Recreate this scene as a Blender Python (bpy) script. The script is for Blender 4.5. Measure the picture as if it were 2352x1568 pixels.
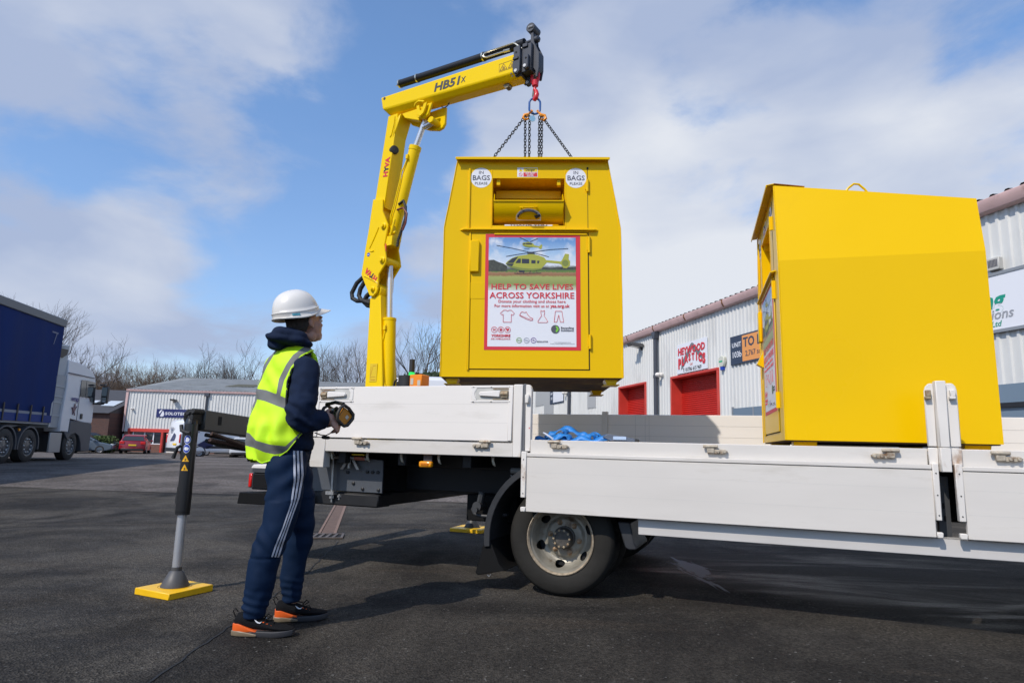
import bpy, bmesh, math, random
from math import sin, cos, pi, radians as R, sqrt, atan2
from mathutils import Vector as V, Matrix as M, noise as NZ
random.seed(7)
for o in list(bpy.data.objects): bpy.data.objects.remove(o)
sc = bpy.context.scene
COL = sc.collection

# ------------------------------------------------------------------ camera
PITCH, ROLL, FPX = 9.274, 1.531, 1620.0
cd = bpy.data.cameras.new("camera"); cam = bpy.data.objects.new("camera", cd); COL.objects.link(cam)
cd.sensor_width = 36; cd.lens = FPX/2560*36; cd.clip_start = .05; cd.clip_end = 3000
p, r = R(PITCH), R(ROLL)
fw = V((0, cos(p), sin(p))); rt = V((1, 0, 0)); up = rt.cross(fw)
rt2 = rt*cos(r)+up*sin(r); up2 = -rt*sin(r)+up*cos(r)
m = M((rt2, up2, -fw)).transposed().to_4x4(); m.translation = V((0, 0, 1.0)); cam.matrix_world = m
sc.camera = cam
sc.render.resolution_x = 1024; sc.render.resolution_y = 682

# ------------------------------------------------------------------ light and sky
SUN_AZ, SUN_EL = R(40), R(45)            # light travels towards +X+Y, comes from behind left
sd = bpy.data.lights.new("sun", 'SUN'); sd.energy = 3.55; sd.angle = R(.55); sd.color = (1, .92, .83)
so = bpy.data.objects.new("sun", sd); COL.objects.link(so)
tosun = V((-sin(SUN_AZ)*cos(SUN_EL), -cos(SUN_AZ)*cos(SUN_EL), sin(SUN_EL)))
so.rotation_euler = tosun.to_track_quat('Z', 'Y').to_euler(); so.location = tosun*60
sc.view_settings.view_transform = 'Standard'; sc.view_settings.look = 'None'
sc.view_settings.exposure = 0.0; sc.view_settings.gamma = 1

def pixdir(px, py):                      # direction of a cloud bank, from where it stood in the sky
    d = fw+rt2*(px-1176)/(FPX*2352/2560)-up2*(py-784)/(FPX*2352/2560)
    return d.normalized()
w = bpy.data.worlds.new("World"); sc.world = w; w.use_nodes = True
N = w.node_tree.nodes; Lk = w.node_tree.links; N.clear()
def nd(t, **k):
    n = N.new(t)
    for a, b in k.items(): setattr(n, a, b)
    return n
def wm(op, a, b=None, c=None):
    n = nd('ShaderNodeMath', operation=op)
    for i, x in enumerate((a, b, c)):
        if x is None: continue
        if isinstance(x, (int, float)): n.inputs[i].default_value = x
        else: Lk.new(x, n.inputs[i])
    return n.outputs[0]
tc = nd('ShaderNodeTexCoord')
sky = nd('ShaderNodeTexSky'); sky.sky_type = 'NISHITA'; sky.sun_disc = False
sky.sun_elevation = SUN_EL; sky.sun_rotation = atan2(tosun.x, tosun.y)
sky.air_density = 1.0; sky.dust_density = .35; sky.ozone_density = 1.6; sky.altitude = 0
mp = nd('ShaderNodeMapping'); mp.inputs['Scale'].default_value = (1, 1, 2.1); mp.inputs['Rotation'].default_value = (.15, .1, .5)
Lk.new(tc.outputs['Generated'], mp.inputs[0])
nz = nd('ShaderNodeTexNoise'); nz.inputs['Scale'].default_value = 4.6; nz.inputs['Detail'].default_value = 9; nz.inputs['Roughness'].default_value = .56
nz.inputs['Distortion'].default_value = .25
Lk.new(mp.outputs[0], nz.inputs[0])
acc = wm('MULTIPLY', wm('SUBTRACT', nz.outputs[0], .5), 3.6)
BL = [(60, 270, 360, .50), (300, 60, 260, .36), (640, 170, 250, .62), (470, 600, 230, .60), (150, 680, 230, .45), (60, 480, 120, -.2), (420, 20, 120, -.3), (150, 620, 160, .2),
      (1050, 20, 260, -.25), (930, 130, 230, -.5), (620, 440, 330, -.55), (880, 340, 240, -.05), (960, 620, 120, .3), (600, 800, 260, -.25), (90, 480, 190, -.1),
      (300, 420, 170, -.3), (1450, 60, 420, .42), (1120, 230, 220, .1), (1260, 330, 240, .45), (1640, 560, 420, .7), (1480, 820, 330, .5), (2200, 460, 300, .5),
      (2080, 120, 330, .25), (1600, 300, 220, -.42), (2250, 240, 160, -.3), (1900, 260, 170, .12), (1000, 800, 200, .1), (2352, 60, 200, -.1), (750, 620, 110, -.1)]
for px, py, rad, wt in BL:
    vd = nd('ShaderNodeVectorMath', operation='DOT_PRODUCT'); Lk.new(tc.outputs['Generated'], vd.inputs[0]); vd.inputs[1].default_value = pixdir(px, py)
    a = math.atan(rad*1.25/1488)
    mr = nd('ShaderNodeMapRange', interpolation_type='SMOOTHSTEP'); Lk.new(vd.outputs['Value'], mr.inputs[0])
    mr.inputs[1].default_value = cos(a); mr.inputs[2].default_value = 1.0; mr.inputs[3].default_value = 0; mr.inputs[4].default_value = wt*1.35
    acc = wm('ADD', acc, mr.outputs[0])
sx_ = nd('ShaderNodeSeparateXYZ'); Lk.new(tc.outputs['Generated'], sx_.inputs[0])
hzm = nd('ShaderNodeMapRange', interpolation_type='SMOOTHSTEP'); Lk.new(sx_.outputs['Z'], hzm.inputs[0])
for i_, v_ in zip((1, 2, 3, 4), (-.05, .26, .80, 0)): hzm.inputs[i_].default_value = v_
acc = wm('ADD', acc, hzm.outputs[0])
cm = nd('ShaderNodeMapRange', interpolation_type='SMOOTHSTEP'); Lk.new(acc, cm.inputs[0])
cm.inputs[1].default_value = -.26; cm.inputs[2].default_value = .80; cm.inputs[3].default_value = .06; cm.inputs[4].default_value = .97
n2 = nd('ShaderNodeTexNoise'); n2.inputs['Scale'].default_value = 3.3; n2.inputs['Detail'].default_value = 5; n2.inputs['Distortion'].default_value = .3
mp2 = nd('ShaderNodeMapping'); mp2.inputs['Location'].default_value = (3, 1, 7); mp2.inputs['Scale'].default_value = (1, 1, 2.4); Lk.new(tc.outputs['Generated'], mp2.inputs[0]); Lk.new(mp2.outputs[0], n2.inputs[0])
br = n2.outputs[0]
for px, py, rad, wt in [(1500, 560, 330, .34), (1500, 820, 300, .3), (1180, 300, 160, .12), (2230, 420, 260, .26), (1250, 640, 200, .2), (430, 580, 180, .08), (1800, 640, 250, .2), (1100, 720, 160, .1), (60, 150, 400, -.06), (1300, 40, 300, -.05)]:
    vd = nd('ShaderNodeVectorMath', operation='DOT_PRODUCT'); Lk.new(tc.outputs['Generated'], vd.inputs[0]); vd.inputs[1].default_value = pixdir(px, py)
    mr = nd('ShaderNodeMapRange', interpolation_type='SMOOTHSTEP'); Lk.new(vd.outputs['Value'], mr.inputs[0])
    mr.inputs[1].default_value = cos(math.atan(rad*1.25/1488)); mr.inputs[2].default_value = 1.0; mr.inputs[3].default_value = 0; mr.inputs[4].default_value = wt
    br = wm('ADD', br, mr.outputs[0])
cr = nd('ShaderNodeValToRGB'); Lk.new(br, cr.inputs[0])
CL = .15                                   # world strength
cr.color_ramp.elements[0].position = .42; cr.color_ramp.elements[0].color = (2.75, 3.3, 4.6, 1)
cr.color_ramp.elements[1].position = .92; cr.color_ramp.elements[1].color = (5.2, 5.4, 5.8, 1)
sb = nd('ShaderNodeMixRGB', blend_type='MULTIPLY'); sb.inputs[0].default_value = 1; Lk.new(sky.outputs[0], sb.inputs[1]); sxt = nd('ShaderNodeSeparateXYZ'); Lk.new(tc.outputs['Generated'], sxt.inputs[0]); tmr = nd('ShaderNodeMapRange'); Lk.new(sxt.outputs['Z'], tmr.inputs[0]); tmr.inputs[1].default_value = .05; tmr.inputs[2].default_value = .5
tmx = nd('ShaderNodeMixRGB'); Lk.new(tmr.outputs[0], tmx.inputs[0]); tmx.inputs[1].default_value = (.95, .98, 1.10, 1); tmx.inputs[2].default_value = (.98, 1.22, 1.42, 1); Lk.new(tmx.outputs[0], sb.inputs[2])
mx = nd('ShaderNodeMixRGB'); Lk.new(cm.outputs[0], mx.inputs[0]); Lk.new(sb.outputs[0], mx.inputs[1]); Lk.new(cr.outputs[0], mx.inputs[2])
bg = nd('ShaderNodeBackground'); bg.inputs[1].default_value = CL; Lk.new(mx.outputs[0], bg.inputs[0])
wo = nd('ShaderNodeOutputWorld'); Lk.new(bg.outputs[0], wo.inputs[0])

# ------------------------------------------------------------------ helpers
def srgb(r, g, b):
    f = lambda c: c/12.92 if c <= .04045 else ((c+.055)/1.055)**2.4
    return (f(r/255), f(g/255), f(b/255))
MATS = {}
def mat(name, col, rough=.5, metal=0, var=0, vs=3., bump=0, bs=40., dirt=None, ds=2., dt=.55, coat=0, emit=None, stretch=None, spec=.5, trans=0):
    if name in MATS: return MATS[name]
    m = bpy.data.materials.new(name); m.use_nodes = True; nt = m.node_tree; n = nt.nodes; l = nt.links
    b = n['Principled BSDF']; b.inputs['Roughness'].default_value = rough; b.inputs['Metallic'].default_value = metal
    b.inputs['Base Color'].default_value = (*col, 1); b.inputs['Specular IOR Level'].default_value = spec
    if coat: b.inputs['Coat Weight'].default_value = coat; b.inputs['Coat Roughness'].default_value = .12
    if trans: b.inputs['Transmission Weight'].default_value = trans
    if emit: b.inputs['Emission Color'].default_value = (*emit[:3], 1); b.inputs['Emission Strength'].default_value = emit[3]
    t = n.new('ShaderNodeTexCoord'); src = t.outputs['Object']
    if stretch:
        q = n.new('ShaderNodeMapping'); q.inputs['Scale'].default_value = stretch; l.new(src, q.inputs[0]); src = q.outputs[0]
    last = None
    if var:
        a = n.new('ShaderNodeTexNoise'); a.inputs['Scale'].default_value = vs; a.inputs['Detail'].default_value = 6; l.new(src, a.inputs[0])
        rr = n.new('ShaderNodeMapRange'); l.new(a.outputs[0], rr.inputs[0]); rr.inputs[1].default_value = .3; rr.inputs[2].default_value = .7; rr.inputs[3].default_value = 1-var; rr.inputs[4].default_value = 1+var
        h = n.new('ShaderNodeVectorMath'); h.operation = 'SCALE'; h.inputs[0].default_value = col; l.new(rr.outputs[0], h.inputs['Scale']); last = h.outputs[0]
        r2 = n.new('ShaderNodeMapRange'); l.new(a.outputs[0], r2.inputs[0]); r2.inputs[3].default_value = max(.02, rough-.12); r2.inputs[4].default_value = min(1, rough+.12); l.new(r2.outputs[0], b.inputs['Roughness'])
    if dirt:
        a = n.new('ShaderNodeTexNoise'); a.inputs['Scale'].default_value = ds; a.inputs['Detail'].default_value = 9; a.inputs['Roughness'].default_value = .65; l.new(src, a.inputs[0])
        rr = n.new('ShaderNodeMapRange'); l.new(a.outputs[0], rr.inputs[0]); rr.inputs[1].default_value = dt; rr.inputs[2].default_value = dt+.14; rr.inputs[4].default_value = dirt[3]
        mxx = n.new('ShaderNodeMixRGB'); l.new(rr.outputs[0], mxx.inputs[0])
        if last: l.new(last, mxx.inputs[1])
        else: mxx.inputs[1].default_value = (*col, 1)
        mxx.inputs[2].default_value = (*dirt[:3], 1); last = mxx.outputs[0]
    if last: l.new(last, b.inputs['Base Color'])
    if bump:
        a = n.new('ShaderNodeTexNoise'); a.inputs['Scale'].default_value = bs; a.inputs['Detail'].default_value = 4; l.new(src, a.inputs[0])
        bb = n.new('ShaderNodeBump'); bb.inputs['Strength'].default_value = bump; bb.inputs['Distance'].default_value = .01; l.new(a.outputs[0], bb.inputs['Height']); l.new(bb.outputs[0], b.inputs['Normal'])
    MATS[name] = m; return m

def frame(d, upv=V((0, 0, 1))):
    d = d.normalized()
    if abs(d.dot(upv)) > .98: upv = V((0, 1, 0))
    s = d.cross(upv).normalized(); return s, s.cross(d).normalized()
class MB:
    def __init__(s): s.v = []; s.f = []; s.mi = []
    def add(s, vs, fs, mi=0):
        o = len(s.v); s.v += [tuple(x) for x in vs]; s.f += [tuple(i+o for i in f) for f in fs]; s.mi += [mi]*len(fs); return s
    def box(s, x0, x1, y0, y1, z0, z1, mi=0):
        return s.add([(x, y, z) for x in (x0, x1) for y in (y0, y1) for z in (z0, z1)], [(0, 1, 3, 2), (4, 6, 7, 5), (0, 4, 5, 1), (2, 3, 7, 6), (0, 2, 6, 4), (1, 5, 7, 3)], mi)
    def cb(s, c, sz, mi=0):
        return s.box(c[0]-sz[0]/2, c[0]+sz[0]/2, c[1]-sz[1]/2, c[1]+sz[1]/2, c[2]-sz[2]/2, c[2]+sz[2]/2, mi)
    def bar(s, a, b, w, h, mi=0, upv=V((0, 0, 1))):
        a = V(a); b = V(b); x, y = frame(b-a, upv)
        vs = [q+x*i*w/2+y*j*h/2 for q in (a, b) for i, j in ((-1, -1), (1, -1), (1, 1), (-1, 1))]
        return s.add(vs, [(0, 1, 2, 3), (7, 6, 5, 4), (0, 4, 5, 1), (1, 5, 6, 2), (2, 6, 7, 3), (3, 7, 4, 0)], mi)
    def tube(s, pts, r, n=10, caps=True, mi=0, closed=False):
        pts = [V(q) for q in pts]; k = len(pts); rs = r if isinstance(r, (list, tuple)) else [r]*k
        vs = []; fs = []; x = None
        for i, q in enumerate(pts):
            a = pts[(i-1) % k] if (i or closed) else q; b = pts[(i+1) % k] if (i < k-1 or closed) else q
            d = (b-a).normalized()
            if x is None: x, y = frame(d); y = d.cross(x)
            else:
                x = (x-d*x.dot(d)).normalized(); y = d.cross(x)
            vs += [q+(x*cos(t)+y*sin(t))*rs[i] for t in [2*pi*j/n for j in range(n)]]
        for i in range(k if closed else k-1):
            for j in range(n):
                a = i*n+j; b = i*n+(j+1) % n; c = ((i+1) % k)*n+j; d2 = ((i+1) % k)*n+(j+1) % n
                fs.append((a, b, d2, c))
        if caps and not closed: fs += [tuple(range(n-1, -1, -1)), tuple((k-1)*n+j for j in range(n))]
        return s.add(vs, fs, mi)
    def cyl(s, a, b, r, n=20, mi=0, r2=None): return s.tube([a, b], [r, r if r2 is None else r2], n, True, mi)
    def lathe(s, prof, o, ax, n=32, mi=0, close=False):
        o = V(o); ax = V(ax).normalized(); x, y = frame(ax); vs = []; fs = []; k = len(prof)
        for rr, h in prof: vs += [o+ax*h+(x*cos(2*pi*j/n)+y*sin(2*pi*j/n))*max(rr, 1e-4) for j in range(n)]
        for i in range(k if close else k-1):
            for j in range(n):
                i2 = (i+1) % k; fs.append((i*n+j, i*n+(j+1) % n, i2*n+(j+1) % n, i2*n+j))
        return s.add(vs, fs, mi)
    def prism(s, poly, plane, a, b, mi=0):      # polygon in plane 'xz','xy' or 'yz', extruded from a to b
        f = {'xz': lambda q, h: (q[0], h, q[1]), 'xy': lambda q, h: (q[0], q[1], h), 'yz': lambda q, h: (h, q[0], q[1])}[plane]
        k = len(poly); vs = [f(q, a) for q in poly]+[f(q, b) for q in poly]
        return s.add(vs, [tuple(range(k)), tuple(range(2*k-1, k-1, -1))]+[(i, i+k, (i+1) % k+k, (i+1) % k) for i in range(k)], mi)
    def loft(s, rings, caps=True, mi=0, closed=True):
        n = len(rings[0]); vs = [q for rg in rings for q in rg]; fs = []
        for i in range(len(rings)-1):
            for j in range(n if closed else n-1):
                fs.append((i*n+j, i*n+(j+1) % n, (i+1)*n+(j+1) % n, (i+1)*n+j))
        if caps: fs += [tuple(range(n-1, -1, -1)), tuple((len(rings)-1)*n+j for j in range(n))]
        return s.add(vs, fs, mi)
    def ell(s, c, rad, rot=None, nu=16, nv=10, mi=0):
        c = V(c); rings = []
        for i in range(nv+1):
            t = pi*i/nv; t = min(max(t, .02), pi-.02)
            rg = []
            for j in range(nu):
                q = V((rad[0]*sin(t)*cos(2*pi*j/nu), rad[1]*sin(t)*sin(2*pi*j/nu), -rad[2]*cos(t)))
                if rot is not None: q = rot @ q
                rg.append(c+q)
            rings.append(rg)
        return s.loft(rings, True, mi)
    def quad(s, a, b, c, d, mi=0): return s.add([a, b, c, d], [(0, 1, 2, 3)], mi)
    def text(s, t, size, o, xd=(1, 0, 0), yd=(0, 0, 1), bold=0, th=.0008, al='CENTER', sx=1, shear=0, mi=0, width=None, sp=1.0):
        cu = bpy.data.curves.new("t", 'FONT'); cu.body = t; cu.size = size; cu.offset = bold*size; cu.extrude = th/2; cu.align_x = al; cu.shear = shear
        cu.resolution_u = 2; cu.space_character = sp
        ob = bpy.data.objects.new("t", cu); COL.objects.link(ob); dg = bpy.context.evaluated_depsgraph_get(); dg.update()
        me = bpy.data.meshes.new_from_object(ob.evaluated_get(dg)); bpy.data.objects.remove(ob)
        xd = V(xd).normalized(); yd = V(yd).normalized(); n = xd.cross(yd); o = V(o)
        if width and len(me.vertices):
            xs = [q.co.x for q in me.vertices]; sx = width/max(1e-6, max(xs)-min(xs))
        s.add([o+xd*q.co.x*sx+yd*q.co.y+n*q.co.z for q in me.vertices], [tuple(f.vertices) for f in me.polygons], mi)
        bpy.data.meshes.remove(me); return s
    def build(s, name, mt, parent=None, label=None, bev=0, seg=1, smooth=True, ang=38):
        me = bpy.data.meshes.new(name); me.from_pydata(s.v, [], s.f)
        for q in (mt if isinstance(mt, (list, tuple)) else [mt]): me.materials.append(q)
        me.polygons.foreach_set('material_index', s.mi)
        bm = bmesh.new(); bm.from_mesh(me); bmesh.ops.recalc_face_normals(bm, faces=bm.faces); bm.to_mesh(me); bm.free()
        if smooth:
            me.polygons.foreach_set('use_smooth', [True]*len(me.polygons)); me.set_sharp_from_angle(angle=R(ang))
        o = bpy.data.objects.new(name, me); COL.objects.link(o); o.parent = parent
        if label: o['label'] = label
        if bev:
            bv = o.modifiers.new('b', 'BEVEL'); bv.width = bev; bv.segments = seg; bv.limit_method = 'ANGLE'; bv.angle_limit = R(40)
        return o
def thing(name, label, cat, loc=(0, 0, 0), rz=0, group=None, rot=None):
    o = bpy.data.objects.new(name, None); COL.objects.link(o); o.location = loc; o.rotation_euler = rot if rot else (0, 0, rz); o.empty_display_size = .3
    return tag(o, label, cat, group)
def tag(o, label, cat, group=None):
    o['label'] = label; o['category'] = cat
    if group: o['group'] = group
    return o
def struct(o): o['kind'] = 'structure'; return o
def kids(o): return [c for c in bpy.data.objects if c.parent == o]
def copy_tree(o, parent=None):
    c = o.copy(); COL.objects.link(c); c.parent = parent
    for k in kids(o): copy_tree(k, c)
    return c
def S(t): return t*t*(3-2*t)
def sstep(a, b, x): t = min(1, max(0, (x-a)/(b-a))); return S(t)
# ------------------------------------------------------------------ common materials
Yel = mat('yellow_paint', (.83, .51, .0002), .30, var=.02, vs=.8, bump=.05, bs=7, spec=.16, dirt=(.68, .40, .01, .3), ds=1.6, dt=.60)
CrY = mat('crane_yellow', (.86, .585, .0005), .34, spec=.18)
Wht = mat('white_aluminium', (.655, .618, .562), .42, var=.05, vs=2, dirt=(.40, .36, .29, .42), ds=2.0, dt=.56, stretch=(.5, 1, 3))
WhU = mat('white_painted_board', (.80, .755, .695), .4, var=.03, vs=2, dirt=(.46, .42, .35, .35), ds=2.4, dt=.60, stretch=(.4, 1, 2))
WhD = mat('white_worn_paint', (.72, .68, .62), .45, var=.06, vs=5, dirt=(.30, .15, .055, .9), ds=6, dt=.60, stretch=(1, 1, .55))
WhP = mat('white_paint', (.77, .735, .685), .42)
VanW = mat('van_white', (.72, .73, .75), .25, coat=.4)
Rust = mat('rusty_steel', (.36, .29, .19), .65, metal=.3, var=.25, vs=60, dirt=(.22, .09, .03, .8), ds=30, dt=.5)
Blk = mat('black_paint', (.018, .018, .019), .38)
BlkR = mat('black_rubber', (.012, .0115, .011), .7, spec=.2, var=.25, vs=6)
BlkP = mat('black_plastic', (.02, .02, .021), .5)
DkG = mat('dark_grey_steel', (.045, .047, .05), .5, var=.1, vs=8)
ChD = mat('chassis_black', (.009, .009, .010), .55, var=.25, vs=6)
Chr = mat('chrome_rod', (.72, .73, .75), .26, metal=.7)
Stl = mat('bare_steel', (.45, .44, .42), .4, metal=.8, var=.15, vs=40)
RimM = mat('silver_wheel_paint', (.29, .27, .22), .42, metal=.25, var=.2, vs=10, dirt=(.12, .07, .035, .9), ds=7, dt=.52)
RimE = mat('rusty_rim_edge', (.42, .34, .24), .6, metal=.3, var=.3, vs=40)
Gls = mat('dark_glass', (.03, .035, .04), .06, spec=.8)
RedM = mat('signal_red', (.62, .02, .015), .35)
RedL = mat('red_lens', (.65, .012, .01), .15, coat=.5)
AmbL = mat('amber_lens', (.90, .33, .005), .2, coat=.5)
Amb = mat('orange_plastic', (.82, .25, .01), .4)
PadY = mat('yellow_plastic', (.88, .50, .005), .42, var=.05, vs=8)
PrW = mat('print_white', (.78, .79, .82), .45)
PrR = mat('print_red', (.66, .030, .045), .45)
PrK = mat('print_black', (.03, .03, .035), .5)
PrG = mat('print_grey', (.09, .09, .11), .5)
PrB = mat('print_blue', (.01, .055, .42), .45)
PrY = mat('print_yellow', (.86, .62, .02), .45)
PlateY = mat('number_plate_yellow', (.85, .55, .02), .4)

# ------------------------------------------------------------------ ground
def gz(y): return .14*sstep(11, 22, y)-.38*sstep(31, 46, y)
def ground_sheet(x0, x1, y0f, y1, nx, ys, dz, name, mt):
    b = MB(); xs = [x0+(x1-x0)*i/nx for i in range(nx+1)]
    vs = [(x, y if y is not None else y0f(x), 0) for y in ys for x in xs]
    vs = [(x, y, gz(y)+dz) for x, y, _ in vs]
    n = nx+1
    b.add(vs, [(i*n+j, i*n+j+1, (i+1)*n+j+1, (i+1)*n+j) for i in range(len(ys)-1) for j in range(nx)])
    return b.build(name, mt, ang=80)
_pr = M.Rotation(R(12), 3, 'Z') @ V((1.62*3.0, 5.75*.75, 0)); WET_SHEEN = (_pr.x, _pr.y, 0)
def asphalt(name, dark, light, brown, wet=False, grain=1.):
    m = bpy.data.materials.new(name); m.use_nodes = True; n = m.node_tree.nodes; l = m.node_tree.links; b = n['Principled BSDF']
    t = n.new('ShaderNodeTexCoord').outputs['Object']
    def noise(sc_, det=5, ro=.55, st=None, dist=0):
        s_ = t
        if st: q = n.new('ShaderNodeMapping'); q.inputs['Scale'].default_value = st; q.inputs['Rotation'].default_value = (0, 0, .5); l.new(t, q.inputs[0]); s_ = q.outputs[0]
        a = n.new('ShaderNodeTexNoise'); a.inputs['Scale'].default_value = sc_; a.inputs['Detail'].default_value = det; a.inputs['Roughness'].default_value = ro; a.inputs['Distortion'].default_value = dist; l.new(s_, a.inputs[0]); return a.outputs[0]
    def mr(s_, a, c, o0=0, o1=1, sm=True):
        q = n.new('ShaderNodeMapRange'); q.interpolation_type = 'SMOOTHSTEP' if sm else 'LINEAR'; l.new(s_, q.inputs[0])
        for i, x in zip((1, 2, 3, 4), (a, c, o0, o1)): q.inputs[i].default_value = x
        return q.outputs[0]
    def mix(f, c1, c2, mode='MIX'):
        q = n.new('ShaderNodeMixRGB'); q.blend_type = mode
        for i, x in zip((0, 1, 2), (f, c1, c2)):
            if isinstance(x, (int, float)): q.inputs[i].default_value = x
            elif isinstance(x, tuple): q.inputs[i].default_value = (*x, 1)
            else: l.new(x, q.inputs[i])
        return q.outputs[0]
    def math_(op, a, c):
        q = n.new('ShaderNodeMath'); q.operation = op
        for i, x in enumerate((a, c)):
            if isinstance(x, (int, float)): q.inputs[i].default_value = x
            else: l.new(x, q.inputs[i])
        return q.outputs[0]
    c = mix(mr(noise(.55, 8, .68, None, .6), .38, .64), dark, light)
    c = mix(mr(noise(1.5, 5, .6, (.35, 1.6, 1), .4), .55, .72, 0, .55), c, brown)
    c = mix(mr(noise(.9, 4, .6, (1.8, .4, 1), .3), .56, .70, 0, .6), c, tuple(x*.45 for x in dark))
    if wet:     # darker relaid patch to the right of the joint
        sx_ = n.new('ShaderNodeSeparateXYZ'); l.new(t, sx_.inputs[0])
        jx = math_('ADD', math_('ADD', sx_.outputs[0], math_('MULTIPLY', sx_.outputs[1], .045)), 1.37)
        fy = mr(math_('ADD', sx_.outputs[1], math_('MULTIPLY', noise(.8, 4), 3.)), 5.2, 7.6, 1, 0)
        c = mix(math_('MULTIPLY', mr(jx, 0, .02), math_('MULTIPLY', fy, .42)), c, tuple(x*.35 for x in dark))
    vo = n.new('ShaderNodeTexVoronoi'); vo.inputs['Scale'].default_value = 95*grain; l.new(t, vo.inputs[0])
    sep = n.new('ShaderNodeSeparateColor'); l.new(vo.outputs['Color'], sep.inputs[0])
    spk = mr(sep.outputs[0], .0, 1, .50, 1.55, False)
    c = mix(1., c, spk, 'MULTIPLY')
    fine = mr(noise(45*grain, 5, .7), .3, .7, .72, 1.28)
    c = mix(1., c, fine, 'MULTIPLY')
    c = mix(mr(sep.outputs[1], .992, .998, 0, .4), c, (.28, .27, .25))
    rgh = mr(noise(2.2, 4), .3, .7, .74, .92)
    if wet:
        q = n.new('ShaderNodeVectorMath'); q.operation = 'DISTANCE'; l.new(t, q.inputs[0]); q.inputs[1].default_value = wet
        d = math_('DIVIDE', q.outputs['Value'], 3.6)
        wv = math_('SUBTRACT', math_('ADD', noise(.75, 6, .62, (.8, 1.6, 1), .5), .16), d)
        wet_shade_mask = mr(wv, .14, .32)
        c = mix(math_('MULTIPLY', wet_shade_mask, .8), c, tuple(x*.3 for x in dark))  # wet tone, deepened further to paint in shade beside the truck
        rgh = mix(wet_shade_mask, rgh, mr(noise(1.1, 6, .65, (.35, 1.5, 1), .6), .40, .62, .72, .36))
        q2 = n.new('ShaderNodeVectorMath'); q2.operation = 'DISTANCE'; pm_ = n.new('ShaderNodeMapping'); pm_.inputs['Rotation'].default_value = (0, 0, R(12)); pm_.inputs['Scale'].default_value = (3.0, .75, 1); l.new(t, pm_.inputs[0]); l.new(pm_.outputs[0], q2.inputs[0]); q2.inputs[1].default_value = WET_SHEEN
        w2 = mr(math_('SUBTRACT', math_('ADD', noise(3.4, 7, .66, (1.6, .45, 1), 1.2), .0), math_('DIVIDE', q2.outputs['Value'], 2.0)), .30, .40)
        rgh = mix(w2, rgh, (.55, .55, .55)); c = mix(math_('MULTIPLY', w2, .85), c, (.115, .15, .20))  # pale blue paints the sky's reflection into the wet streak's colour
    b.inputs['Specular IOR Level'].default_value = .18
    l.new(c, b.inputs['Base Color']); l.new(rgh, b.inputs['Roughness'])
    bb = n.new('ShaderNodeBump'); bb.inputs['Strength'].default_value = .9; bb.inputs['Distance'].default_value = .008
    hh = math_('ADD', math_('MULTIPLY', vo.outputs['Distance'], 1.2), noise(60*grain, 4, .7)); 
    if wet:
        q = n.new('ShaderNodeMath'); q.operation = 'SUBTRACT'; q.inputs[0].default_value = 1; l.new(w2, q.inputs[1]); l.new(math_('MULTIPLY', q.outputs[0], .9), bb.inputs['Strength'])
    l.new(hh, bb.inputs['Height']); l.new(bb.outputs[0], b.inputs['Normal'])
    return m
A1 = asphalt('new_asphalt', (.028, .025, .0215), (.088, .078, .064), (.088, .069, .051), wet=(3.0, 5.9, 0))
A2 = asphalt('old_asphalt', (.092, .080, .070), (.165, .144, .128), (.135, .100, .086), grain=.6)
ys = [-30, -5, 0, 3, 6, 9, 11]+[11+i for i in range(1, 40)]+[60, 90, 200, 700]
g = ground_sheet(-500, 500, None, None, 24, ys, 0, 'asphalt_yard', A1); struct(g)
ye = [None]+[13+i for i in range(0, 40)]+[60, 90, 200]
b = MB(); xs = [-80, -50, -30, -20, -12, -8, -4, -2, 0, 3, 8, 14]
edge = lambda x: 12.35+.10*sin(x*.9)-.085*(x+6) if x < 6 else 11.4
vs = []
for y in ye:
    for x in xs:
        yy = edge(max(x, -20)) if y is None else y+(1.4 if y < 15 else 0)
        vs.append((x, yy, gz(yy)+.005))
nn = len(xs)
b.add(vs, [(i*nn+j, i*nn+j+1, (i+1)*nn+j+1, (i+1)*nn+j) for i in range(len(ye)-1) for j in range(nn-1)])
struct(b.build('old_asphalt_road', A2, ang=80))
# filled trench and joint
Tr = mat('trench_filler', (.135, .085, .062), .85, var=.2, vs=9, bump=.5, bs=80)
TrE = mat('trench_edge_seal', (.21, .135, .10), .8, var=.2, vs=20)
b = MB(); b.quad((-2.05, 7.40, .005), (-1.91, 7.42, .005), (-2.67, 10.97, .005), (-2.80, 10.95, .005)); b.quad((-2.67, 10.97, .005), (-2.8, 10.95, .005), (-2.96, 11.7, .011), (-2.84, 11.7, .011))
struct(b.build('trench_patch', Tr))
b = MB()
for s_ in (0, 1):
    x0, x1 = ((-2.08, -2.05), (-1.91, -1.875))[s_]; xa, xb = ((-2.83, -2.80), (-2.67, -2.63))[s_]
    b.quad((x0, 7.38, .006), (x1, 7.36, .006), (xb, 10.9, .006), (xa, 10.9, .006))
struct(b.build('trench_seal', TrE))
g_ = thing('drain_grate', 'rusty rectangular drain grate set flush in the asphalt at the end of the filled trench', 'drain', (-2.05, 7.21, .004), R(11))
Gr = mat('grate_iron', (.16, .13, .11), .6, metal=.5, var=.3, vs=20)
b = MB(); b.box(-.27, .27, -.15, .15, .001, .003); b.build('drain_hole', mat('drain_dark', (.004, .004, .005), .9), g_)
b = MB(); b.box(-.29, .29, -.17, -.145, .001, .012); b.box(-.29, .29, .145, .17, .001, .012); b.box(-.29, -.265, -.145, .145, .001, .012); b.box(.265, .29, -.145, .145, .001, .012)
for i in range(7): x = -.235+i*.07; b.prism([(x-.014, -.145), (x+.014, -.145), (x+.045, .145), (x+.017, .145)], 'xy', .002, .011)
b.build('grate', Gr, g_)
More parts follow.
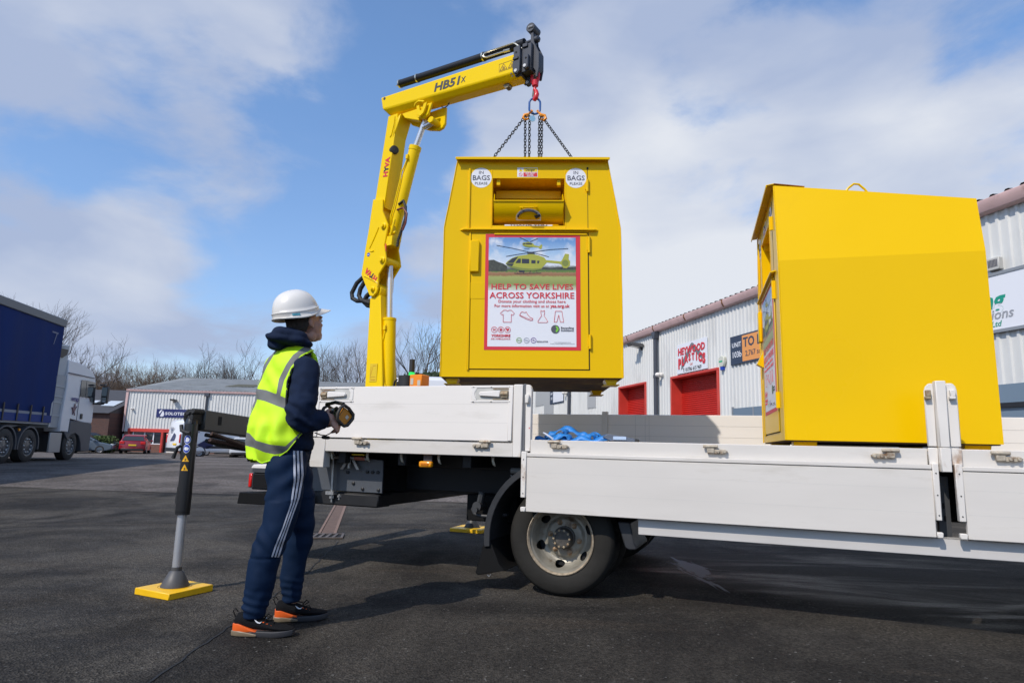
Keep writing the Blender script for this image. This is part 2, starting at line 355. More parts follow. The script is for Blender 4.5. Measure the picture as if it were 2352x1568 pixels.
# asphalt joint line running to the viewer's left foot
b = MB(); pts = [(-1.72, 6.9), (-1.55, 5.4), (-1.5, 4.0), (-1.47, 3.2), (-1.45, 2.2), (-1.42, 1.5)]
pts2 = []
for i in range(60):
    t = i/59*(len(pts)-1); k = min(int(t), len(pts)-2); f = t-k
    pts2.append((pts[k][0]*(1-f)+pts[k+1][0]*f+random.uniform(-.012, .012), pts[k][1]*(1-f)+pts[k+1][1]*f))
for i in range(59):
    (x0, y0), (x1, y1) = pts2[i], pts2[i+1]; w_ = .003+random.random()*.003
    b.quad((x0-w_, y0, .004), (x0+w_, y0, .004), (x1+w_, y1, .004), (x1-w_, y1, .004))
struct(b.build('asphalt_joint', mat('joint_tar', (.012, .012, .012), .7)))

# ------------------------------------------------------------------ bare trees
Bark = mat('bark', (.10, .082, .068), .85, var=.3, vs=3)
BarkL = mat('twig_brown', (.17, .115, .075), .85, var=.3, vs=2)
def tree(name, label, loc, h, seed, mt=Bark, spread=.5, depth=6, tr=.16, lean=0, n0=5, dens=1.22, fork=.25, tw=.010, group='bare trees beyond the yard'):
    rnd = random.Random(seed); t = thing(name, label, 'tree', loc, 0, group)
    tk = MB(); cw = MB(); H = h
    def grow(p_, d, L, r_, k, mb):
        pts = [p_]; q = p_; dd = d.copy(); ns = 4 if k < 2 else 3
        for i in range(ns):
            dd = (dd+V((rnd.gauss(0, .12), rnd.gauss(0, .12), rnd.gauss(.05, .08)))).normalized(); q = q+dd*L/ns; pts.append(q)
        r1 = r_*.62; rs = [r_+(r1-r_)*i/ns for i in range(ns+1)]
        if k >= depth-1: rs[-1] = tw*.5
        mb.tube(pts, rs, 7 if k < 2 else (4 if k < 4 else 3), False)
        if k >= depth: return
        nb = rnd.choice((2, 3, 3) if k < 4 else (2, 3, 4)); nb = max(2, int(nb*dens+.5))
        for j in range(nb):
            f = rnd.uniform(.35, 1) if j else 1.0
            i = min(ns-1, int(f*ns)); st = pts[i].lerp(pts[i+1], f*ns-i) if f < 1 else pts[-1]
            a = rnd.uniform(0, 2*pi); x, y = frame(dd); an = rnd.uniform(.3, .85)*(spread*2) if j else rnd.uniform(.05, .3)
            nd_ = (dd*cos(an)+(x*cos(a)+y*sin(a))*sin(an)); nd_.z += .12; nd_.normalize()
            grow(st, nd_, L*rnd.uniform(.62, .86), max(tw, r_*(.62 if j == 0 else rnd.uniform(.35, .55))), k+1, cw)
    th = h*fork; pts = [V((0, 0, -.3)), V((lean*.3, 0, th*.5)), V((lean, 0, th))]
    tk.tube(pts, [tr*1.25, tr, tr*.85], 10); tk.build('trunk', mt, t)
    for i in range(n0):
        a = 2*pi*i/n0+rnd.uniform(-.4, .4); an = rnd.uniform(.25, .75)*spread*1.6 if i else .05
        d = V((cos(a)*sin(an), sin(a)*sin(an), cos(an)))
        grow(pts[-1]-V((0, 0, rnd.uniform(0, th*.35) if i else 0)), d, h*.27, tr*rnd.uniform(.45, .7), 1, cw)
    # scale the crown to the wanted height
    mz = max(q[2] for q in cw.v); f = (h-th)/(mz-th); cw.v = [(x, y, th+(z-th)*f) if z > th else (x, y, z) for x, y, z in cw.v]
    o = cw.build('crown', mt, t, smooth=False); return t
TR = [ # name,label,(x,y),h,seed,kw
 ('bare_tree', 'tall bare tree just behind the crane column, left of the hanging yellow clothing bank', (-10.2, 76), 17.2, 11, dict(tr=.34, spread=.5, fork=.2, dens=1.0, n0=6)),
 ('bare_tree', 'small bare tree between the crane cylinder and the hanging clothing bank', (-14.0, 80), 14.0, 22, dict(tr=.26, spread=.5, n0=6, fork=.12, dens=1.0)),
 ('bare_tree', 'bare tree just left of the crane column, above the white side board', (-18.8, 78), 14.2, 23, dict(tr=.26, spread=.55, n0=6, fork=.12, dens=1.05)),
 ('bare_tree', 'bushy bare tree seen low between the worker and the crane column', (-22.8, 80), 14.4, 12, dict(tr=.28, spread=.55, dens=1.15, n0=7, fork=.1)),
 ('bare_tree', 'bare tree behind the hard hat of the worker, twigs above the grey roof', (-26.6, 82), 12.6, 13, dict(tr=.26, spread=.6, n0=7, fork=.1, dens=1.05)),
 ('bare_tree', 'bare spreading tree above the grey roof, beside the shoulder of the worker', (-30.8, 76), 13.4, 14, dict(tr=.26, spread=.55, n0=7, fork=.15, dens=1.1)),
 ('bare_tree', 'wide bare tree above the middle of the grey unit roof', (-35.6, 78), 12.9, 15, dict(tr=.26, spread=.6, n0=7, fork=.15, dens=1.1)),
 ('bare_tree', 'brown bushy bare tree at the left end of the grey roof', (-43.6, 80), 11.4, 16, dict(mt=BarkL, tr=.2, spread=.6, n0=9, fork=.1, dens=1.25)),
 ('bare_tree', 'low brown bare tree over the ridge end of the grey unit roof', (-39.8, 84), 11.6, 26, dict(mt=BarkL, tr=.2, spread=.6, n0=8, fork=.1, dens=1.15)),
 ('bare_tree', 'pale brown bare tree above the slate roof, right of the lorry cab', (-48.2, 80), 11.2, 17, dict(mt=BarkL, tr=.2, spread=.6, n0=9, fork=.1, dens=1.25)),
 ('bare_tree', 'bare tree rising right behind the lorry cab mirror', (-52.6, 78), 11.0, 18, dict(mt=BarkL, tr=.2, spread=.5, n0=8, fork=.12, dens=1.3)),
 ('bare_tree', 'tall bare tree with drooping twigs above the lorry cab roof', (-44.6, 68), 12.2, 19, dict(tr=.2, spread=.5, n0=6, fork=.2, dens=1.0)),
 ('bare_tree', 'bare tree whose top twigs show over the blue trailer roof', (-50.3, 68), 16.0, 20, dict(tr=.2, spread=.4, n0=6, fork=.3, dens=1.0)),
]
for nm, lb, (x, y), h, sd_, kw in TR: tree(nm, lb, (x, y, gz(y)), h, sd_, **kw)
# evergreens: leaf clumps through the crown
Evg = mat('evergreen_leaf', (.035, .06, .022), .8, var=.4, vs=2.5)
def leafy(name, label, loc, rad, n, seed, mt, leaf=.12, cat='bush', trunk=False):
    rnd = random.Random(seed); t = thing(name, label, cat, loc); b = MB()
    for i in range(n):
        c = V((rnd.gauss(0, .42), rnd.gauss(0, .42), rnd.random()))
        if c.x**2+c.y**2+(c.z*1.6-.8)**2 > 1.15+rnd.random()*.25: continue
        c = V((c.x*rad[0], c.y*rad[1], c.z*rad[2]+.05))
        a = V((rnd.gauss(0, 1), rnd.gauss(0, 1), rnd.gauss(0, 1))).normalized(); x, y = frame(a); s_ = leaf*rnd.uniform(.5, 1.4)
        b.quad(c-x*s_, c-y*s_*.6, c+x*s_, c+y*s_*.6)
    b.build('foliage' if not trunk else 'crown', mt, t, smooth=False)
    b = MB(); b.tube([(0, 0, -.2), (0, 0, rad[2]*.6)], [.09, .03], 6); b.build('trunk' if trunk else 'stem', Bark, t)
    return t
leafy('evergreen_tree', 'dark evergreen tree at the foot of the tall bare tree, left of the hanging bank', (-4.6, 36, gz(36)), (1.7, 1.4, 4.8), 5200, 3, Evg, .16, 'tree', True)
leafy('evergreen_tree', 'dark evergreen tree low behind the tailboard corner post under the hanging bank', (-.4, 46, gz(46)), (3.6, 1.6, 4.6), 5200, 4, Evg, .18, 'tree', True)
HedG = mat('hedge_leaf', (.07, .11, .025), .75, var=.35, vs=3)
leafy('hedge_bush', 'rounded green bush between the parked grey car and the red hatchback', (-30.9, 50, gz(50)), (1.15, .8, 1.25), 3600, 5, HedG, .07)
# ------------------------------------------------------------------ buildings
Clad = mat('grey_cladding', (.66, .66, .63), .5, var=.05, vs=.6, dirt=(.40, .40, .385, .5), ds=.8, stretch=(1, 1, .35))
CladP = mat('cladding_repaint', (.42, .425, .415), .5)
Pink = mat('faded_red_gutter', (.62, .42, .39), .55, var=.1, vs=2, dirt=(.22, .12, .08, .7), ds=3, dt=.6)
RedD = mat('red_shutter', (.52, .022, .014), .42, var=.08, vs=2)
RedT = mat('red_trim', (.55, .045, .03), .5, var=.1, vs=2)
RoofG = mat('grey_sheet_roof', (.24, .25, .245), .75, var=.2, vs=.9, dirt=(.12, .115, .08, .7), ds=.5, dt=.56)
Slate = mat('slate_roof', (.055, .055, .06), .7, var=.2, vs=4)
def brick(name, c1, c2, mo, sc_=4.4):
    m = bpy.data.materials.new(name); m.use_nodes = True; n = m.node_tree.nodes; l = m.node_tree.links
    t = n.new('ShaderNodeTexCoord'); mp_ = n.new('ShaderNodeMapping'); mp_.inputs['Rotation'].default_value = (R(90), 0, 0); l.new(t.outputs['Object'], mp_.inputs[0])
    k = n.new('ShaderNodeTexBrick'); l.new(mp_.outputs[0], k.inputs[0]); k.inputs['Scale'].default_value = sc_
    for a, c in (('Color1', c1), ('Color2', c2), ('Mortar', mo)): k.inputs[a].default_value = (*c, 1)
    l.new(k.outputs[0], n['Principled BSDF'].inputs['Base Color']); n['Principled BSDF'].inputs['Roughness'].default_value = .85; return m
Brk = brick('red_brick', (.20, .075, .045), (.13, .05, .035), (.20, .17, .15))
BrkD = brick('brown_brick', (.105, .045, .033), (.07, .032, .026), (.10, .085, .075))
Navy = mat('sign_navy', (.015, .022, .12), .45)
SlateB = mat('sign_slate_blue', (.035, .05, .085), .45)
Orng = mat('sign_orange', (.80, .33, .09), .45)
WinB = mat('blue_grey_window_film', (.16, .22, .28), .18, spec=.7)
DkD = mat('dark_interior', (.012, .012, .012), .9)
def corr(b, x0, x1, z0, z1, y, pitch=.2, dep=.035, up=False):
    """trapezoid cladding in local x,z; outward = -y"""
    n = max(1, int((x1-x0)/pitch)); xs = []
    for i in range(n):
        a = x0+(x1-x0)*i/n; w_ = (x1-x0)/n
        xs += [(a, y), (a+w_*.55, y), (a+w_*.66, y-dep), (a+w_*.89, y-dep)]
    xs.append((x1, y)); o = [(x, yy, z0) for x, yy in xs]+[(x, yy, z1) for x, yy in xs]; k = len(xs)
    b.add(o, [(i, i+1, i+1+k, i+k) for i in range(k-1)])
# ---- right-hand warehouse: local x runs towards the camera along the wall, local -y faces the yard
WY = R(76.18); Wo = V((sin(WY)*12, cos(WY)*12, 0))
wh = thing('warehouse', 'long grey corrugated warehouse with pink gutter and red shutters behind the truck', 'warehouse', Wo, -WY)
def shutter(par, x0, x1, z1, rv=.42):
    f = MB()
    f.box(x0-.09, x0, -.06, rv, 0, z1); f.box(x1, x1+.09, -.06, rv, 0, z1); f.box(x0-.09, x1+.09, -.06, rv, z1, z1+.09)
    fo = f.build('door_frame', RedT, par, bev=.006)
    b = MB(); n = int(z1/.075); prof = []
    for i in range(n+1):
        z = z1*i/n; prof += [(rv-.02, z), (rv-.045, z+z1/n*.35), (rv-.045, z+z1/n*.6)]
    prof = [(y, min(z, z1)) for y, z in prof]
    k = len(prof); b.add([(x0, y, z) for y, z in prof]+[(x1, y, z) for y, z in prof], [(i, i+1, i+1+k, i+k) for i in range(k-1)])
    b.build('roller_shutter', RedD, fo, smooth=False)
HD = (-22.68, -19.5, 3.76); SD = (-27.7, -25.05, 3.78)
b = MB(); segs = [(-56, SD[0]-.09, 0, 5.8), (SD[0]-.09, SD[1]+.09, SD[2]+.09, 5.8), (SD[1]+.09, HD[0]-.09, 0, 5.8), (HD[0]-.09, HD[1]+.09, HD[2]+.09, 5.8), (HD[1]+.09, 6, 0, 5.8)]
for a, c, z0, z1 in segs: corr(b, a, c, z0, z1, 0)
b.build('cladding_wall', Clad, wh, smooth=False)
b = MB(); b.box(-56, 6, .46, .5, 0, 5.8); b.box(-56, -55.9, 0, 14, 0, 6.1); b.box(5.9, 6, 0, 14, 0, 6.1); b.build('end_wall', Clad, wh)
b = MB(); n = int(62/.3)
prof = []
for i in range(n): a = -56+62*i/n; prof += [(a, 0), (a+.16, 0), (a+.2, .05), (a+.26, .05)]
k = len(prof); b.add([(x, -.12, 6.07+z) for x, z in prof]+[(x, 14, 7.6+z) for x, z in prof], [(i, i+1, i+1+k, i+k) for i in range(k-1)])
b.build('roof', mat('dark_roof_sheet', (.06, .06, .062), .7), wh, smooth=False)
b = MB(); b.prism([(-.04, 5.77), (-.17, 5.80), (-.24, 5.93), (-.24, 6.03), (-.04, 6.06)], 'yz', -56.1, 6.1); gt = b.build('gutter', Pink, wh, bev=.01)
b = MB()
for i in range(24): x = -54.5+i*2.55; b.prism([(-.245, 5.9), (-.25, 5.92), (-.25, 6.04), (-.04, 6.07), (-.04, 6.06), (-.243, 6.03)], 'yz', x, x+.07); b.prism([(-.17, 5.79), (-.25, 5.92), (-.24, 5.93), (-.165, 5.80)], 'yz', x, x+.07)
b.build('gutter_joint', mat('rust_joint', (.22, .10, .045), .8), gt, smooth=False)
shutter(wh, HD[0], HD[1], HD[2]); shutter(wh, SD[0], SD[1], SD[2])
PipeG = mat('grey_pvc_pipe', (.055, .06, .075), .4)
for x in (-23.8, -34.45, -12.6):
    b = MB(); b.cyl((x, -.16, 0), (x, -.16, 5.6), .085, 14); b.prism([(x-.16, 5.78), (x+.16, 5.78), (x+.1, 5.5), (x-.1, 5.5)], 'xz', -.26, -.05)
    for z in (1.2, 3.9): b.cyl((x, -.16, z), (x, -.16, z+.12), .1, 14)
    b.build('downpipe', PipeG, wh)
b = MB(); b.box(-41.6, -39.6, -.045, -.04, 3.72, 4.85); b.box(-39.6, -37.7, -.045, -.04, 3.0, 4.95); b.build('repainted_patch', CladP, wh, smooth=False)
b = MB(); b.box(-31.85, -30.65, -.045, -.04, 3.1, 4.4); b.build('repainted_patch', CladP, wh, smooth=False)
# lamp, alarm, cameras, vent, windows
def floodlight(par, x, y, z, s=1.0):
    b = MB(); b.prism([(-.42*s, .10*s), (-.38*s, 0), (0, -.05*s), (.06*s, .0), (.02*s, .07*s)], 'yz', -.17*s, .17*s); b.box(-.03*s, .03*s, 0, .12*s, -.12*s, .05*s)
    b.v = [(x+a, y+c, z+d) for a, c, d in b.v]; o = b.build('floodlight', mat('lamp_grey', (.09, .09, .09), .4), par, bev=.01)
    g = MB(); g.quad((x-.13*s, y-.36*s, z-.01*s), (x+.13*s, y-.36*s, z-.01*s), (x+.13*s, y-.1*s, z-.045*s), (x-.13*s, y-.1*s, z-.045*s)); g.build('lamp_lens', mat('lamp_lens', (.5, .5, .48), .2), o)
floodlight(wh, -25.35, -.08, 5.42, 1.3)
def cctv(par, x, y, z):
    b = MB(); b.lathe([(.001, -.02), (.09, 0), (.10, .06), (.08, .1), (.001, .1)], (x, y-.12, z), (0, 1, 0), 16); b.ell((x, y-.2, z), (.09, .12, .09)); b.build('security_camera', WhP, par)
cctv(wh, -23.45, -.03, 4.0); cctv(wh, -35.2, -.02, 4.15)
b = MB(); b.prism([(-.15, .16), (-.17, 0), (-.1, -.15), (.1, -.15), (.17, 0), (.15, .16), (0, .21)], 'xz', -.13, -.03); b.v = [(x-19.08, y, z+3.98) for x, y, z in b.v]
al = b.build('alarm_box', mat('cream_plastic', (.62, .62, .52), .5), wh, bev=.01)
b = MB(); b.box(-19.15, -19.0, -.12, -.04, 3.72, 3.83); b.build('alarm_lamp', PrB, al); b = MB(); b.box(-19.2, -19.0, -.134, -.13, 3.98, 4.03); b.build('alarm_stripe', mat('sign_green', (.02, .42, .2), .5), al)
b = MB(); b.box(-18.55, -8.2, -.07, -.045, .9, 2.42); wi = b.build('window_band', WinB, wh)
b = MB(); b.box(-17.5, -17.44, -.08, -.07, .9, 2.42); b.box(-18.6, -18.55, -.09, -.03, .85, 2.47); b.build('window_frame', mat('frame_grey', (.25, .27, .29), .4), wi)
b = MB(); b.box(-10.6, 3, -.05, -.03, 2.08, 2.36); b.build('lintel_panel', mat('blue_grey_panel', (.17, .23, .29), .45, var=.1, vs=3), wh)
b = MB(); b.box(-10.6, 3, -.12, -.02, 1.98, 2.07); b.build('door_track', mat('dark_track', (.02, .02, .022), .5), wh)
b = MB(); b.box(-9.66, -9.40, -.13, -.02, 4.62, 4.86); ve = b.build('wall_vent', mat('beige_plastic', (.50, .49, .45), .5), wh, bev=.01)
b = MB()
for i in range(7): b.box(-9.62+i*.028, -9.604+i*.028, -.137, -.13, 4.68, 4.82)
b.build('vent_grille', PrG, ve)
# sign boards on the warehouse wall
def board(name, label, x0, x1, z0, z1, mt, y=-.05, cat='sign', par=None, th=.02, M4=None):
    t = thing(name, label, cat); t.matrix_world = (M4 or M.LocRotScale(Wo, M.Rotation(-WY, 3, 'Z'), None)) @ M.Translation(((x0+x1)/2, y, z0))
    b = MB(); b.box(-(x1-x0)/2, (x1-x0)/2, -th, 0, 0, z1-z0); b.build('board', mt, t); return t, (x1-x0)/2, z1-z0
t, hw, hh = board('company_sign', 'white sign with red lettering above the tall red roller shutter', -22.18, -20.02, 3.89, 5.0, PrW)
b = MB(); y = -.0225
b.prism([(-.72, .42), (-.05, 1.02), (.05, 1.06), (.15, 1.02), (.95, .40), (.75, .36), (.5, .5), (.05, .86), (-.42, .36), (-.62, .2), (-.78, .12)], 'xz', y, -.0205)
b.build('roof_emblem', mat('emblem_grey', (.17, .185, .20), .5), t, smooth=False)
b = MB()
b.text('HEYWOOD', .36, (-.02, -.035, .70), yd=(.06, 0, 1), bold=.035, width=1.92, th=.004)
for i, (ch, z, s_) in enumerate(zip('PLASTICS', (.20, .30, .38, .42, .42, .38, .30, .22), (.50, .44, .38, .34, .34, .38, .42, .48))): b.text(ch, s_, (-.86+i*.247, -.036, z), bold=.06, sx=.80, th=.004)
b.build('lettering', PrR, t, smooth=False)
b = MB(); b.text('Ltd', .14, (-.02, -.025, .235), bold=.01, th=.002); b.build('small_lettering', mat('print_orange_red', (.6, .12, .06), .5), t, smooth=False)
b = MB(); b.text('T: 01706 615 969', .19, (.02, -.025, .045), bold=.02, width=1.32, th=.002); b.build('phone_number', PrK, t, smooth=False)
t, hw, hh = board('to_let_sign', 'navy and orange TO LET board partly hidden by the bank on the deck', -18.6, -14.9, 3.82, 4.74, SlateB)
b = MB(); b.box(-hw+.66, hw-.05, -.023, -.0201, .05, hh-.05); b.build('orange_panel', Orng, t)
b = MB(); b.text('UNIT', .22, (-hw+.35, -.023, .55), bold=.012, th=.002); b.text('103b', .27, (-hw+.35, -.023, .22), bold=.012, th=.002); b.build('unit_number', PrW, t, smooth=False)
b = MB(); b.text('TO LET', .42, (-hw+.72, -.026, .50), bold=.025, al='LEFT', th=.002); b.text('2,767 sq ft', .24, (-hw+.82, -.026, .2), bold=.008, al='LEFT', th=.002); b.build('lettering', SlateB, t, smooth=False)
t, hw, hh = board('unit_number_sign', 'small white panel with a navy unit strip left of a downpipe, far along the warehouse', -38.3, -35.65, 3.67, 4.62, SlateB)
b = MB(); b.box(-hw+.65, hw-.06, -.023, -.0201, .07, hh-.07); b.build('white_panel', PrW, t)
b = MB(); b.text('UNIT', .2, (-hw+.33, -.023, .56), bold=.01, th=.002); b.text('103', .24, (-hw+.33, -.023, .26), bold=.01, th=.002); b.build('unit_number', PrW, t, smooth=False)
t, hw, hh = board('company_sign', 'large white sign with green and grey lettering behind the bank on the deck', -14.2, -6.8, 3.47, 4.52, PrW, th=.03)
b = MB(); b.box(-hw-.03, hw+.03, -.045, 0, hh, hh+.06); b.box(-hw-.03, hw+.03, -.045, 0, -.06, 0); b.build('sign_frame', mat('frame_grey', (.25, .27, .29), .4), t)
xg = -9.57+10.5
b = MB(); b.text('Recycling', .47, (xg+.13, -.034, .42), bold=.03, shear=.25, al='RIGHT', th=.004); b.text('Ltd', .15, (xg+.06, -.034, .06), shear=.25, al='RIGHT', bold=.012, th=.004); b.build('green_lettering', mat('sign_teal', (.01, .30, .20), .5), t, smooth=False)
b = MB(); b.text('Solutions', .27, (xg+.31, -.034, .20), bold=.012, shear=.25, al='RIGHT', th=.004); b.build('grey_lettering', mat('sign_grey', (.32, .33, .35), .5), t, smooth=False)

# ---- unit with the navy sign, faces the camera
B1 = V((-33.5, 57, gz(57)))
un = thing('industrial_unit', 'low grey clad unit with pink gutter and brick base across the yard', 'building', B1)
# local x from the left corner, z from the ground
g0 = -B1.z
zc = 1.5+g0; ze = 5.0+g0
b = MB(); corr(b, 0, 8.0, zc, ze, 0, .26, .05); corr(b, 8.0, 10.1, 2.1+g0, ze, 0, .26, .05); corr(b, 10.1, 34, zc, ze, 0, .26, .05); b.build('cladding_wall', Clad, un, smooth=False)
b = MB(); b.box(0, .7, .02, .3, 0, zc); b.box(.7, 3.25, .02, .3, 0, .45+g0); b.box(4.5, 8.0, .02, .3, 0, zc); b.box(10.15, 34, .02, .3, 0, zc); b.box(-.02, .02, .05, 26, 0, ze); b.build('brick_base', Brk, un)
b = MB(); b.box(.75, 3.25, .14, .16, .45+g0, 1.5+g0); wi = b.build('window', Gls, un)
b = MB()
for x in (.72, 1.72, 2.5, 3.2): b.box(x, x+.09, .08, .15, .45+g0, 1.5+g0)
b.box(.72, 3.3, .06, .15, .42+g0, .52+g0); b.build('window_frame', PrW, wi)
b = MB(); b.box(3.62, 4.4, .2, .24, 0, 1.5+g0); b.build('door', WhP, un)
b = MB(); b.box(.36, 4.5, -.12, .1, 1.49+g0, 1.78+g0); b.box(.40, .55, -.1, .1, 0, 1.49+g0); b.box(3.29, 3.46, -.12, .1, 0, 1.49+g0); b.box(10.1, 10.4, -.1, .1, 0, 2.1+g0); b.build('red_trim', RedT, un, bev=.01)
b = MB(); corr(b, 0, 2, 0, 2.1, 0, .12, .02); b.v = [(8.0+z, y+.25, 1.5+g0+(x-0)*.31) for x, y, z in b.v]; b.build('roller_shutter', mat('steel_shutter', (.42, .43, .43), .5), un, smooth=False)
b = MB(); b.box(8.0, 10.1, .5, .55, 0, 2.1+g0); b.build('open_doorway', DkD, un)
b = MB(); b.prism([(0, ze-.02), (-.16, ze), (-.2, ze+.16), (0, ze+.18)], 'yz', -.15, 34); b.prism([(-.16, ze-.1), (.05, ze-.1), (-.02, zc), (-.12, zc)], 'xz', -.12, -.06); b.build('gutter', Pink, un)
b = MB(); n = 110; prof = []
for i in range(n): a = -.2+34.2*i/n; prof += [(a, 0), (a+.14, .06)]
k = len(prof); b.add([(x, -.15, ze+.14+z) for x, z in prof]+[(x-(1.9 if i == 0 else 0), 13, 7.45+g0+z) for i, (x, z) in enumerate(prof)], [(i, i+1, i+1+k, i+k) for i in range(k-1)])
b.v = [tuple(q) for q in b.v]; b.build('roof', RoofG, un, smooth=False)
b = MB()
for x in (6.5, 10.5, 14.8, 19.0): b.add([(x, 4.2, ze+.98), (x+2.6, 4.2, ze+.98), (x+2.7, 6.8, ze+1.43), (x+.2, 6.8, ze+1.43)], [(0, 1, 2, 3)])
b.build('rusty_rooflight', mat('mossy_rooflight', (.10, .095, .06), .8, var=.3, vs=2), un, smooth=False)
b = MB(); b.prism([(-.1, 1.5), (0, 1.5), (0, 0), (-.1, 0)], 'xz', .0, 26); b.add([(0, 0, ze), (0, 13, 7.4+g0), (0, 26, ze)], [(0, 1, 2)]); b.build('gable_wall', Clad, un, smooth=False)
b = MB(); b.cyl((6.95, -.14, 0), (6.95, -.14, ze), .09, 10); b.box(6.75, 7.15, -.26, 0, ze-.3, ze); b.build('downpipe', PipeG, un)
floodlight(un, 4.15, -.1, 4.25+g0, 1.2); cctv(un, .55, -.02, 3.45+g0)
Mu = M.Translation(B1)
t, hw, hh = board('company_sign', 'navy sign with white lettering on the grey unit, partly behind the outrigger beam', 2.65, 6.6, 2.79+g0, 3.51+g0, Navy, M4=Mu)
b = MB(); b.text('SOLOTECH', .34, (-hw+.78, -.025, .22), bold=.03, al='LEFT', sx=1.12, th=.004, sp=1.1)
b.prism([(-hw+.22, .42), (-hw+.34, .6), (-hw+.52, .66), (-hw+.30, .30)], 'xz', -.026, -.0205); b.prism([(-hw+.56, .58), (-hw+.34, .1), (-hw+.52, .06), (-hw+.66, .12), (-hw+.7, .26), (-hw+.66, .4)], 'xz', -.026, -.0205); b.build('lettering', PrW, t, smooth=False)
t, hw, hh = board('notice_sign', 'small blue and white notice on the brick base right of the open doorway', 10.45, 10.85, .55+g0, 1.25+g0, PrW, y=-.02, M4=Mu)
b = MB(); b.box(-hw, hw, -.024, -.0201, .0, .28); b.build('blue_panel', PrB, t)

# ---- brown brick building with slate roof
b3 = thing('brick_building', 'dark brown brick building with a slate roof and skylights behind the parked cars', 'building', (-45.3, 55.5, gz(55)))
b = MB(); b.box(0, 11.3, 0, 10, 0, 3.25); b.build('wall', BrkD, b3)
b = MB(); b.add([(0-.2, -.35, 3.2), (11.4, -.35, 3.2), (11.4, 6, 5.6), (-.2, 6, 5.6), (-.2, 12, 3.2), (11.4, 12, 3.2)], [(0, 1, 2, 3), (3, 2, 5, 4)]); b.add([(11.3, 0, 3.25), (11.3, 6, 5.58), (11.3, 11.6, 3.25)], [(0, 1, 2)]); rf = b.build('roof', Slate, b3, smooth=False)
for x in (7.55, 9.6):
    b = MB(); sl = 2.4/6.35; b.add([(x, 1.3, 3.2+1.65*sl+.06), (x+1.15, 1.3, 3.2+1.65*sl+.06), (x+1.15, 2.7, 3.2+3.05*sl+.06), (x, 2.7, 3.2+3.05*sl+.06)], [(0, 1, 2, 3)]); b.build('skylight', mat('skylight_glass', (.5, .56, .62), .08), rf)

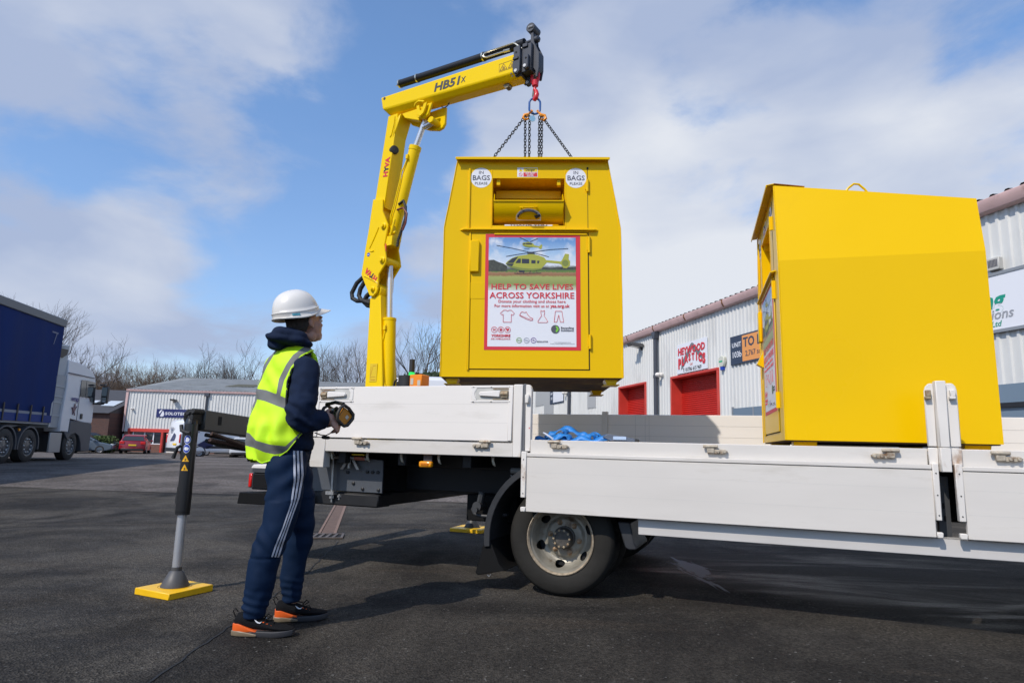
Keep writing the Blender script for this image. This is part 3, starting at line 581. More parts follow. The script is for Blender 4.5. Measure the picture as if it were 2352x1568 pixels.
# ------------------------------------------------------------------ cars
Tyre = mat('tyre_rubber', (.026, .025, .024), .72, var=.2, vs=8)
Alloy = mat('alloy_wheel', (.38, .38, .39), .3, metal=.6)
def wheel(par, c, rad, w_, side=1, rim=Alloy, name='wheel', spokes=True):
    """axis along local y; side -1 shows its face towards -y"""
    c = V(c); b = MB(); s = -side
    b.lathe([(rad*.62, -w_/2), (rad*.9, -w_/2), (rad, -w_/2+.03), (rad, w_/2-.03), (rad*.9, w_/2), (rad*.62, w_/2)], c, (0, 1, 0), 28, close=True)
    o = b.build(name, Tyre, par)
    b = MB(); b.lathe([(rad*.64, w_/2), (rad*.58, w_/2-.01), (rad*.54, w_/2-.06), (rad*.2, w_/2-.03), (.001, w_/2-.02)], c, (0, side, 0), 24); b.build('rim', rim, o)
    return o
def car(name, label, loc, rz, col, L=4.2, W=1.78, H=1.45, kind='hatch', group=None, plate='yellow', cat='car'):
    t = thing(name, label, cat, loc, rz, group); bm_ = mat('car_'+'_'.join(str(int(c*100)) for c in col), col, .22, coat=.6)
    h = H; bp = [(-L/2, .35), (-L/2-.0, .62), (-L/2+.05, .95*h/1.45), (-L*.28, .98*h/1.45), (L*.16, .95*h/1.45), (L*.36, .82*h/1.45), (L/2-.04, .66), (L/2, .35), (L*.42, .22), (-L*.44, .22)]
    rings = []
    for yy, s_, dz in ((-W/2, .96, .02), (-W/2+.1, .995, 0), (W/2-.1, .995, 0), (W/2, .96, .02)):
        rings.append([(x*s_, yy, z*(1-dz)+dz*.5) for x, z in bp])
    b = MB(); b.loft(rings); b.build('body', bm_, t, bev=.05, seg=2)
    zt = h; zb = .93*h/1.45; cb_ = [(-L*.45, zb), (-L*.36, zt-.1), (-L*.28, zt-.01), (-L*.02, zt), (L*.08, zt-.05), (L*.29, zb-.02)]
    wi, wo_ = W*.37, W*.47
    def cyl_(q, f): x, z = q; k = (z-zb)/(zt-zb); return (x, f*(wo_+(wi-wo_)*k), z)
    b = MB(); b.add([cyl_(q, -1) for q in cb_]+[cyl_(q, 1) for q in cb_], [tuple(range(6)), tuple(range(11, 5, -1))]+[(i, i+1, i+7, i+6) for i in range(5)]+[(5, 0, 6, 11)]); b.build('cabin_roof', bm_, t, bev=.04, seg=2)
    def win(nm, qs, f):
        b = MB(); c_ = [V(cyl_(q, f))+V((0, f*.012, 0)) for q in qs]; b.add(c_, [tuple(range(len(c_)))]); b.build(nm, Gls, t, smooth=False)
    for f in (-1, 1): win('side_window', [(-L*.38, zb+.04), (-L*.325, zt-.13), (-L*.08, zt-.08), (-L*.08, zb+.03)], f); win('side_window', [(-L*.06, zb+.03), (-L*.06, zt-.08), (L*.06, zt-.11), (L*.24, zb+.03)], f)
    def cross(nm, xa, za, xb, zb_, mt, off):
        b = MB(); ka = (za-zb)/(zt-zb); kb = (zb_-zb)/(zt-zb); wa = (wo_+(wi-wo_)*ka)*.9; wb = (wo_+(wi-wo_)*kb)*.88
        b.quad((xa+off, -wa, za), (xa+off, wa, za), (xb+off, wb, zb_), (xb+off, -wb, zb_)); b.build(nm, mt, t, smooth=False)
    cross('rear_window', -L*.445, zb+.06, -L*.37, zt-.13, Gls, -.03); cross('windscreen', L*.275, zb+.04, L*.10, zt-.08, Gls, .03)
    for f in (-1, 1):
        b = MB(); b.box(-L/2-.012, -L/2+.12, f*W*.48 if f < 0 else W*.30, -W*.30 if f < 0 else W*.48, .72*h/1.45, .92*h/1.45); b.build('tail_light', RedL, t, bev=.02)
        b = MB(); b.box(L/2-.2, L/2+.0, f*W*.46 if f < 0 else W*.28, -W*.28 if f < 0 else W*.46, .58, .74); b.build('headlight', mat('headlight_glass', (.5, .52, .55), .1), t, bev=.03)
        for x in (-L*.31, L*.31): wheel(t, (x, f*(W/2-.09), .31), .31, .2, f)
        b = MB(); b.box(L*.2, L*.24, f*(W/2+.0) if f > 0 else -W/2-.16, f*(W/2+.16) if f > 0 else -W/2, .92*h/1.45, 1.05*h/1.45); b.build('door_mirror', bm_, t, bev=.02)
    b = MB(); b.box(-L/2-.03, -L/2-.005, -.26, .26, .60, .71); b.build('number_plate', PlateY, t)
    b = MB(); b.box(-L/2-.02, -L/2+.3, -W*.42, W*.42, .24, .40); b.build('bumper_insert', BlkP, t, bev=.03); return t
def gzp(x, y, dz=0): return (x, y, gz(y)+dz)
car('red_hatchback', 'dark red hatchback parked tail-on outside the brick base of the grey unit', gzp(-29.55, 52.1, -.0), R(113), (.26, .008, .018), 4.25, 1.8, 1.46, plate='yellow')
car('white_hatchback', 'white hatchback with dark bumper parked tail-on right of the white van', gzp(-19.2, 48), R(108), (.55, .57, .60), 4.4, 1.85, 1.45)
car('silver_car', 'silver car parked behind the white van, mostly hidden', gzp(-22.3, 51.5), R(30), (.34, .36, .38), 4.4, 1.8, 1.42)
car('grey_estate_car', 'grey car parked side-on behind the lorry cab bumper', gzp(-31.9, 49.0, -.02), R(22), (.10, .13, .16), 4.5, 1.8, 1.42)
car('black_car', 'black car parked behind the grey car, beside the hedge', gzp(-33.4, 52.5, .0), R(25), (.02, .022, .03), 4.7, 1.85, 1.55)
car('blue_car', 'bright blue car showing low behind the lorry bumper', gzp(-32.5, 46.8, -.02), R(22), (.01, .11, .36), 3.9, 1.7, 1.4)
car('blue_car', 'blue van whose roof just shows above the far side board of the truck', gzp(1.25, 17.6, -.25), R(90), (.04, .10, .32), 4.4, 1.95, 1.98, cat='van')
# ---- vans
def van(name, label, loc, rz, L=6.0, W=2.05, H=2.52, deco=True):
    t = thing(name, label, 'van', loc, rz); h = H
    prof = [(-L/2, .42), (-L/2-.02, 1.2), (-L/2+.12, h-.12), (-L/2+.3, h), (L*.18, h), (L*.26, h-.12), (L*.39, 1.42), (L*.47, 1.12), (L/2, .85), (L/2, .4)]
    rings = [[(x*.985, y*s_, z-(.0 if z < h-.3 else .07)) if e else (x, y*s_, z) for x, z in prof] for y, s_, e in ((-W/2, 1, 1), (-W/2+.12, 1, 0), (W/2-.12, 1, 0), (W/2, 1, 1))]
    rings = [[(x, y*(1 if z < 1.3 else 1-.055*(z-1.3)/(h-1.3)), z) for x, y, z in rg] for rg in rings]
    b = MB(); b.loft(rings); b.build('body', VanW, t, bev=.04, seg=2)
    wf = lambda z: W/2*(1 if z < 1.3 else 1-.055*(z-1.3)/(h-1.3))+.012
    for f in (-1, 1):
        b = MB(); q = [(L*.19, 1.45), (L*.19, 2.05), (L*.265, 2.05), (L*.365, 1.42)]; b.add([(x, f*wf(z), z) for x, z in q], [(0, 1, 2, 3)]); b.build('cab_window', Gls, t, smooth=False)
        b = MB(); b.box(-L*.2, L*.17, f*(W/2+.0)-.02, f*(W/2+.0)+.02, .62, .80); b.build('side_moulding', BlkP, t, bev=.01)
        b = MB(); b.box(-L/2-.03, -L/2+.06, f*W*.485-.05, f*W*.485+.05, .95, 1.55); b.build('tail_light', RedL, t, bev=.02)
        for x in (-L*.27, L*.33): wheel(t, (x, f*(W/2-.12), .34), .34, .22, f)
        b = MB(); b.box(L*.26, L*.3, f*(W/2+.02) if f > 0 else -W/2-.24, f*(W/2+.24) if f > 0 else -W/2-.02, 1.45, 1.8); b.build('door_mirror', BlkP, t, bev=.02)
        for x in (-L*.27, L*.33):
            b = MB(); b.lathe([(.36, -.01), (.43, -.01), (.43, .012), (.36, .012)], (x, f*(W/2), .36), (0, 1, 0), 24, close=True); b.build('wheel_arch', BlkP, t)
    b = MB(); b.quad((L*.268, -W*.4, h-.16), (L*.268, W*.4, h-.16), (L*.397, W*.45, 1.44), (L*.397, -W*.45, 1.44)); b.v = [(x+.02, y, z+.02) for x, y, z in b.v]; b.build('windscreen', Gls, t)
    b = MB(); b.box(-L/2-.07, -L/2+.05, -W*.46, W*.46, .36, .62); b.build('rear_bumper', BlkP, t, bev=.03)
    b = MB(); b.box(-L/2-.05, -L/2-.02, -.62, -.1, .80, .92); b.build('number_plate', PlateY, t)
    if deco:
        b = MB(); x0 = -L/2-.03
        for i in range(5): b.quad((x0+.02+i*.008, .60-i*.03, 1.98-i*.09), (x0+.02+i*.008, .02+i*.05, 1.98-i*.09), (x0+.02+i*.008, .02+i*.05, 1.94-i*.09), (x0+.02+i*.008, .6-i*.03, 1.94-i*.09))
        b.add([(x0, -.12, 1.62), (x0, -.34, 1.5), (x0, -.38, 1.3), (x0, -.28, 1.12), (x0, -.1, 1.06), (x0, .42, 1.06)], [tuple(range(6))]); b.build('logo', mat('van_logo_grey', (.05, .055, .12), .4), t, smooth=False)
        b = MB()
        for i in range(5): z = 2.25-i*.13; b.quad((-L*.40+i*.05, -wf(z)-.002, z), (-L*.26-i*.03, -wf(z)-.002, z), (-L*.27-i*.03, -wf(z)-.002, z-.06), (-L*.40+i*.05, -wf(z)-.002, z-.06))
        b.add([(-L*.31, -W/2-.02, .85), (-L*.18, -W/2-.02, 1.3), (-L*.12, -W/2-.02, 1.1), (-L*.12, -W/2-.02, .82), (-L*.17, -W/2-.02, .6), (-L*.2, -W/2-.02, .6)], [tuple(range(6))])
        b.text('SOLOTECH', .2, (L*.03, -wf(1.7)-.004, 1.6), width=1.0, th=.004, bold=.01); b.build('logo', mat('van_logo_navy', (.02, .025, .09), .4), t, smooth=False)
    return t
van('white_van', 'white high-roof panel van with dark half-disc logo parked outside the grey unit', gzp(-20.9, 46.9, 0), R(50), 6.0, 2.05, 2.5)
van('white_van', 'white van hidden behind the truck, only its pale roof showing over the side board', (-2.0, 17.6, -.05), R(180), 4.5, 2.1, 2.80, deco=False)

# ------------------------------------------------------------------ articulated lorry
lo = thing('articulated_lorry', 'articulated lorry with a white cab and tall blue curtain-sided trailer at the left edge', 'lorry', (-15.6, 23.2, .14), R(100))
LB = mat('blue_curtain', (.0075, .027, .125), .7, spec=.12, var=.12, vs=1.2, bump=.6, bs=1.6, stretch=(1, 1, .25))
LG = mat('lorry_grey_plastic', (.075, .08, .09), .5); LW = mat('lorry_white', (.68, .68, .68), .35, coat=.2)
FrW = mat('trailer_front_grey', (.42, .45, .46), .5)
# local: x forward, y left; right side (towards the truck) at y = 0, left side y = 2.5
def yz(y): return y
b = MB(); 
nx = 60; rows = [1.62, 2.2, 3.0, 3.8, 4.6, 4.66]
vs = []
for i in range(nx+1):
    x = -14.7+13.42*i/nx
    for z in rows: vs.append((x, .012*sin(x*4.1)*sin(z*1.3)+.008*sin(x*9+z*2.2), z-.14))
k = len(rows); b.add(vs, [(i*k+j, (i+1)*k+j, (i+1)*k+j+1, i*k+j+1) for i in range(nx) for j in range(k-1)])
cu = b.build('curtain', LB, lo, ang=80)
b = MB(); b.box(-14.7, -1.4, .03, 2.47, 1.2, 4.5); b.box(-1.4, -1.3, .0, 2.5, 1.15, 4.6); b.build('trailer_body', FrW, lo)
b = MB(); b.box(-14.8, -1.22, -.05, .03, 4.52, 4.78); b.box(-14.8, -1.22, 2.47, 2.55, 4.52, 4.78); b.box(-14.8, -1.22, .03, 2.47, 4.66, 4.76); b.build('roof_rail', mat('rail_grey', (.12, .13, .14), .45), lo, bev=.02)
b = MB(); b.box(-14.7, -1.36, -.03, -.012, 1.26, 1.50); b.build('curtain_skirt', mat('blue_skirt', (.008, .04, .20), .5, spec=.2), cu)
b = MB(); b.box(-14.7, -1.7, -.034, -.031, 1.50, 1.58); b.build('reflective_tape', mat('tape_silver', (.22, .25, .30), .5), cu)
b = MB()
for i in range(18): x = -1.98-i*.74; b.box(x, x+.07, -.055, -.036, 1.28, 1.78)
b.build('curtain_buckle', BlkP, cu)
b = MB(); b.box(-2.0, -1.6, -.006, -.004, 4.22, 4.27); b.prism([(-1.72, 4.22), (-1.66, 4.22), (-1.80, 3.85), (-1.84, 3.85)], 'xz', -.006, -.004); b.build('curtain_mark', mat('mark_grey', (.10, .13, .22), .5), cu)
b = MB()
for z in (1.8, 2.2, 2.6, 3.0, 3.45): b.box(-1.3, -1.24, .05, 2.4, z, z+.04)
b.build('bulkhead_rib', FrW, lo)
# cab
prof = [(-.62, .98), (-.50, 1.0), (-.02, .98), (.0, 1.45), (1.62, 1.30), (1.76, 1.4), (1.74, 2.1), (1.68, 2.92), (1.60, 3.08), (1.3, 3.28), (.9, 3.41), (.3, 3.49), (-.44, 3.49), (-.48, 2.6), (-.62, 1.5)]
rings = [[(x, y, z) for x, z in prof] for y in (.0, .12, 2.38, 2.5)]
rings[0] = [(x*.985, y+(.10 if z > 3.3 else (.02 if z > 2.5 else 0)), z) for x, y, z in rings[0]]
b = MB(); b.loft([rings[0], rings[1], rings[2], rings[3]]); cab = b.build('cab', LW, lo, bev=.05, seg=2)
b = MB(); b.prism([(-1.25, 2.9), (-.5, 2.9), (-.44, 3.92), (-1.2, 3.84)], 'xz', .12, .16); b.prism([(-1.25, 3.86), (-.44, 3.9), (-.44, 4.0), (-1.25, 3.94)], 'xz', .12, 2.4); b.build('wind_deflector', FrW, lo, bev=.02)
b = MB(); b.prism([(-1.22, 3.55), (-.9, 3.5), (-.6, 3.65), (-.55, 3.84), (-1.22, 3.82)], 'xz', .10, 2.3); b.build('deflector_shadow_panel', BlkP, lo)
b = MB(); b.prism([(-1.25, 1.12), (-.5, 1.12), (-.5, 2.9), (-1.25, 2.9)], 'xz', .08, .12); b.build('side_fairing', mat('fairing_grey', (.33, .35, .36), .5), lo)
b = MB()
for z in (2.15, 1.95, 1.5, 2.5): b.box(-1.2, -.5, .06, .08, z, z+.04)
b.build('fairing_rib', FrW, lo)
b = MB(); b.add([(x, -.02+(.03 if z > 2.8 else 0), z-.14) for x, z in ((.50, 3.02), (.50, 2.42), (.88, 2.42), (.88, 3.04))], [(0, 1, 2, 3)]); b.add([(x, -.02+(.03 if z > 2.8 else 0), z-.14) for x, z in ((.92, 3.04), (.92, 2.42), (1.3, 2.42), (1.40, 2.27), (1.70, 2.27), (1.66, 3.03))], [tuple(range(6))]); b.build('door_window', Gls, cab, smooth=False)
b = MB()
for z0, z1, x in ((2.4, 1.05, .47), ): b.box(x-.008, x+.008, -.013, -.002, 1.42, 2.3)
b.box(-.5, 1.5, .0, .03, 3.02, 3.05); b.build('door_seam', PrG, cab)
b = MB(); b.box(.70, .86, -.03, -.005, 1.47, 1.66); b.build('door_handle', BlkP, cab, bev=.01)
b = MB(); b.text('wrap', .26, (.16, -.016, 2.08), bold=.02, th=.004); b.build('lettering', mat('lorry_navy', (.05, .04, .2), .5), cab, smooth=False)
b = MB(); b.ell((.16, -.012, 1.78), (.12, .006, .10)); b.ell((.20, -.014, 1.93), (.05, .006, .08)); b.tube([(.0, -.012, 1.86), (.12, -.012, 1.72), (.1, -.012, 1.6)], .018, 5); b.tube([(.25, -.012, 1.78), (.34, -.012, 1.9)], .018, 5); b.tube([(.2, -.012, 1.7), (.26, -.012, 1.58)], .018, 5); b.build('decal', mat('decal_brown', (.22, .13, .14), .6), cab)
b = MB(); b.prism([(0.02, .98), (0.02, 1.40), (1.64, 1.36), (1.74, 1.1), (1.74, .3), (1.08, .3), (.98, .62), (.80, .85), (.5, .95), (.2, .9), (-.05, .7), (-.3, .98)], 'xz', -.015, .3); b.prism([(0.02, .98), (0.02, 1.40), (1.64, 1.36), (1.74, 1.1), (1.74, .3), (1.08, .3), (.98, .62), (.80, .85), (.5, .95), (.2, .9), (-.05, .7), (-.3, .98)], 'xz', 2.2, 2.515); b.box(1.66, 1.78, 0, 2.5, .3, 1.25); b.build('front_bumper', LG, lo, bev=.02)
b = MB(); b.box(1.66, 1.70, .3, 2.2, 1.9, 2.9); b.build('windscreen', Gls, lo)
b = MB(); b.box(-1.2, -.42, -.0, .06, .28, .95); b.build('side_skirt', mat('skirt_silver', (.36, .36, .35), .4, metal=.3), lo, bev=.015)
b = MB(); b.box(-1.2, -.42, .06, 2.4, .3, .9); b.box(-14, 1.6, .5, 2.0, .75, 1.1); b.build('lorry_chassis', BlkP, lo)
b = MB(); b.box(1.85, 2.05, -.36, -.14, 2.12, 2.76); b.box(1.7, 1.9, -.3, -.1, 2.78, 2.84); b.box(1.55, 1.9, -.3, .0, 2.06, 2.12); mi_ = b.build('door_mirror', BlkP, lo, bev=.03)
b = MB(); b.box(1.842, 1.85, -.34, -.16, 2.4, 2.73); b.box(1.842, 1.85, -.34, -.16, 2.16, 2.34); b.build('mirror_glass', mat('mirror_glass', (.35, .4, .45), .03, metal=1), mi_)
LR = mat('lorry_wheel_rim', (.13, .135, .14), .4, metal=.5, var=.4, vs=12)
for x in (.28, -2.45, -3.75, -9.6, -10.9, -12.2):
    for y, f in ((.17, -1), (2.33, 1)):
        o = wheel(lo, (x, y, .51), .51, .32, f, LR)
        b = MB()
        for i in range(10): a = i*pi/5; b.ell((x+.33*.51/.51*cos(a)*.62, y+f*.135, .51+.33*sin(a)*.62), (.03, .03, .03), nu=6, nv=4)
        b.build('wheel_nut', Stl, o)
for x in (-2.45, -3.75):
    b = MB(); n = 12; pts = [(x+.62*cos(a), .51+.62*sin(a)) for a in [pi*(-.06+1.12*i/n) for i in range(n+1)]]; pi_ = [(x+.57*cos(a), .51+.57*sin(a)) for a in [pi*(-.06+1.12*i/n) for i in range(n+1)]]
    b.prism(pts+pi_[::-1], 'xz', .0, .36); b.build('mudguard', LG, lo)
# grey light cluster
b = MB(); b.cyl((-3.1, -.02, 1.0), (-3.1, .02, 1.0), .04, 10); b.build('side_marker', AmbL, lo)
# ------------------------------------------------------------------ flatbed truck: local x forward (towards the right of view), y away from viewer
YT = R(20.917)
tk = thing('flatbed_truck', 'white dropside flatbed truck, one side board up and the others hanging down', 'truck', (.45, 4.6, 0), -YT)
HngM = mat('hinge_worn_white', (.46, .40, .31), .5, metal=.2, var=.2, vs=50, dirt=(.20, .10, .04, .9), ds=22, dt=.52)
def hinge(x, z, par, flip=1, y=-.10):
    b = MB(); f = flip
    b.box(x-.022, x+.022, y-.028, y-.0, z-.024, z+.014)
    b.prism([(x-.02*f, z+.0), (x+.085*f, z+.0), (x+.105*f, z-.012), (x+.085*f, z-.028), (x-.02*f, z-.028)], 'xz', y-.022, y-.004)
    b.cyl((x-.045, y-.024, z+.018), (x+.045, y-.024, z+.018), .012, 8)
    for q in (.045, .085): b.cyl((x+q*f, y-.034, z-.013), (x+q*f, y-.02, z-.013), .012, 8)
    return b.build('hinge', HngM, par, bev=.003)
def rivet(b, x, z, y, r=.006): b.lathe([(r, 0), (r*.9, .003), (.001, .005)], (x, y, z), (0, -1, 0), 8)
# deck and side rails
b = MB(); b.box(-2.12, 5.2, -.02, 2.32, .965, 1.022); b.build('deck_floor', mat('deck_plywood', (.16, .14, .115), .75, var=.25, vs=5), tk)
b = MB(); b.box(-2.01, -.405, -.10, -.02, .932, 1.032); b.box(-2.145, -2.01, -.105, -.02, .805, 1.036); o = b.build('side_rail', Wht, tk, bev=.004)
b = MB(); b.box(-.285, 2.118, -.10, -.02, .935, 1.057); b.box(2.278, 5.2, -.10, -.02, .935, 1.057); b.box(-.285, 5.2, -.02, .0, 1.040, 1.055); b.build('side_rail', Wht, tk, bev=.004)
b = MB(); b.box(-2.12, 5.2, 2.32, 2.38, .93, 1.05); b.build('side_rail', Wht, tk, bev=.004)
# upright rear side board
b = MB(); b.box(-2.125, -.422, -.105, -.075, 1.04, 1.442); b.box(-.455, -.424, -.112, -.105, 1.045, 1.438); b.box(-2.125, -2.09, -.112, -.105, 1.045, 1.438)
sb_ = b.build('side_board', WhU, tk, bev=.004)
b = MB()
for z in (1.17, 1.305): b.box(-2.09, -.456, -.1054, -.1045, z, z+.0012)
b.build('board_seam', mat('seam_grey', (.57, .55, .51), .5), sb_, smooth=False)
b = MB(); b.box(-2.12, -.43, -.102, -.06, 1.033, 1.0395); b.build('rubber_seal', BlkR, sb_)
def latch(x0, x1, f):
    """recessed spring latch: dish, handle, hinge block; f=+1 handle points right"""
    z0, z1 = 1.318, 1.440; b = MB()
    b.box(x0, x1, -.110, -.105, z0, z0+.016); b.box(x0, x1, -.110, -.105, z1-.016, z1)
    def xx(t): return (x0+t) if f > 0 else (x1-t)
    L = x1-x0
    pts = [(xx(L-.05), z1-.016), (xx(L-.005), z1-.016), (xx(L-.005), z0+.016), (xx(L-.05), z0+.016), (xx(L-.03), z0+.05), (xx(L-.03), z1-.05)]
    b.prism(pts, 'xz', -.110, -.105); q = b.build('latch_plate', WhP, sb_, bev=.003)
    b = MB(); a, c = sorted((xx(.02), xx(L-.035))); b.box(a, c, -.1055, -.104, z0+.016, z1-.016); b.build('latch_recess', mat('recess_grey', (.50, .49, .45), .5, var=.1, vs=12), q)
    b = MB(); a, c = xx(.09), xx(L-.075); b.prism([(a, z1-.038), (c, z1-.046), (c+.01*f, z1-.062), (c, z0+.046), (a, z0+.036)], 'xz', -.126, -.106); b.build('latch_handle', WhP, q, bev=.005)
    b = MB(); a, c = sorted((xx(.03), xx(.085))); b.box(a, c, -.122, -.104, z0+.034, z1-.036); b.cyl((a, -.115, (z0+z1)/2), (c, -.115, (z0+z1)/2), .018, 10)
    a, c = sorted((xx(.02), xx(.15))); b.box(a, c, -.112, -.106, z0+.02, z0+.028); b.box(a, c, -.112, -.106, z1-.028, z1-.02); b.build('latch_hinge', Rust, q, bev=.002)
    b = MB()
    for t in (.02, L/2, L-.02):
        for z in (z0+.008, z1-.008): rivet(b, xx(t), z, -.110)
    b.build('rivets', Stl, q)
latch(-2.10, -1.768, 1); latch(-.752, -.428, -1)
hinge(-1.70, 1.018, tk, 1); hinge(-.62, 1.018, tk, -1); hinge(-.105, 1.028, tk, 1); hinge(.93, 1.022, tk, 1, ); hinge(1.93, 1.022, tk, -1); hinge(2.46, 1.022, tk, 1); hinge(3.6, 1.022, tk, 1)
# corner post and front section post
b = MB(); b.box(-.418, -.350, -.108, -.02, .932, 1.447); b.build('corner_post', WhD, tk, bev=.005)
b = MB(); b.box(-.350, -.327, -.095, -.03, .932, 1.452); b.build('rubber_strap', mat('grey_seal', (.12, .125, .135), .6), tk, bev=.004)
b = MB(); b.prism([(-.327, .975), (-.284, .975), (-.284, 1.41), (-.293, 1.435), (-.305, 1.445), (-.327, 1.445)], 'xz', -.10, -.06); po = b.build('section_post', WhD, tk, bev=.004)
b = MB(); b.box(-.325, -.296, -.128, -.1, 1.31, 1.375); b.build('post_catch', WhD, po, bev=.006)
b = MB(); b.prism([(-.300, 1.14), (-.288, 1.143), (-.296, 1.132)], 'xz', -.1015, -.1005); b.build('red_mark', PrR, po, smooth=False)
# hanging boards
def hang(x0, x1, z0, z1, par, y=-.13):
    b = MB(); b.box(x0, x1, y, y+.025, z0, z1-.028); b.box(x0, x1, y-.006, y+.025, z1-.026, z1); o = b.build('hanging_side_board', Wht, par, bev=.004)
    s_ = MB()
    for k in (1, 2): z = z0+(z1-z0)*k/3; s_.box(x0+.01, x1-.01, y-.0004, y+.002, z, z+.0012)
    s_.build('board_seam', mat('seam_grey', (.57, .55, .51), .5), o, smooth=False); return o
h1 = hang(-.300, 2.128, .567, .966, tk); h2 = hang(2.272, 5.1, .567, .962, tk)
for hb, xs_ in ((h1, (-.336, -.300)), (h1, (2.128, 2.158)), (h2, (2.236, 2.272))):
    b = MB(); b.box(xs_[0], xs_[1], -.142, -.105, .661, .975); b.box(xs_[0], xs_[1], -.140, -.105, .567, .598); e = b.build('end_trim', WhD, hb, bev=.004)
    b = MB()
    for z in (.69, .80, .92): rivet(b, sum(xs_)/2, z, -.142, .004)
    b.build('rivets', PrK, e)
# middle side post standing above the boards
b = MB(); b.prism([(2.120, 1.068), (2.120, 1.385), (2.128, 1.41), (2.145, 1.428), (2.166, 1.428), (2.166, 1.068)], 'xz', -.118, -.10); b.prism([(2.228, 1.068), (2.228, 1.428), (2.262, 1.428), (2.276, 1.41), (2.282, 1.385), (2.282, 1.068)], 'xz', -.118, -.10)
b.prism([(2.166, -.10), (2.172, -.150), (2.222, -.150), (2.228, -.10)], 'xy', 1.064, 1.44); mp_ = b.build('side_post', WhD, tk, bev=.004)
b = MB(); b.prism([(2.166, -.10), (2.172, -.150), (2.222, -.150), (2.228, -.10)], 'xy', .928, 1.062); b.box(2.120, 2.166, -.118, -.1, .966, 1.062); b.box(2.228, 2.282, -.118, -.1, .966, 1.062); b.build('post_socket', WhD, tk, bev=.003)
for x in (2.136, 2.256):
    b = MB(); b.box(x-.013, x+.013, -.146, -.118, 1.352, 1.388); b.box(x-.018, x+.012, -.150, -.118, 1.335, 1.352); b.build('post_catch', Rust if x < 2.2 else WhD, mp_, bev=.003)
b = MB(); b.box(2.17, 2.23, .0, .05, .48, .90); ft = b.build('post_bracket', DkG, tk)
b = MB(); b.box(2.192, 2.202, -.004, .0, .72, .75); b.box(2.196, 2.206, -.004, 0, .65, .68); b.build('bracket_slot', DkD, ft)
# far side boards (rear part standing)
b = MB(); b.box(-2.1, -.33, 2.34, 2.37, 1.04, 1.37); b.box(-.27, 2.15, 2.34, 2.37, 1.04, 1.37); b.box(2.25, 5.1, 2.34, 2.37, 1.04, 1.37); o = b.build('far_side_board', WhU, tk, bev=.004)
b = MB()
for z in (1.15, 1.26): b.box(-2.1, 5.1, 2.3385, 2.3405, z, z+.003)
for x in (.02, .12, .16): b.box(x, x+.003, 2.3385, 2.3405, 1.04, 1.36)
b.build('board_seam', mat('seam_grey', (.57, .55, .51), .5), o, smooth=False)
b = MB(); b.box(-.33, -.27, 2.33, 2.38, 1.04, 1.4); b.box(2.15, 2.25, 2.33, 2.38, 1.04, 1.4); b.build('far_post', WhD, tk)
b = MB(); b.box(5.1, 5.16, -.08, 2.36, 1.02, 2.1); b.build('headboard', Wht, tk)
# rear tail: body corner, lamps, under-run bar
b = MB(); b.box(-2.155, -2.13, -.09, 2.3, .83, 1.03); b.build('rear_crossmember', WhD, tk)
b = MB(); b.prism([(-2.84, .775), (-2.82, .80), (-2.70, .805), (-2.45, .80), (-2.45, .765), (-2.84, .765)], 'xz', .02, .32); b.build('rear_lamp_cover', WhP, tk, bev=.01)
b = MB(); b.box(-2.82, -2.45, .02, .30, .735, .765); b.build('lamp_bracket', DkG, tk)
b = MB(); b.box(-2.835, -2.5, .03, .30, .592, .735); lh = b.build('tail_lamp_housing', BlkP, tk, bev=.012)
b = MB(); b.box(-2.872, -2.836, .035, .295, .605, .725); b.build('tail_lamp', RedL, lh, bev=.012, seg=2)
b = MB(); b.box(-2.81, -2.53, .024, .03, .61, .72); b.build('lamp_recess', mat('gloss_black', (.01, .01, .011), .12), lh)
b = MB(); b.prism([(-2.94, .470), (-2.925, .565), (-2.24, .578), (-2.24, .480)], 'xz', .0, .14); b.box(-2.9, -2.7, .14, 2.2, .47, .56); b.build('underrun_bar', mat('bar_black', (.006, .006, .006), .7, spec=.15), tk, bev=.006)
b = MB(); b.box(-2.5, -1.66, .12, 2.1, .50, .605); b.box(-2.3, -1.62, .10, .3, .50, .60); b.build('rear_subframe', ChD, tk, bev=.01)
# grey side plate under the rear, pipes and bolts
b = MB(); b.prism([(-2.45, .615), (-1.6, .612), (-1.605, .87), (-2.1, .905), (-2.45, .90)], 'xz', .12, .135); gp = b.build('side_plate', mat('slate_grey_paint', (.080, .088, .10), .38, var=.06, vs=9), tk, bev=.003)
b = MB()
for x, z in ((-1.93, .765), (-1.87, .68), (-1.745, .775), (-1.695, .775), (-1.645, .775), (-1.78, .64), (-1.632, .638), (-2.3, .79), (-2.3, .68)): b.lathe([(.014, 0), (.014, .010), (.008, .014), (.001, .014)], (x, .12, z), (0, -1, 0), 6)
b.build('bolts', BlkP, gp)
b = MB(); b.cyl((-2.055, .08, .93), (-2.045, .08, .60), .011, 10); b.box(-2.085, -2.01, .05, .11, .585, .612); b.cyl((-2.045, .08, .585), (-2.043, .08, .525), .008, 8); b.cyl((-2.045, .08, .575), (-2.044, .08, .555), .02, 6); b.cyl((-1.985, .10, .59), (-1.985, .10, .545), .008, 8); b.cyl((-1.985, .10, .58), (-1.985, .10, .566), .018, 6); b.build('threaded_rod', Stl, tk)
b = MB(); b.tube([(-2.05, .07, .885), (-1.9, .07, .883), (-1.72, .07, .878)], .014, 10); b.cyl((-1.98, .07, .884), (-1.9, .07, .883), .022, 6); b.prism([(-1.98, .79), (-1.955, .79), (-1.90, .87), (-1.92, .88)], 'xz', .08, .09); b.prism([(-1.80, .79), (-1.825, .79), (-1.88, .87), (-1.86, .88)], 'xz', .08, .09); b.cyl((-1.89, .07, .88), (-1.89, .07, .80), .012, 8); b.build('hydraulic_fitting', Stl, tk)
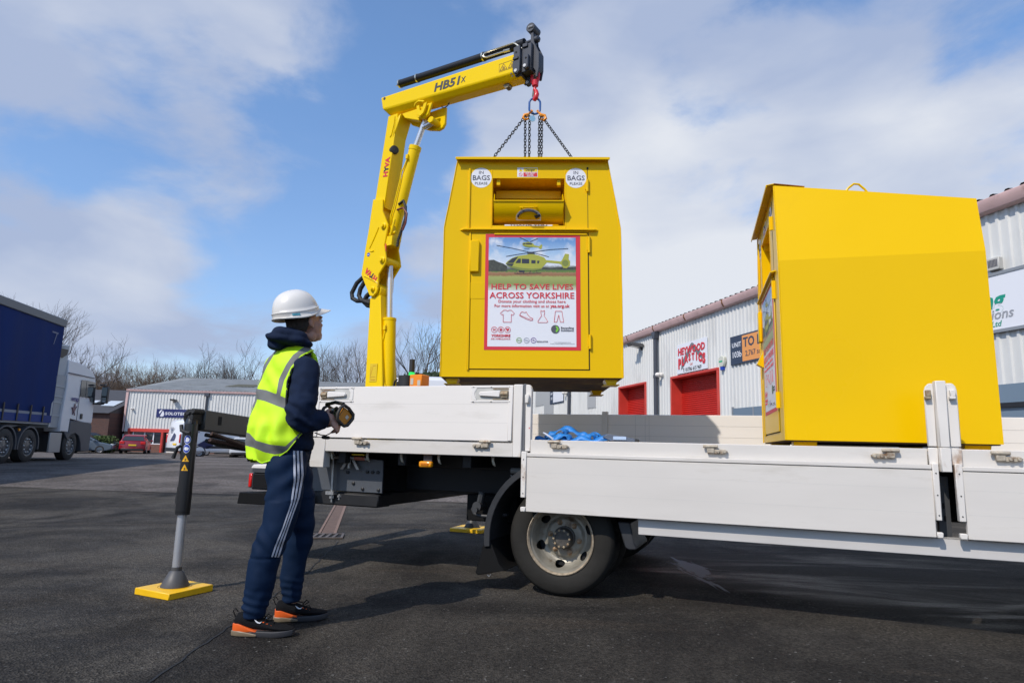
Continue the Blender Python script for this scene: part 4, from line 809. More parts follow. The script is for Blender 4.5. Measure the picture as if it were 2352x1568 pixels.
b = MB(); b.cyl((-1.84, .068, .881), (-1.74, .068, .879), .015, 10); b.build('hose_sleeve', mat('salmon_sleeve', (.42, .13, .09), .6), tk)
b = MB(); b.box(-2.06, -2.02, .0, .03, .905, .92); b.box(-1.86, -1.74, .05, .07, .905, .915); b.build('cable_tie', PrY, tk)
for x in (-1.99, -1.655, -1.35, -1.03, -.59): b = MB(); b.tube([(x-.008, -.02, .93), (x-.004, -.03, .90), (x+.006, -.03, .875), (x+.012, -.02, .862)], [.011, .010, .009, .003], 8); b.build('rope_hook', mat('hook_cream', (.45, .40, .30), .5, var=.3, vs=40), tk)
# chassis rails, cross members
b = MB(); b.box(-2.3, 5.3, .58, .66, .60, .84); b.box(-2.3, 5.3, 1.6, 1.68, .60, .84)
for x in (-2.2, -1.5, -.9, .6, 1.5, 2.4, 3.3, 4.2): b.box(x, x+.08, .66, 1.6, .66, .8)
for x in (-1.95, -1.4, -.85, -.3, .3, .9, 1.5, 2.1, 2.7, 3.3, 3.9, 4.5): b.box(x, x+.07, .0, 2.3, .84, .963)
b.box(-2.1, 5.2, .45, .52, .82, .963); b.box(-1.6, -.45, .66, .68, .605, .9); b.build('chassis_frame', ChD, tk, bev=.004)
b = MB(); b.box(-1.6, -.44, .50, .58, .63, .93); b.build('chassis_side_rail', mat('blue_black', (.014, .016, .020), .5, spec=.3), tk, bev=.003)
b = MB(); b.box(-.94, -.52, .30, 1.0, .43, .63); b.build('battery_box', mat('box_black', (.006, .006, .006), .7, spec=.2), tk, bev=.008)
b = MB(); b.tube([(-.815, .18, .56), (-.835, .18, .53), (-.82, .18, .50), (-.78, .18, .485), (-.66, .18, .485), (-.61, .18, .50), (-.55, .18, .505)], .013, 10); b.cyl((-.79, .15, .555), (-.79, .24, .555), .035, 14); b.cyl((-.79, .12, .53), (-.79, .16, .53), .02, 10); b.tube([(-.79, .2, .56), (-.77, .2, .66)], .025, 8); b.build('anti_roll_bar', DkG, tk)
b = MB(); b.cyl((-.505, .12, .83), (-.33, .12, .83), .022, 12); b.tube([(-.5, .1, .8), (-.48, .1, .77), (-.5, .1, .74)], .006, 6); b.build('air_pipe', mat('dull_grey', (.2, .2, .19), .6), tk)
# side marker lamp
b = MB(); b.box(-1.145, -1.075, -.06, -.05, .878, .932); mk = b.build('marker_bracket', DkG, tk)
b = MB(); b.box(-1.165, -1.06, -.10, -.055, .836, .882); b.build('marker_lamp', AmbL, mk, bev=.012, seg=2)
b = MB(); b.box(-1.145, -1.08, -.104, -.099, .850, .868); b.build('marker_reflector', mat('amber_dark', (.55, .16, .0), .3), mk, bev=.002)
# rear axle and wheels
b = MB(); b.tube([(-.09, .25, .375), (-.09, .9, .375), (-.09, 1.1, .40), (-.09, 1.3, .375), (-.09, 1.95, .375)], [.06, .07, .2, .07, .06], 16); b.prism([(-.75, .62), (-.5, .55), (-.1, .50), (.35, .55), (.55, .62), (.5, .58), (-.1, .44), (-.7, .58)], 'xz', .62, .7); b.prism([(-.75, .62), (-.5, .55), (-.1, .50), (.35, .55), (.55, .62), (.5, .58), (-.1, .44), (-.7, .58)], 'xz', 1.6, 1.68); b.build('rear_axle', ChD, tk)
SW = mat('tyre_sidewall', (.026, .0245, .0215), .75, spec=.15, var=.22, vs=5, bump=.2, bs=30)
def truckwheel(cx, cz, y, s, rad=.382):
    """s=-1 outer face towards -y"""
    b = MB(); o = (cx, y, cz); ax = (0, s, 0)      # outer side along ax
    b.lathe([(.222, -.02), (.235, .0), (.262, .012), (.30, .016), (.335, .012), (.352, .003), (.356, .001), (.360, -.004), (.374, -.018), (rad, -.045), (rad, -.19), (.37, -.215), (.33, -.225), (.23, -.21)], o, ax, 72, close=True)
    w_ = b.build('wheel', SW, tk)
    b = MB()
    for rr in (.05, .085, .12, .155): b.lathe([(rad+.0012, -rr-.02), (rad+.0012, -rr-.026), (rad-.006, -rr-.026), (rad-.006, -rr-.02)], o, ax, 48, close=True)
    b.build('tread_groove', BlkR, w_)
    b = MB(); b.lathe([(.238, -.004), (.240, .010), (.234, .014), (.229, .008), (.224, -.004)], o, ax, 64, close=True); b.build('rim_edge', RimE, w_)
    # dished disc with six oval holes: polar grid
    prof = [(.229, .004), (.226, -.012), (.214, -.028), (.208, -.05), (.200, -.085), (.188, -.112), (.172, -.128), (.158, -.136), (.144, -.134), (.132, -.124), (.126, -.118), (.115, -.116), (.07, -.116)]
    n = 288; b = MB(); rg = []
    fp = []
    for (ra, ha), (rb_, hb_) in zip(prof, prof[1:]):
        st = 8 if ra > .14 and rb_ < .215 else 1
        for q_ in range(st): fp.append((ra+(rb_-ra)*q_/st, ha+(hb_-ha)*q_/st))
    prof = fp+[prof[-1]]
    y_ = V((0, s, 0))
    for rr, h in prof: rg.append([V((cx+rr*cos(2*pi*j/n), y+s*h, cz+rr*sin(2*pi*j/n))) for j in range(n)])
    vs = [q for g_ in rg for q in g_]; fs = []
    for i in range(len(prof)-1):
        for j in range(n):
            a = 2*pi*(j+.5)/n; rm = (prof[i][0]+prof[i+1][0])/2
            k = round((a-R(20))/(pi/3)); da = a-R(20)-k*pi/3
            if (da*rm/.034)**2+((rm-.182)/.022)**2 < 1: continue
            fs.append((i*n+j, i*n+(j+1) % n, (i+1)*n+(j+1) % n, (i+1)*n+j))
    b.add(vs, fs); b.build('rim_disc', RimM, w_)
    b = MB(); b.lathe([(.20, -.2), (.20, -.15), (.001, -.15)], o, ax, 32); b.build('brake_drum', DkD, w_)
    b = MB(); b.lathe([(.078, -.118), (.078, -.095), (.070, -.092), (.068, -.045), (.062, -.036), (.050, -.034), (.048, -.040), (.001, -.040)], o, ax, 32); hb = b.build('hub', mat('hub_iron', (.085, .078, .068), .6, metal=.4, var=.3, vs=40), w_)
    b = MB()
    for k in range(10): a = 2*pi*k/10; b.lathe([(.009, 0), (.008, .007), (.001, .008)], (cx+.057*cos(a), y-s*.036, cz+.057*sin(a)), ax, 6)
    b.build('hub_bolts', Rust, hb)
    for k in range(6):
        b = MB(); a = R(50)+k*pi/3; q = V((cx+.107*cos(a), y-s*.116, cz+.107*sin(a))); e = V((0, s, 0))
        b.lathe([(.020, 0), (.018, .008), (.013, .010), (.013, .024), (.008, .026), (.008, .036), (.001, .037)], q, e, 10); b.build('wheel_nut', mat('rusty_nut', (.33, .22, .13), .5, metal=.5, var=.3, vs=60), w_)
    return w_
truckwheel(-.092, .382, .015, -1); truckwheel(-.092, .382, 2.25, 1)
b = MB(); b.lathe([(.23, 0), (.36, -.01), (.38, -.04), (.38, -.2), (.36, -.22), (.23, -.23)], (-.092, .30, .382), (0, -1, 0), 48, close=True); b.lathe([(.23, 0), (.36, -.01), (.38, -.04), (.38, -.2), (.36, -.22), (.23, -.23)], (-.092, 1.98, .382), (0, 1, 0), 48, close=True); b.build('inner_wheel', SW, tk)
# mudguard with flap
def arc(r_, a0, a1, n, cx=-.092, cz=.375): return [(cx+r_*cos(R(a0+(a1-a0)*i/n)), cz+r_*sin(R(a0+(a1-a0)*i/n))) for i in range(n+1)]
b = MB(); o_ = arc(.53, 188, 60, 22); i_ = arc(.508, 188, 60, 22)
b.prism(o_+i_[::-1], 'xz', -.05, .5); o2 = arc(.545, 188, 60, 22); b.prism(o2+arc(.50, 188, 60, 22)[::-1], 'xz', -.058, -.04); mg = b.build('mudguard', mat('mudguard_plastic', (.028, .029, .031), .45, var=.15, vs=6, bump=.1, bs=20), tk, bev=.004)
b = MB(); b.prism([(-.635, .345), (-.595, .345), (-.52, .185), (-.47, .15), (-.68, .10), (-.70, .115)], 'xz', -.04, .48); b.build('mud_flap', mat('flap_black', (.008, .008, .008), .7, spec=.15), mg, bev=.004)
b = MB(); b.tube([(-.60, -.05, .112), (-.588, -.05, .10), (-.575, -.05, .118)], .003, 5); b.build('flap_wire', Stl, mg)
b = MB(); o_ = arc(.50, 2, 22, 6, cz=.40); b.prism([(.315, .53), (.40, .53), (.425, .40), (.445, .37), (.44, .355), (.39, .352), (.365, .365), (.335, .46)], 'xz', -.02, .42); b.build('mudguard_end', mat('mudguard_plastic', (.055, .056, .058), .45), tk, bev=.01)
# side guard rail and front tank
b = MB(); b.box(.462, 5.0, -.072, -.057, .462, .566); b.box(.462, 5.0, -.072, -.03, .555, .566); b.build('side_guard_rail', mat('guard_aluminium', (.56, .54, .51), .4, var=.06, vs=2), tk, bev=.003)
b = MB(); b.box(3.1, 3.14, .1, .6, .5, .84); b.box(1.2, 1.24, .1, .6, .5, .84); b.build('guard_bracket', ChD, tk)
b = MB(); b.cyl((2.9, .35, .60), (3.5, .35, .60), .19, 24); b.tube([(2.72, .05, .47), (2.78, .05, .44), (2.86, .05, .425), (3.1, .05, .42)], .018, 8); b.build('air_tank', ChD, tk)
# cab, beyond the right edge of the photograph
b = MB(); b.prism([(5.35, .6), (5.35, 2.35), (5.5, 2.5), (6.5, 2.5), (7.0, 1.6), (7.05, .45), (5.9, .45)], 'xz', .1, 2.15); cb_ = b.build('cab', WhP, tk, bev=.05, seg=2)
b = MB(); b.prism([(5.75, 1.55), (5.75, 2.2), (6.45, 2.2), (6.75, 1.6)], 'xz', .088, .098); b.build('cab_window', Gls, cb_)
for y in (.12, 2.1): wheel(tk, (5.75, y, .382), .382, .24, -1 if y < 1 else 1, RimM)
# ------------------------------------------------------------------ lorry-mounted crane, local x along the boom, y away
CB = V((-1.287, 6.4415, 0)); CR = R(-32.227)
ck = thing('lorry_crane', 'yellow folding loader crane with black head standing at the rear of the flatbed', 'crane', CB, CR)
CMi = (M.Translation(CB) @ M.Rotation(CR, 4, 'Z')).inverted()
TM = M.Translation((.45, 4.6, 0)) @ M.Rotation(-YT, 4, 'Z')
b = MB(); b.loft([[(-.125, -.115, .9), (.125, -.115, .9), (.125, .115, .9), (-.125, .115, .9)], [(-.118, -.11, 1.56), (.115, -.11, 1.56), (.115, .11, 1.56), (-.118, .11, 1.56)], [(-.150, -.085, 2.46), (-.008, -.085, 2.48), (-.008, .085, 2.48), (-.150, .085, 2.46)]]); b.cyl((-.08, -.085, 2.53), (-.08, .085, 2.53), .075, 24); b.box(-.14, -.02, -.08, .08, 2.4, 2.53)
co = b.build('column', CrY, ck, bev=.006)
b = MB(); b.cyl((0, 0, .7), (0, 0, .95), .24, 28); b.box(-.4, .4, -.25, .25, .55, .75); b.build('slewing_base', CrY, ck, bev=.01)
b = MB(); b.box(-.06, .035, -.1125, -.1105, 1.60, 1.78); b.build('load_chart_sticker', mat('sticker_yellow', (.72, .50, .01), .4), co)
b = MB(); b.box(-.045, .02, -.1135, -.1125, 1.615, 1.625); b.box(-.045, .02, -.1135, -.1125, 1.645, 1.65); b.box(-.05, -.045, -.1135, -.1125, 1.63, 1.75); b.prism([(-.05, 1.66), (-.02, 1.76), (.02, 1.76), (.02, 1.755), (-.018, 1.755), (-.045, 1.66)], 'xz', -.1135, -.1125); b.build('sticker_print', mat('print_amber', (.55, .30, .01), .5), co, smooth=False)
b = MB(); b.tube([(-.185, .06, .95), (-.19, .05, 1.7), (-.20, .04, 2.46)], .022, 10); b.build('hose_pipe', DkG, co)
# first link (wide side plates)
link = [(-.166, 3.509), (-.03, 3.49), (-.022, 3.36), (.066, 3.20), (.062, 3.16), (.032, 2.99), (.068, 2.85), (.066, 2.80), (-.020, 2.69), (-.018, 2.55), (-.035, 2.50), (-.08, 2.465), (-.125, 2.475), (-.155, 2.52), (-.266, 2.715), (-.237, 2.95), (-.20, 3.20)]
b = MB(); b.prism(link, 'xz', -.115, -.092); b.prism(link, 'xz', .092, .115); b.prism([(-.166, 3.5), (-.06, 3.5), (-.10, 3.1), (-.12, 2.75), (-.20, 2.66), (-.258, 2.72), (-.232, 2.95), (-.2, 3.2)], 'xz', -.092, .092)
lk = b.build('main_boom_link', CrY, ck, bev=.005)
b = MB()
for x, z, rr in ((.012, 3.19, .034), (.022, 2.83, .034), (-.085, 2.54, .026)):
    for s_ in (-1, 1): b.lathe([(rr, 0), (rr, .012), (rr*.8, .016), (rr*.55, .016), (rr*.5, .034), (.001, .034)], (x, s_*.115, z), (0, s_, 0), 20)
b.build('pivot_pins', CrY, lk)
b = MB(); b.tube([(-.056, -.118, 3.188), (-.11, -.118, 3.08), (-.166, -.118, 2.985), (-.165, -.118, 2.955), (-.135, -.118, 2.942), (-.105, -.118, 2.945)], .006, 6); b.build('weld_seam', CrY, lk)
b = MB(); b.tube([(-.218, -.118, 2.695), (-.09, -.118, 2.635), (-.028, -.118, 2.60), (-.022, -.118, 2.56)], .006, 6); b.build('weld_seam', CrY, lk)
b = MB(); b.lathe([(.021, 0), (.021, .0015), (.001, .0015)], (-.178, -.115, 2.915), (0, -1, 0), 20); b.build('round_sticker', PrB, lk)
b = MB(); b.box(-.192, -.164, -.1175, -.1165, 2.911, 2.918); b.build('sticker_mark', PrW, lk, smooth=False)
def hyva(b1, b2, o, xd, yd, s_):
    xd = V(xd).normalized(); yd = V(yd).normalized(); k = 0
    for ch, m_, adv in (('H', b1, 0), ('Y', b2, .72), ('V', b1, 1.30), ('A', b1, 1.90)): m_.text(ch, s_, V(o)+xd*s_*adv, xd, yd, bold=.045, th=.0015, al='LEFT')
b1, b2 = MB(), MB(); hyva(b1, b2, (-.030, -.1175, 2.652), V((-.78, 0, .62)), V((-.62, 0, -.78)), .077); b1.build('lettering', PrR, lk, smooth=False); b2.build('lettering', PrK, lk, smooth=False)
# inner arm
b = MB(); b.loft([[(-.165, -.09, 3.48), (-.022, -.09, 3.40), (-.022, .09, 3.40), (-.165, .09, 3.48)], [(-.046, -.09, 4.42), (.085, -.09, 4.42), (.085, .09, 4.42), (-.046, .09, 4.42)]])
b.loft([[(.03, -.09, 4.16), (.05, -.09, 4.16), (.05, .09, 4.16), (.03, .09, 4.16)], [(.06, -.09, 4.36), (.13, -.09, 4.41), (.13, .09, 4.41), (.06, .09, 4.36)]])
ar = b.build('main_arm', CrY, ck, bev=.006)
b = MB(); b.tube([(.055, -.094, 4.39), (.045, -.094, 4.30), (.02, -.094, 4.19), (.0, -.094, 4.17)], .004, 5); b.build('weld_seam', CrY, ar)
b1, b2 = MB(), MB(); hyva(b1, b2, (-.052, -.0925, 3.735), (.12, 0, 1), (-1, 0, .12), .082)
b1.v = [(x+.045, y, z) for x, y, z in b1.v]; b2.v = [(x+.045, y, z) for x, y, z in b2.v]; b1.build('lettering', PrR, ar, smooth=False); b2.build('lettering', PrK, ar, smooth=False)
b = MB(); b.lathe([(.046, -.02), (.046, .028), (.034, .034), (.001, .034)], (.030, -.055, 4.03), V((.9, -.45, 0)), 20); b.build('position_lamp', BlkP, ar)
b = MB(); b.tube([(-.175, 0, 3.5), (-.115, 0, 4.0), (-.08, 0, 4.3)], .009, 6); b.cyl((-.082, 0, 4.25), (-.062, 0, 4.4), .016, 8); b.cyl((-.11, 0, 4.05), (-.105, 0, 4.09), .018, 8); b.build('hydraulic_pipe', Chr, ar)
# outer boom
bz = [(-.154, 4.655), (-.123, 4.512), (-.045, 4.428), (1.585, 4.372), (1.585, 4.622)]
b = MB(); b.loft([[(x, -.105, t_), (x+e, -.105, n_), (x+e+e2, -.055, b_), (x+e+e2, .055, b_), (x+e, .105, n_), (x, .105, t_)] for x, e, e2, t_, n_, b_ in ((-.154, .031, .06, 4.655, 4.512, 4.452), (-.06, 0, .03, 4.653, 4.508, 4.447), (1.585, 0, 0, 4.622, 4.434, 4.392))])
# chamfered underside
bo = b.build('boom', CrY, ck, bev=.012, seg=2)
b = MB(); b.lathe([(.016, 0), (.016, .002), (.001, .002)], (-.10, -.105, 4.628), (0, -1, 0), 14); 
for x, z in ((1.55, 4.405), (1.515, 4.40), (1.552, 4.44), (1.50, 4.43)): b.lathe([(.009, 0), (.009, .002), (.001, .002)], (x, -.105, z), (0, -1, 0), 10)
b.build('bolt_holes', PrK, bo)
b = MB(); b.text('HB51', .122, (.575, -.1072, 4.512), (1, 0, -.03), (.03, 0, 1), bold=.03, al='LEFT', shear=.14, th=.0015, width=.325); b.text('X', .075, (.918, -.1072, 4.512), (1, 0, -.03), (.03, 0, 1), bold=.02, al='LEFT', shear=.1, th=.0015, sx=.9); b.build('lettering', mat('print_dark_grey', (.05, .05, .055), .5), bo, smooth=False)
b = MB(); x0, x1, z0, z1 = 1.362, 1.556, 4.484, 4.566
for a in ((x0, x1, z0, z0+.003), (x0, x1, z1-.003, z1), (x0, x0+.003, z0, z1), (x1-.003, x1, z0, z1)): b.box(a[0], a[1], -.107, -.1055, a[2], a[3])
for cx in (1.412, 1.506):
    for (ax, az), (bx, bz_) in (((cx-.04, 4.497), (cx+.04, 4.497)), ((cx+.04, 4.497), (cx, 4.556)), ((cx, 4.556), (cx-.04, 4.497))): b.bar((ax, -.1064, az), (bx, -.1064, bz_), .0045, .0015, upv=V((0, 1, 0)))
    b.bar((cx-.008, -.1064, 4.503), (cx-.004, -.1064, 4.53), .007, .0015, upv=V((0, 1, 0))); b.bar((cx+.006, -.1064, 4.503), (cx+.008, -.1064, 4.525), .010, .0015, upv=V((0, 1, 0)))
b.build('warning_sticker', mat('print_brown', (.20, .11, .02), .5), bo, smooth=False)
# knuckle bracket below the boom
b = MB(); kb = [(.12, 4.40), (.16, 4.335), (.40, 4.215), (.53, 4.180), (.585, 4.195), (.610, 4.235), (.610, 4.42)]
b.prism(kb, 'xz', .05, .085); b.prism([(.34, 4.42), (.36, 4.30), (.44, 4.27), (.50, 4.30), (.54, 4.42)], 'xz', -.085, -.055); b.prism([(.12, 4.42), (.16, 4.36), (.36, 4.28), (.36, 4.42)], 'xz', -.06, .06); b.cyl((.52, -.07, 4.245), (.52, .08, 4.245), .035, 20); b.cyl((.42, -.09, 4.32), (.42, -.05, 4.32), .035, 20); kn = b.build('knuckle_bracket', CrY, ck, bev=.005)
b = MB(); b.tube([(.335, -.105, 4.415), (.35, -.112, 4.44), (.39, -.115, 4.455), (.45, -.112, 4.44), (.455, -.11, 4.43)], .013, 8); b.prism([(.365, 4.41), (.40, 4.41), (.41, 4.355), (.43, 4.345), (.445, 4.36), (.46, 4.41), (.50, 4.42), (.485, 4.36), (.46, 4.31), (.42, 4.285), (.385, 4.31)], 'xz', -.118, -.098); b.build('link_lever', CrY, kn, bev=.004)
b = MB(); b.tube([(.60, 0, 4.40), (.63, -.03, 4.37), (.66, -.03, 4.35), (.69, -.02, 4.37), (.70, 0, 4.41)], .006, 6); b.build('cable_loop', BlkP, kn)
# cylinders
b = MB(); b.cyl((.10, 0, 1.45), (.058, 0, 2.236), .064, 28); b.cyl((.058, 0, 2.225), (.057, 0, 2.248), .068, 28); b.tube([(.07, -.062, 2.18), (.07, -.066, 2.12), (.06, -.068, 2.06), (.045, -.07, 2.0), (.05, -.07, 1.9), (.075, -.07, 1.65), (.10, -.07, 1.6), (.12, -.07, 1.55)], .009, 8); b.box(.055, .085, -.085, -.06, 2.12, 2.16); b.build('lift_cylinder', CrY, ck)
b = MB(); b.cyl((.058, 0, 2.2), (.022, 0, 2.80), .030, 28); b.build('lift_cylinder_rod', Chr, ck); b = MB(); b.cyl((.022, -.09, 2.83), (.022, .09, 2.83), .045, 20); b.build('rod_eye', CrY, ck)
b = MB(); b.cyl((.04, 0, 3.14), (.278, 0, 4.03), .060, 28); b.cyl((.268, 0, 3.995), (.28, 0, 4.04), .064, 28); b.box(-.0, .10, -.075, .06, 3.06, 3.2); b.box(.02, .12, -.10, .0, 2.98, 3.08); b.cyl((.03, -.09, 3.05), (.03, -.09, 3.22), .018, 8); b.cyl((.09, -.09, 3.08), (.13, -.09, 3.25), .014, 8); b.tube([(.245, -.066, 3.93), (.235, -.07, 3.88), (.20, -.072, 3.80), (.175, -.074, 3.76), (.165, -.075, 3.68), (.10, -.08, 3.4), (.065, -.08, 3.3), (.07, -.08, 3.2)], .008, 8); b.box(.225, .255, -.085, -.05, 3.88, 3.93); b.cyl((.0, -.07, 3.1), (.14, -.07, 3.12), .016, 8); b.build('folding_cylinder', CrY, ck, bev=.003)
b = MB(); b.cyl((.04, -.10, 2.94), (.042, -.10, 3.0), .010, 8); b.cyl((.036, -.10, 2.895), (.038, -.10, 2.94), .013, 8); b.build('valve_cap', mat('cap_orange', (.75, .12, .02), .5), ck)
b = MB(); b.cyl((.275, 0, 4.02), (.395, 0, 4.30), .030, 28); b.cyl((.36, 0, 4.225), (.50, 0, 4.25), .03, 12); b.build('folding_cylinder_rod', Chr, ck)
# black extension cylinders on top of the boom
b = MB(); b.cyl((.055, -.035, 4.79), (1.60, -.035, 4.745), .041, 24); b.cyl((.02, .06, 4.69), (1.50, .06, 4.675), .032, 20); b.cyl((1.52, -.035, 4.747), (1.60, -.035, 4.745), .047, 24); ex = b.build('extension_cylinders', mat('gloss_black_paint', (.014, .015, .018), .42, spec=.3), ck)
b = MB()
for x in (.29, 1.13, .05, 1.56): b.lathe([(.0435, -.008), (.0465, -.008), (.0465, .008), (.0435, .008)], (x, -.035, 4.79-.045*(x-.055)/1.545), (1, 0, -.029), 24, close=True); b.lathe([(.0345, -.008), (.037, -.008), (.037, .008), (.0345, .008)], (x+.08 if x < 1.5 else x-.08, .06, 4.69-.01*x), (1, 0, 0), 20, close=True)
b.cyl((.055, -.035, 4.79), (-.01, -.035, 4.785), .012, 8, r2=.004); b.cyl((.02, .06, 4.69), (-.02, .06, 4.69), .01, 8, r2=.004); b.tube([(1.44, -.09, 4.695), (1.20, -.09, 4.70), (1.165, -.09, 4.715), (1.165, -.09, 4.745), (1.20, -.09, 4.755), (1.50, -.09, 4.75), (1.53, -.09, 4.73), (1.60, -.09, 4.66)], .008, 8); b.cyl((1.40, -.09, 4.696), (1.47, -.09, 4.69), .014, 8); b.build('clamps_and_pipe', mat('zinc', (.6, .58, .5), .3, metal=.9), ex)
b = MB(); b.box(1.50, 1.585, -.05, .10, 4.62, 4.70); b.box(.2, .26, -.02, .09, 4.65, 4.70); b.build('cylinder_bracket', CrY, ck, bev=.004)
# head
HB = mat('head_black', (.034, .038, .05), .42)
b = MB(); b.prism([(1.595, 4.69), (1.525, 4.68), (1.527, 4.55), (1.515, 4.54), (1.52, 4.44), (1.54, 4.41), (1.575, 4.405), (1.598, 4.43), (1.60, 4.55)], 'xz', -.118, -.085); b.box(1.53, 1.60, -.085, .1, 4.40, 4.69); b.box(1.525, 1.585, -.13, -.118, 4.545, 4.575); h1_ = b.build('extension_end_plate', HB, ck, bev=.005)
b = MB(); b.box(1.60, 1.70, -.085, .085, 4.42, 4.70); b.box(1.61, 1.665, -.10, -.085, 4.66, 4.70); b.prism([(1.632, 4.58), (1.69, 4.565), (1.688, 4.44), (1.67, 4.425), (1.645, 4.43), (1.632, 4.45)], 'xz', -.12, -.085); b.prism([(1.59, 4.42), (1.64, 4.42), (1.648, 4.36), (1.63, 4.335), (1.60, 4.335), (1.585, 4.36)], 'xz', .0, .04); h2_ = b.build('extension_head', HB, ck, bev=.005)
b = MB(); hp = [(1.665, 4.86), (1.69, 4.86), (1.705, 4.72), (1.76, 4.60), (1.762, 4.45), (1.745, 4.36), (1.725, 4.36), (1.725, 4.42), (1.70, 4.46), (1.665, 4.48)]
b.prism(hp, 'xz', -.045, -.03); b.prism(hp, 'xz', .03, .045); b.prism([(1.74, 4.62), (1.762, 4.6), (1.762, 4.45), (1.745, 4.42)], 'xz', -.03, .03); b.cyl((1.668, -.06, 4.875), (1.668, .06, 4.875), .046, 24)
b.prism([(1.66, 4.84), (1.69, 4.84), (1.70, 4.72), (1.665, 4.70)], 'xz', -.02, .02); h3_ = b.build('hook_bracket', HB, ck, bev=.004)
b = MB(); b.cyl((1.60, -.02, 4.755), (1.745, -.02, 4.755), .018, 14); b.lathe([(.018, 0), (.032, .005), (.032, .035), (.015, .05), (.001, .05)], (1.70, -.02, 4.755), (1, 0, 0), 16); b.build('cylinder_rod_end', HB, h3_)
b = MB()
for x, z, y in ((1.557, 4.437, -.118), (1.615, 4.362, .0), (1.655, 4.455, -.12)): b.lathe([(.016, 0), (.016, .006), (.001, .006)], (x, y, z), (0, -1, 0), 14)
b.cyl((1.65, -.06, 4.875), (1.70, -.06, 4.875), .012, 8)
b.build('pins', Stl, h2_)
b = MB(); b.lathe([(.010, 0), (.010, .002), (.001, .002)], (1.665, -.1205, 4.53), (0, -1, 0), 12); b.lathe([(.010, 0), (.010, .002), (.001, .002)], (1.557, -.1185, 4.62), (0, -1, 0), 12); b.build('bolt_holes', DkD, h2_)
b = MB(); b.cyl((1.40, -.03, 4.385), (1.40, .03, 4.385), .03, 16); b.build('underside_roller', mat('bronze', (.25, .2, .12), .4, metal=.8), bo)
# hoses at the knee
HoK = mat('hose_black', (.016, .016, .017), .6, bump=.8, bs=60)
b = MB(); b.tube([(-.25, .03, 2.74), (-.34, .03, 2.76), (-.47, .03, 2.68), (-.535, .03, 2.58), (-.52, .03, 2.52), (-.45, .03, 2.485), (-.33, .03, 2.475), (-.20, .03, 2.46)], .023, 10)
b.tube([(-.22, .0, 2.70), (-.31, .0, 2.69), (-.38, .0, 2.60), (-.395, .0, 2.53), (-.36, .0, 2.48), (-.28, .0, 2.45), (-.22, .0, 2.43)], .024, 10); b.tube([(-.16, .02, 2.56), (-.24, .02, 2.555), (-.30, .02, 2.52), (-.34, .02, 2.46), (-.28, .02, 2.42), (-.2, .02, 2.40)], .026, 10)
b.build('knee_hoses', HoK, ck)
b = MB(); b.tube([(.14, -.05, 3.42), (.20, -.05, 3.45), (.235, -.05, 3.38), (.24, -.05, 3.26), (.20, -.05, 3.14), (.16, -.05, 3.04), (.15, -.05, 2.97)], .014, 8); b.build('cylinder_hose', HoK, ck)
b = MB(); b.tube([(.13, -.06, 3.36), (.21, -.06, 3.37), (.265, -.06, 3.30), (.255, -.06, 3.20), (.22, -.06, 3.13)], .010, 8); b.build('red_hose', mat('hose_dark_red', (.14, .02, .02), .5), ck)
# status tower, motor and receiver behind the side board
b = MB(); b.cyl((.385, 0, 1.69), (.385, 0, 1.815), .027, 16); b.cyl((.385, 0, 1.62), (.385, 0, 1.66), .024, 14); st = b.build('status_lamp_tower', BlkP, ck)
b = MB(); b.cyl((.385, 0, 1.66), (.385, 0, 1.69), .028, 16); b.build('green_lamp', mat('green_lamp', (.01, .25, .05), .4, emit=(.02, .9, .15, .9)), st)
b = MB(); b.cyl((.33, 0, 1.2), (.33, 0, 1.655), .085, 20); b.box(.24, .30, -.05, .05, 1.2, 1.6); b.tube([(.25, -.05, 1.62), (.22, -.05, 1.60), (.2, -.05, 1.5)], .01, 6); b.build('control_valve_drum', BlkP, ck)
b = MB(); b.box(.44, .585, -.09, .03, 1.53, 1.655); rb = b.build('radio_receiver', Amb, ck, bev=.006)
b = MB(); b.box(.455, .49, -.0925, -.0905, 1.56, 1.62); b.box(.54, .575, -.0925, -.0905, 1.55, 1.60); b.build('receiver_label', mat('label_grey', (.5, .48, .42), .5), rb)
# outrigger (built in the truck frame, then carried to the crane frame)
og = []
LX, LY = -2.41, -1.05
def carry(mb):
    k = CMi @ TM; mb.v = [tuple(k @ V(q)) for q in mb.v]; return mb
BG = mat('outrigger_grey', (.055, .053, .048), .42, var=.1, vs=6)
b = MB(); b.loft([[(LX-.06, LY+.05, 1.06), (LX+.06, LY+.05, 1.06), (LX+.06, LY+.05, 1.20), (LX-.06, LY+.05, 1.20)], [(LX-.06, 1.2, .90), (LX+.06, 1.2, .90), (LX+.06, 1.2, 1.06), (LX-.06, 1.2, 1.06)]]); og_ = carry(b).build('outrigger_beam', BG, ck, bev=.006)
b = MB(); b.box(LX-.0625, LX-.0605, LY+.17, LY+.20, 1.10, 1.16); b.box(LX+.0605, LX+.0625, LY+.17, LY+.20, 1.10, 1.16); carry(b).build('beam_slot', DkD, og_, bev=.0)
b = MB(); b.loft([[(LX-.11, .35, .80), (LX+.11, .35, .80), (LX+.11, .35, 1.05), (LX-.11, .35, 1.05)], [(LX-.11, 2.0, .78), (LX+.11, 2.0, .78), (LX+.11, 2.0, 1.0), (LX-.11, 2.0, 1.0)]]); carry(b).build('outrigger_housing', BG, ck, bev=.006)
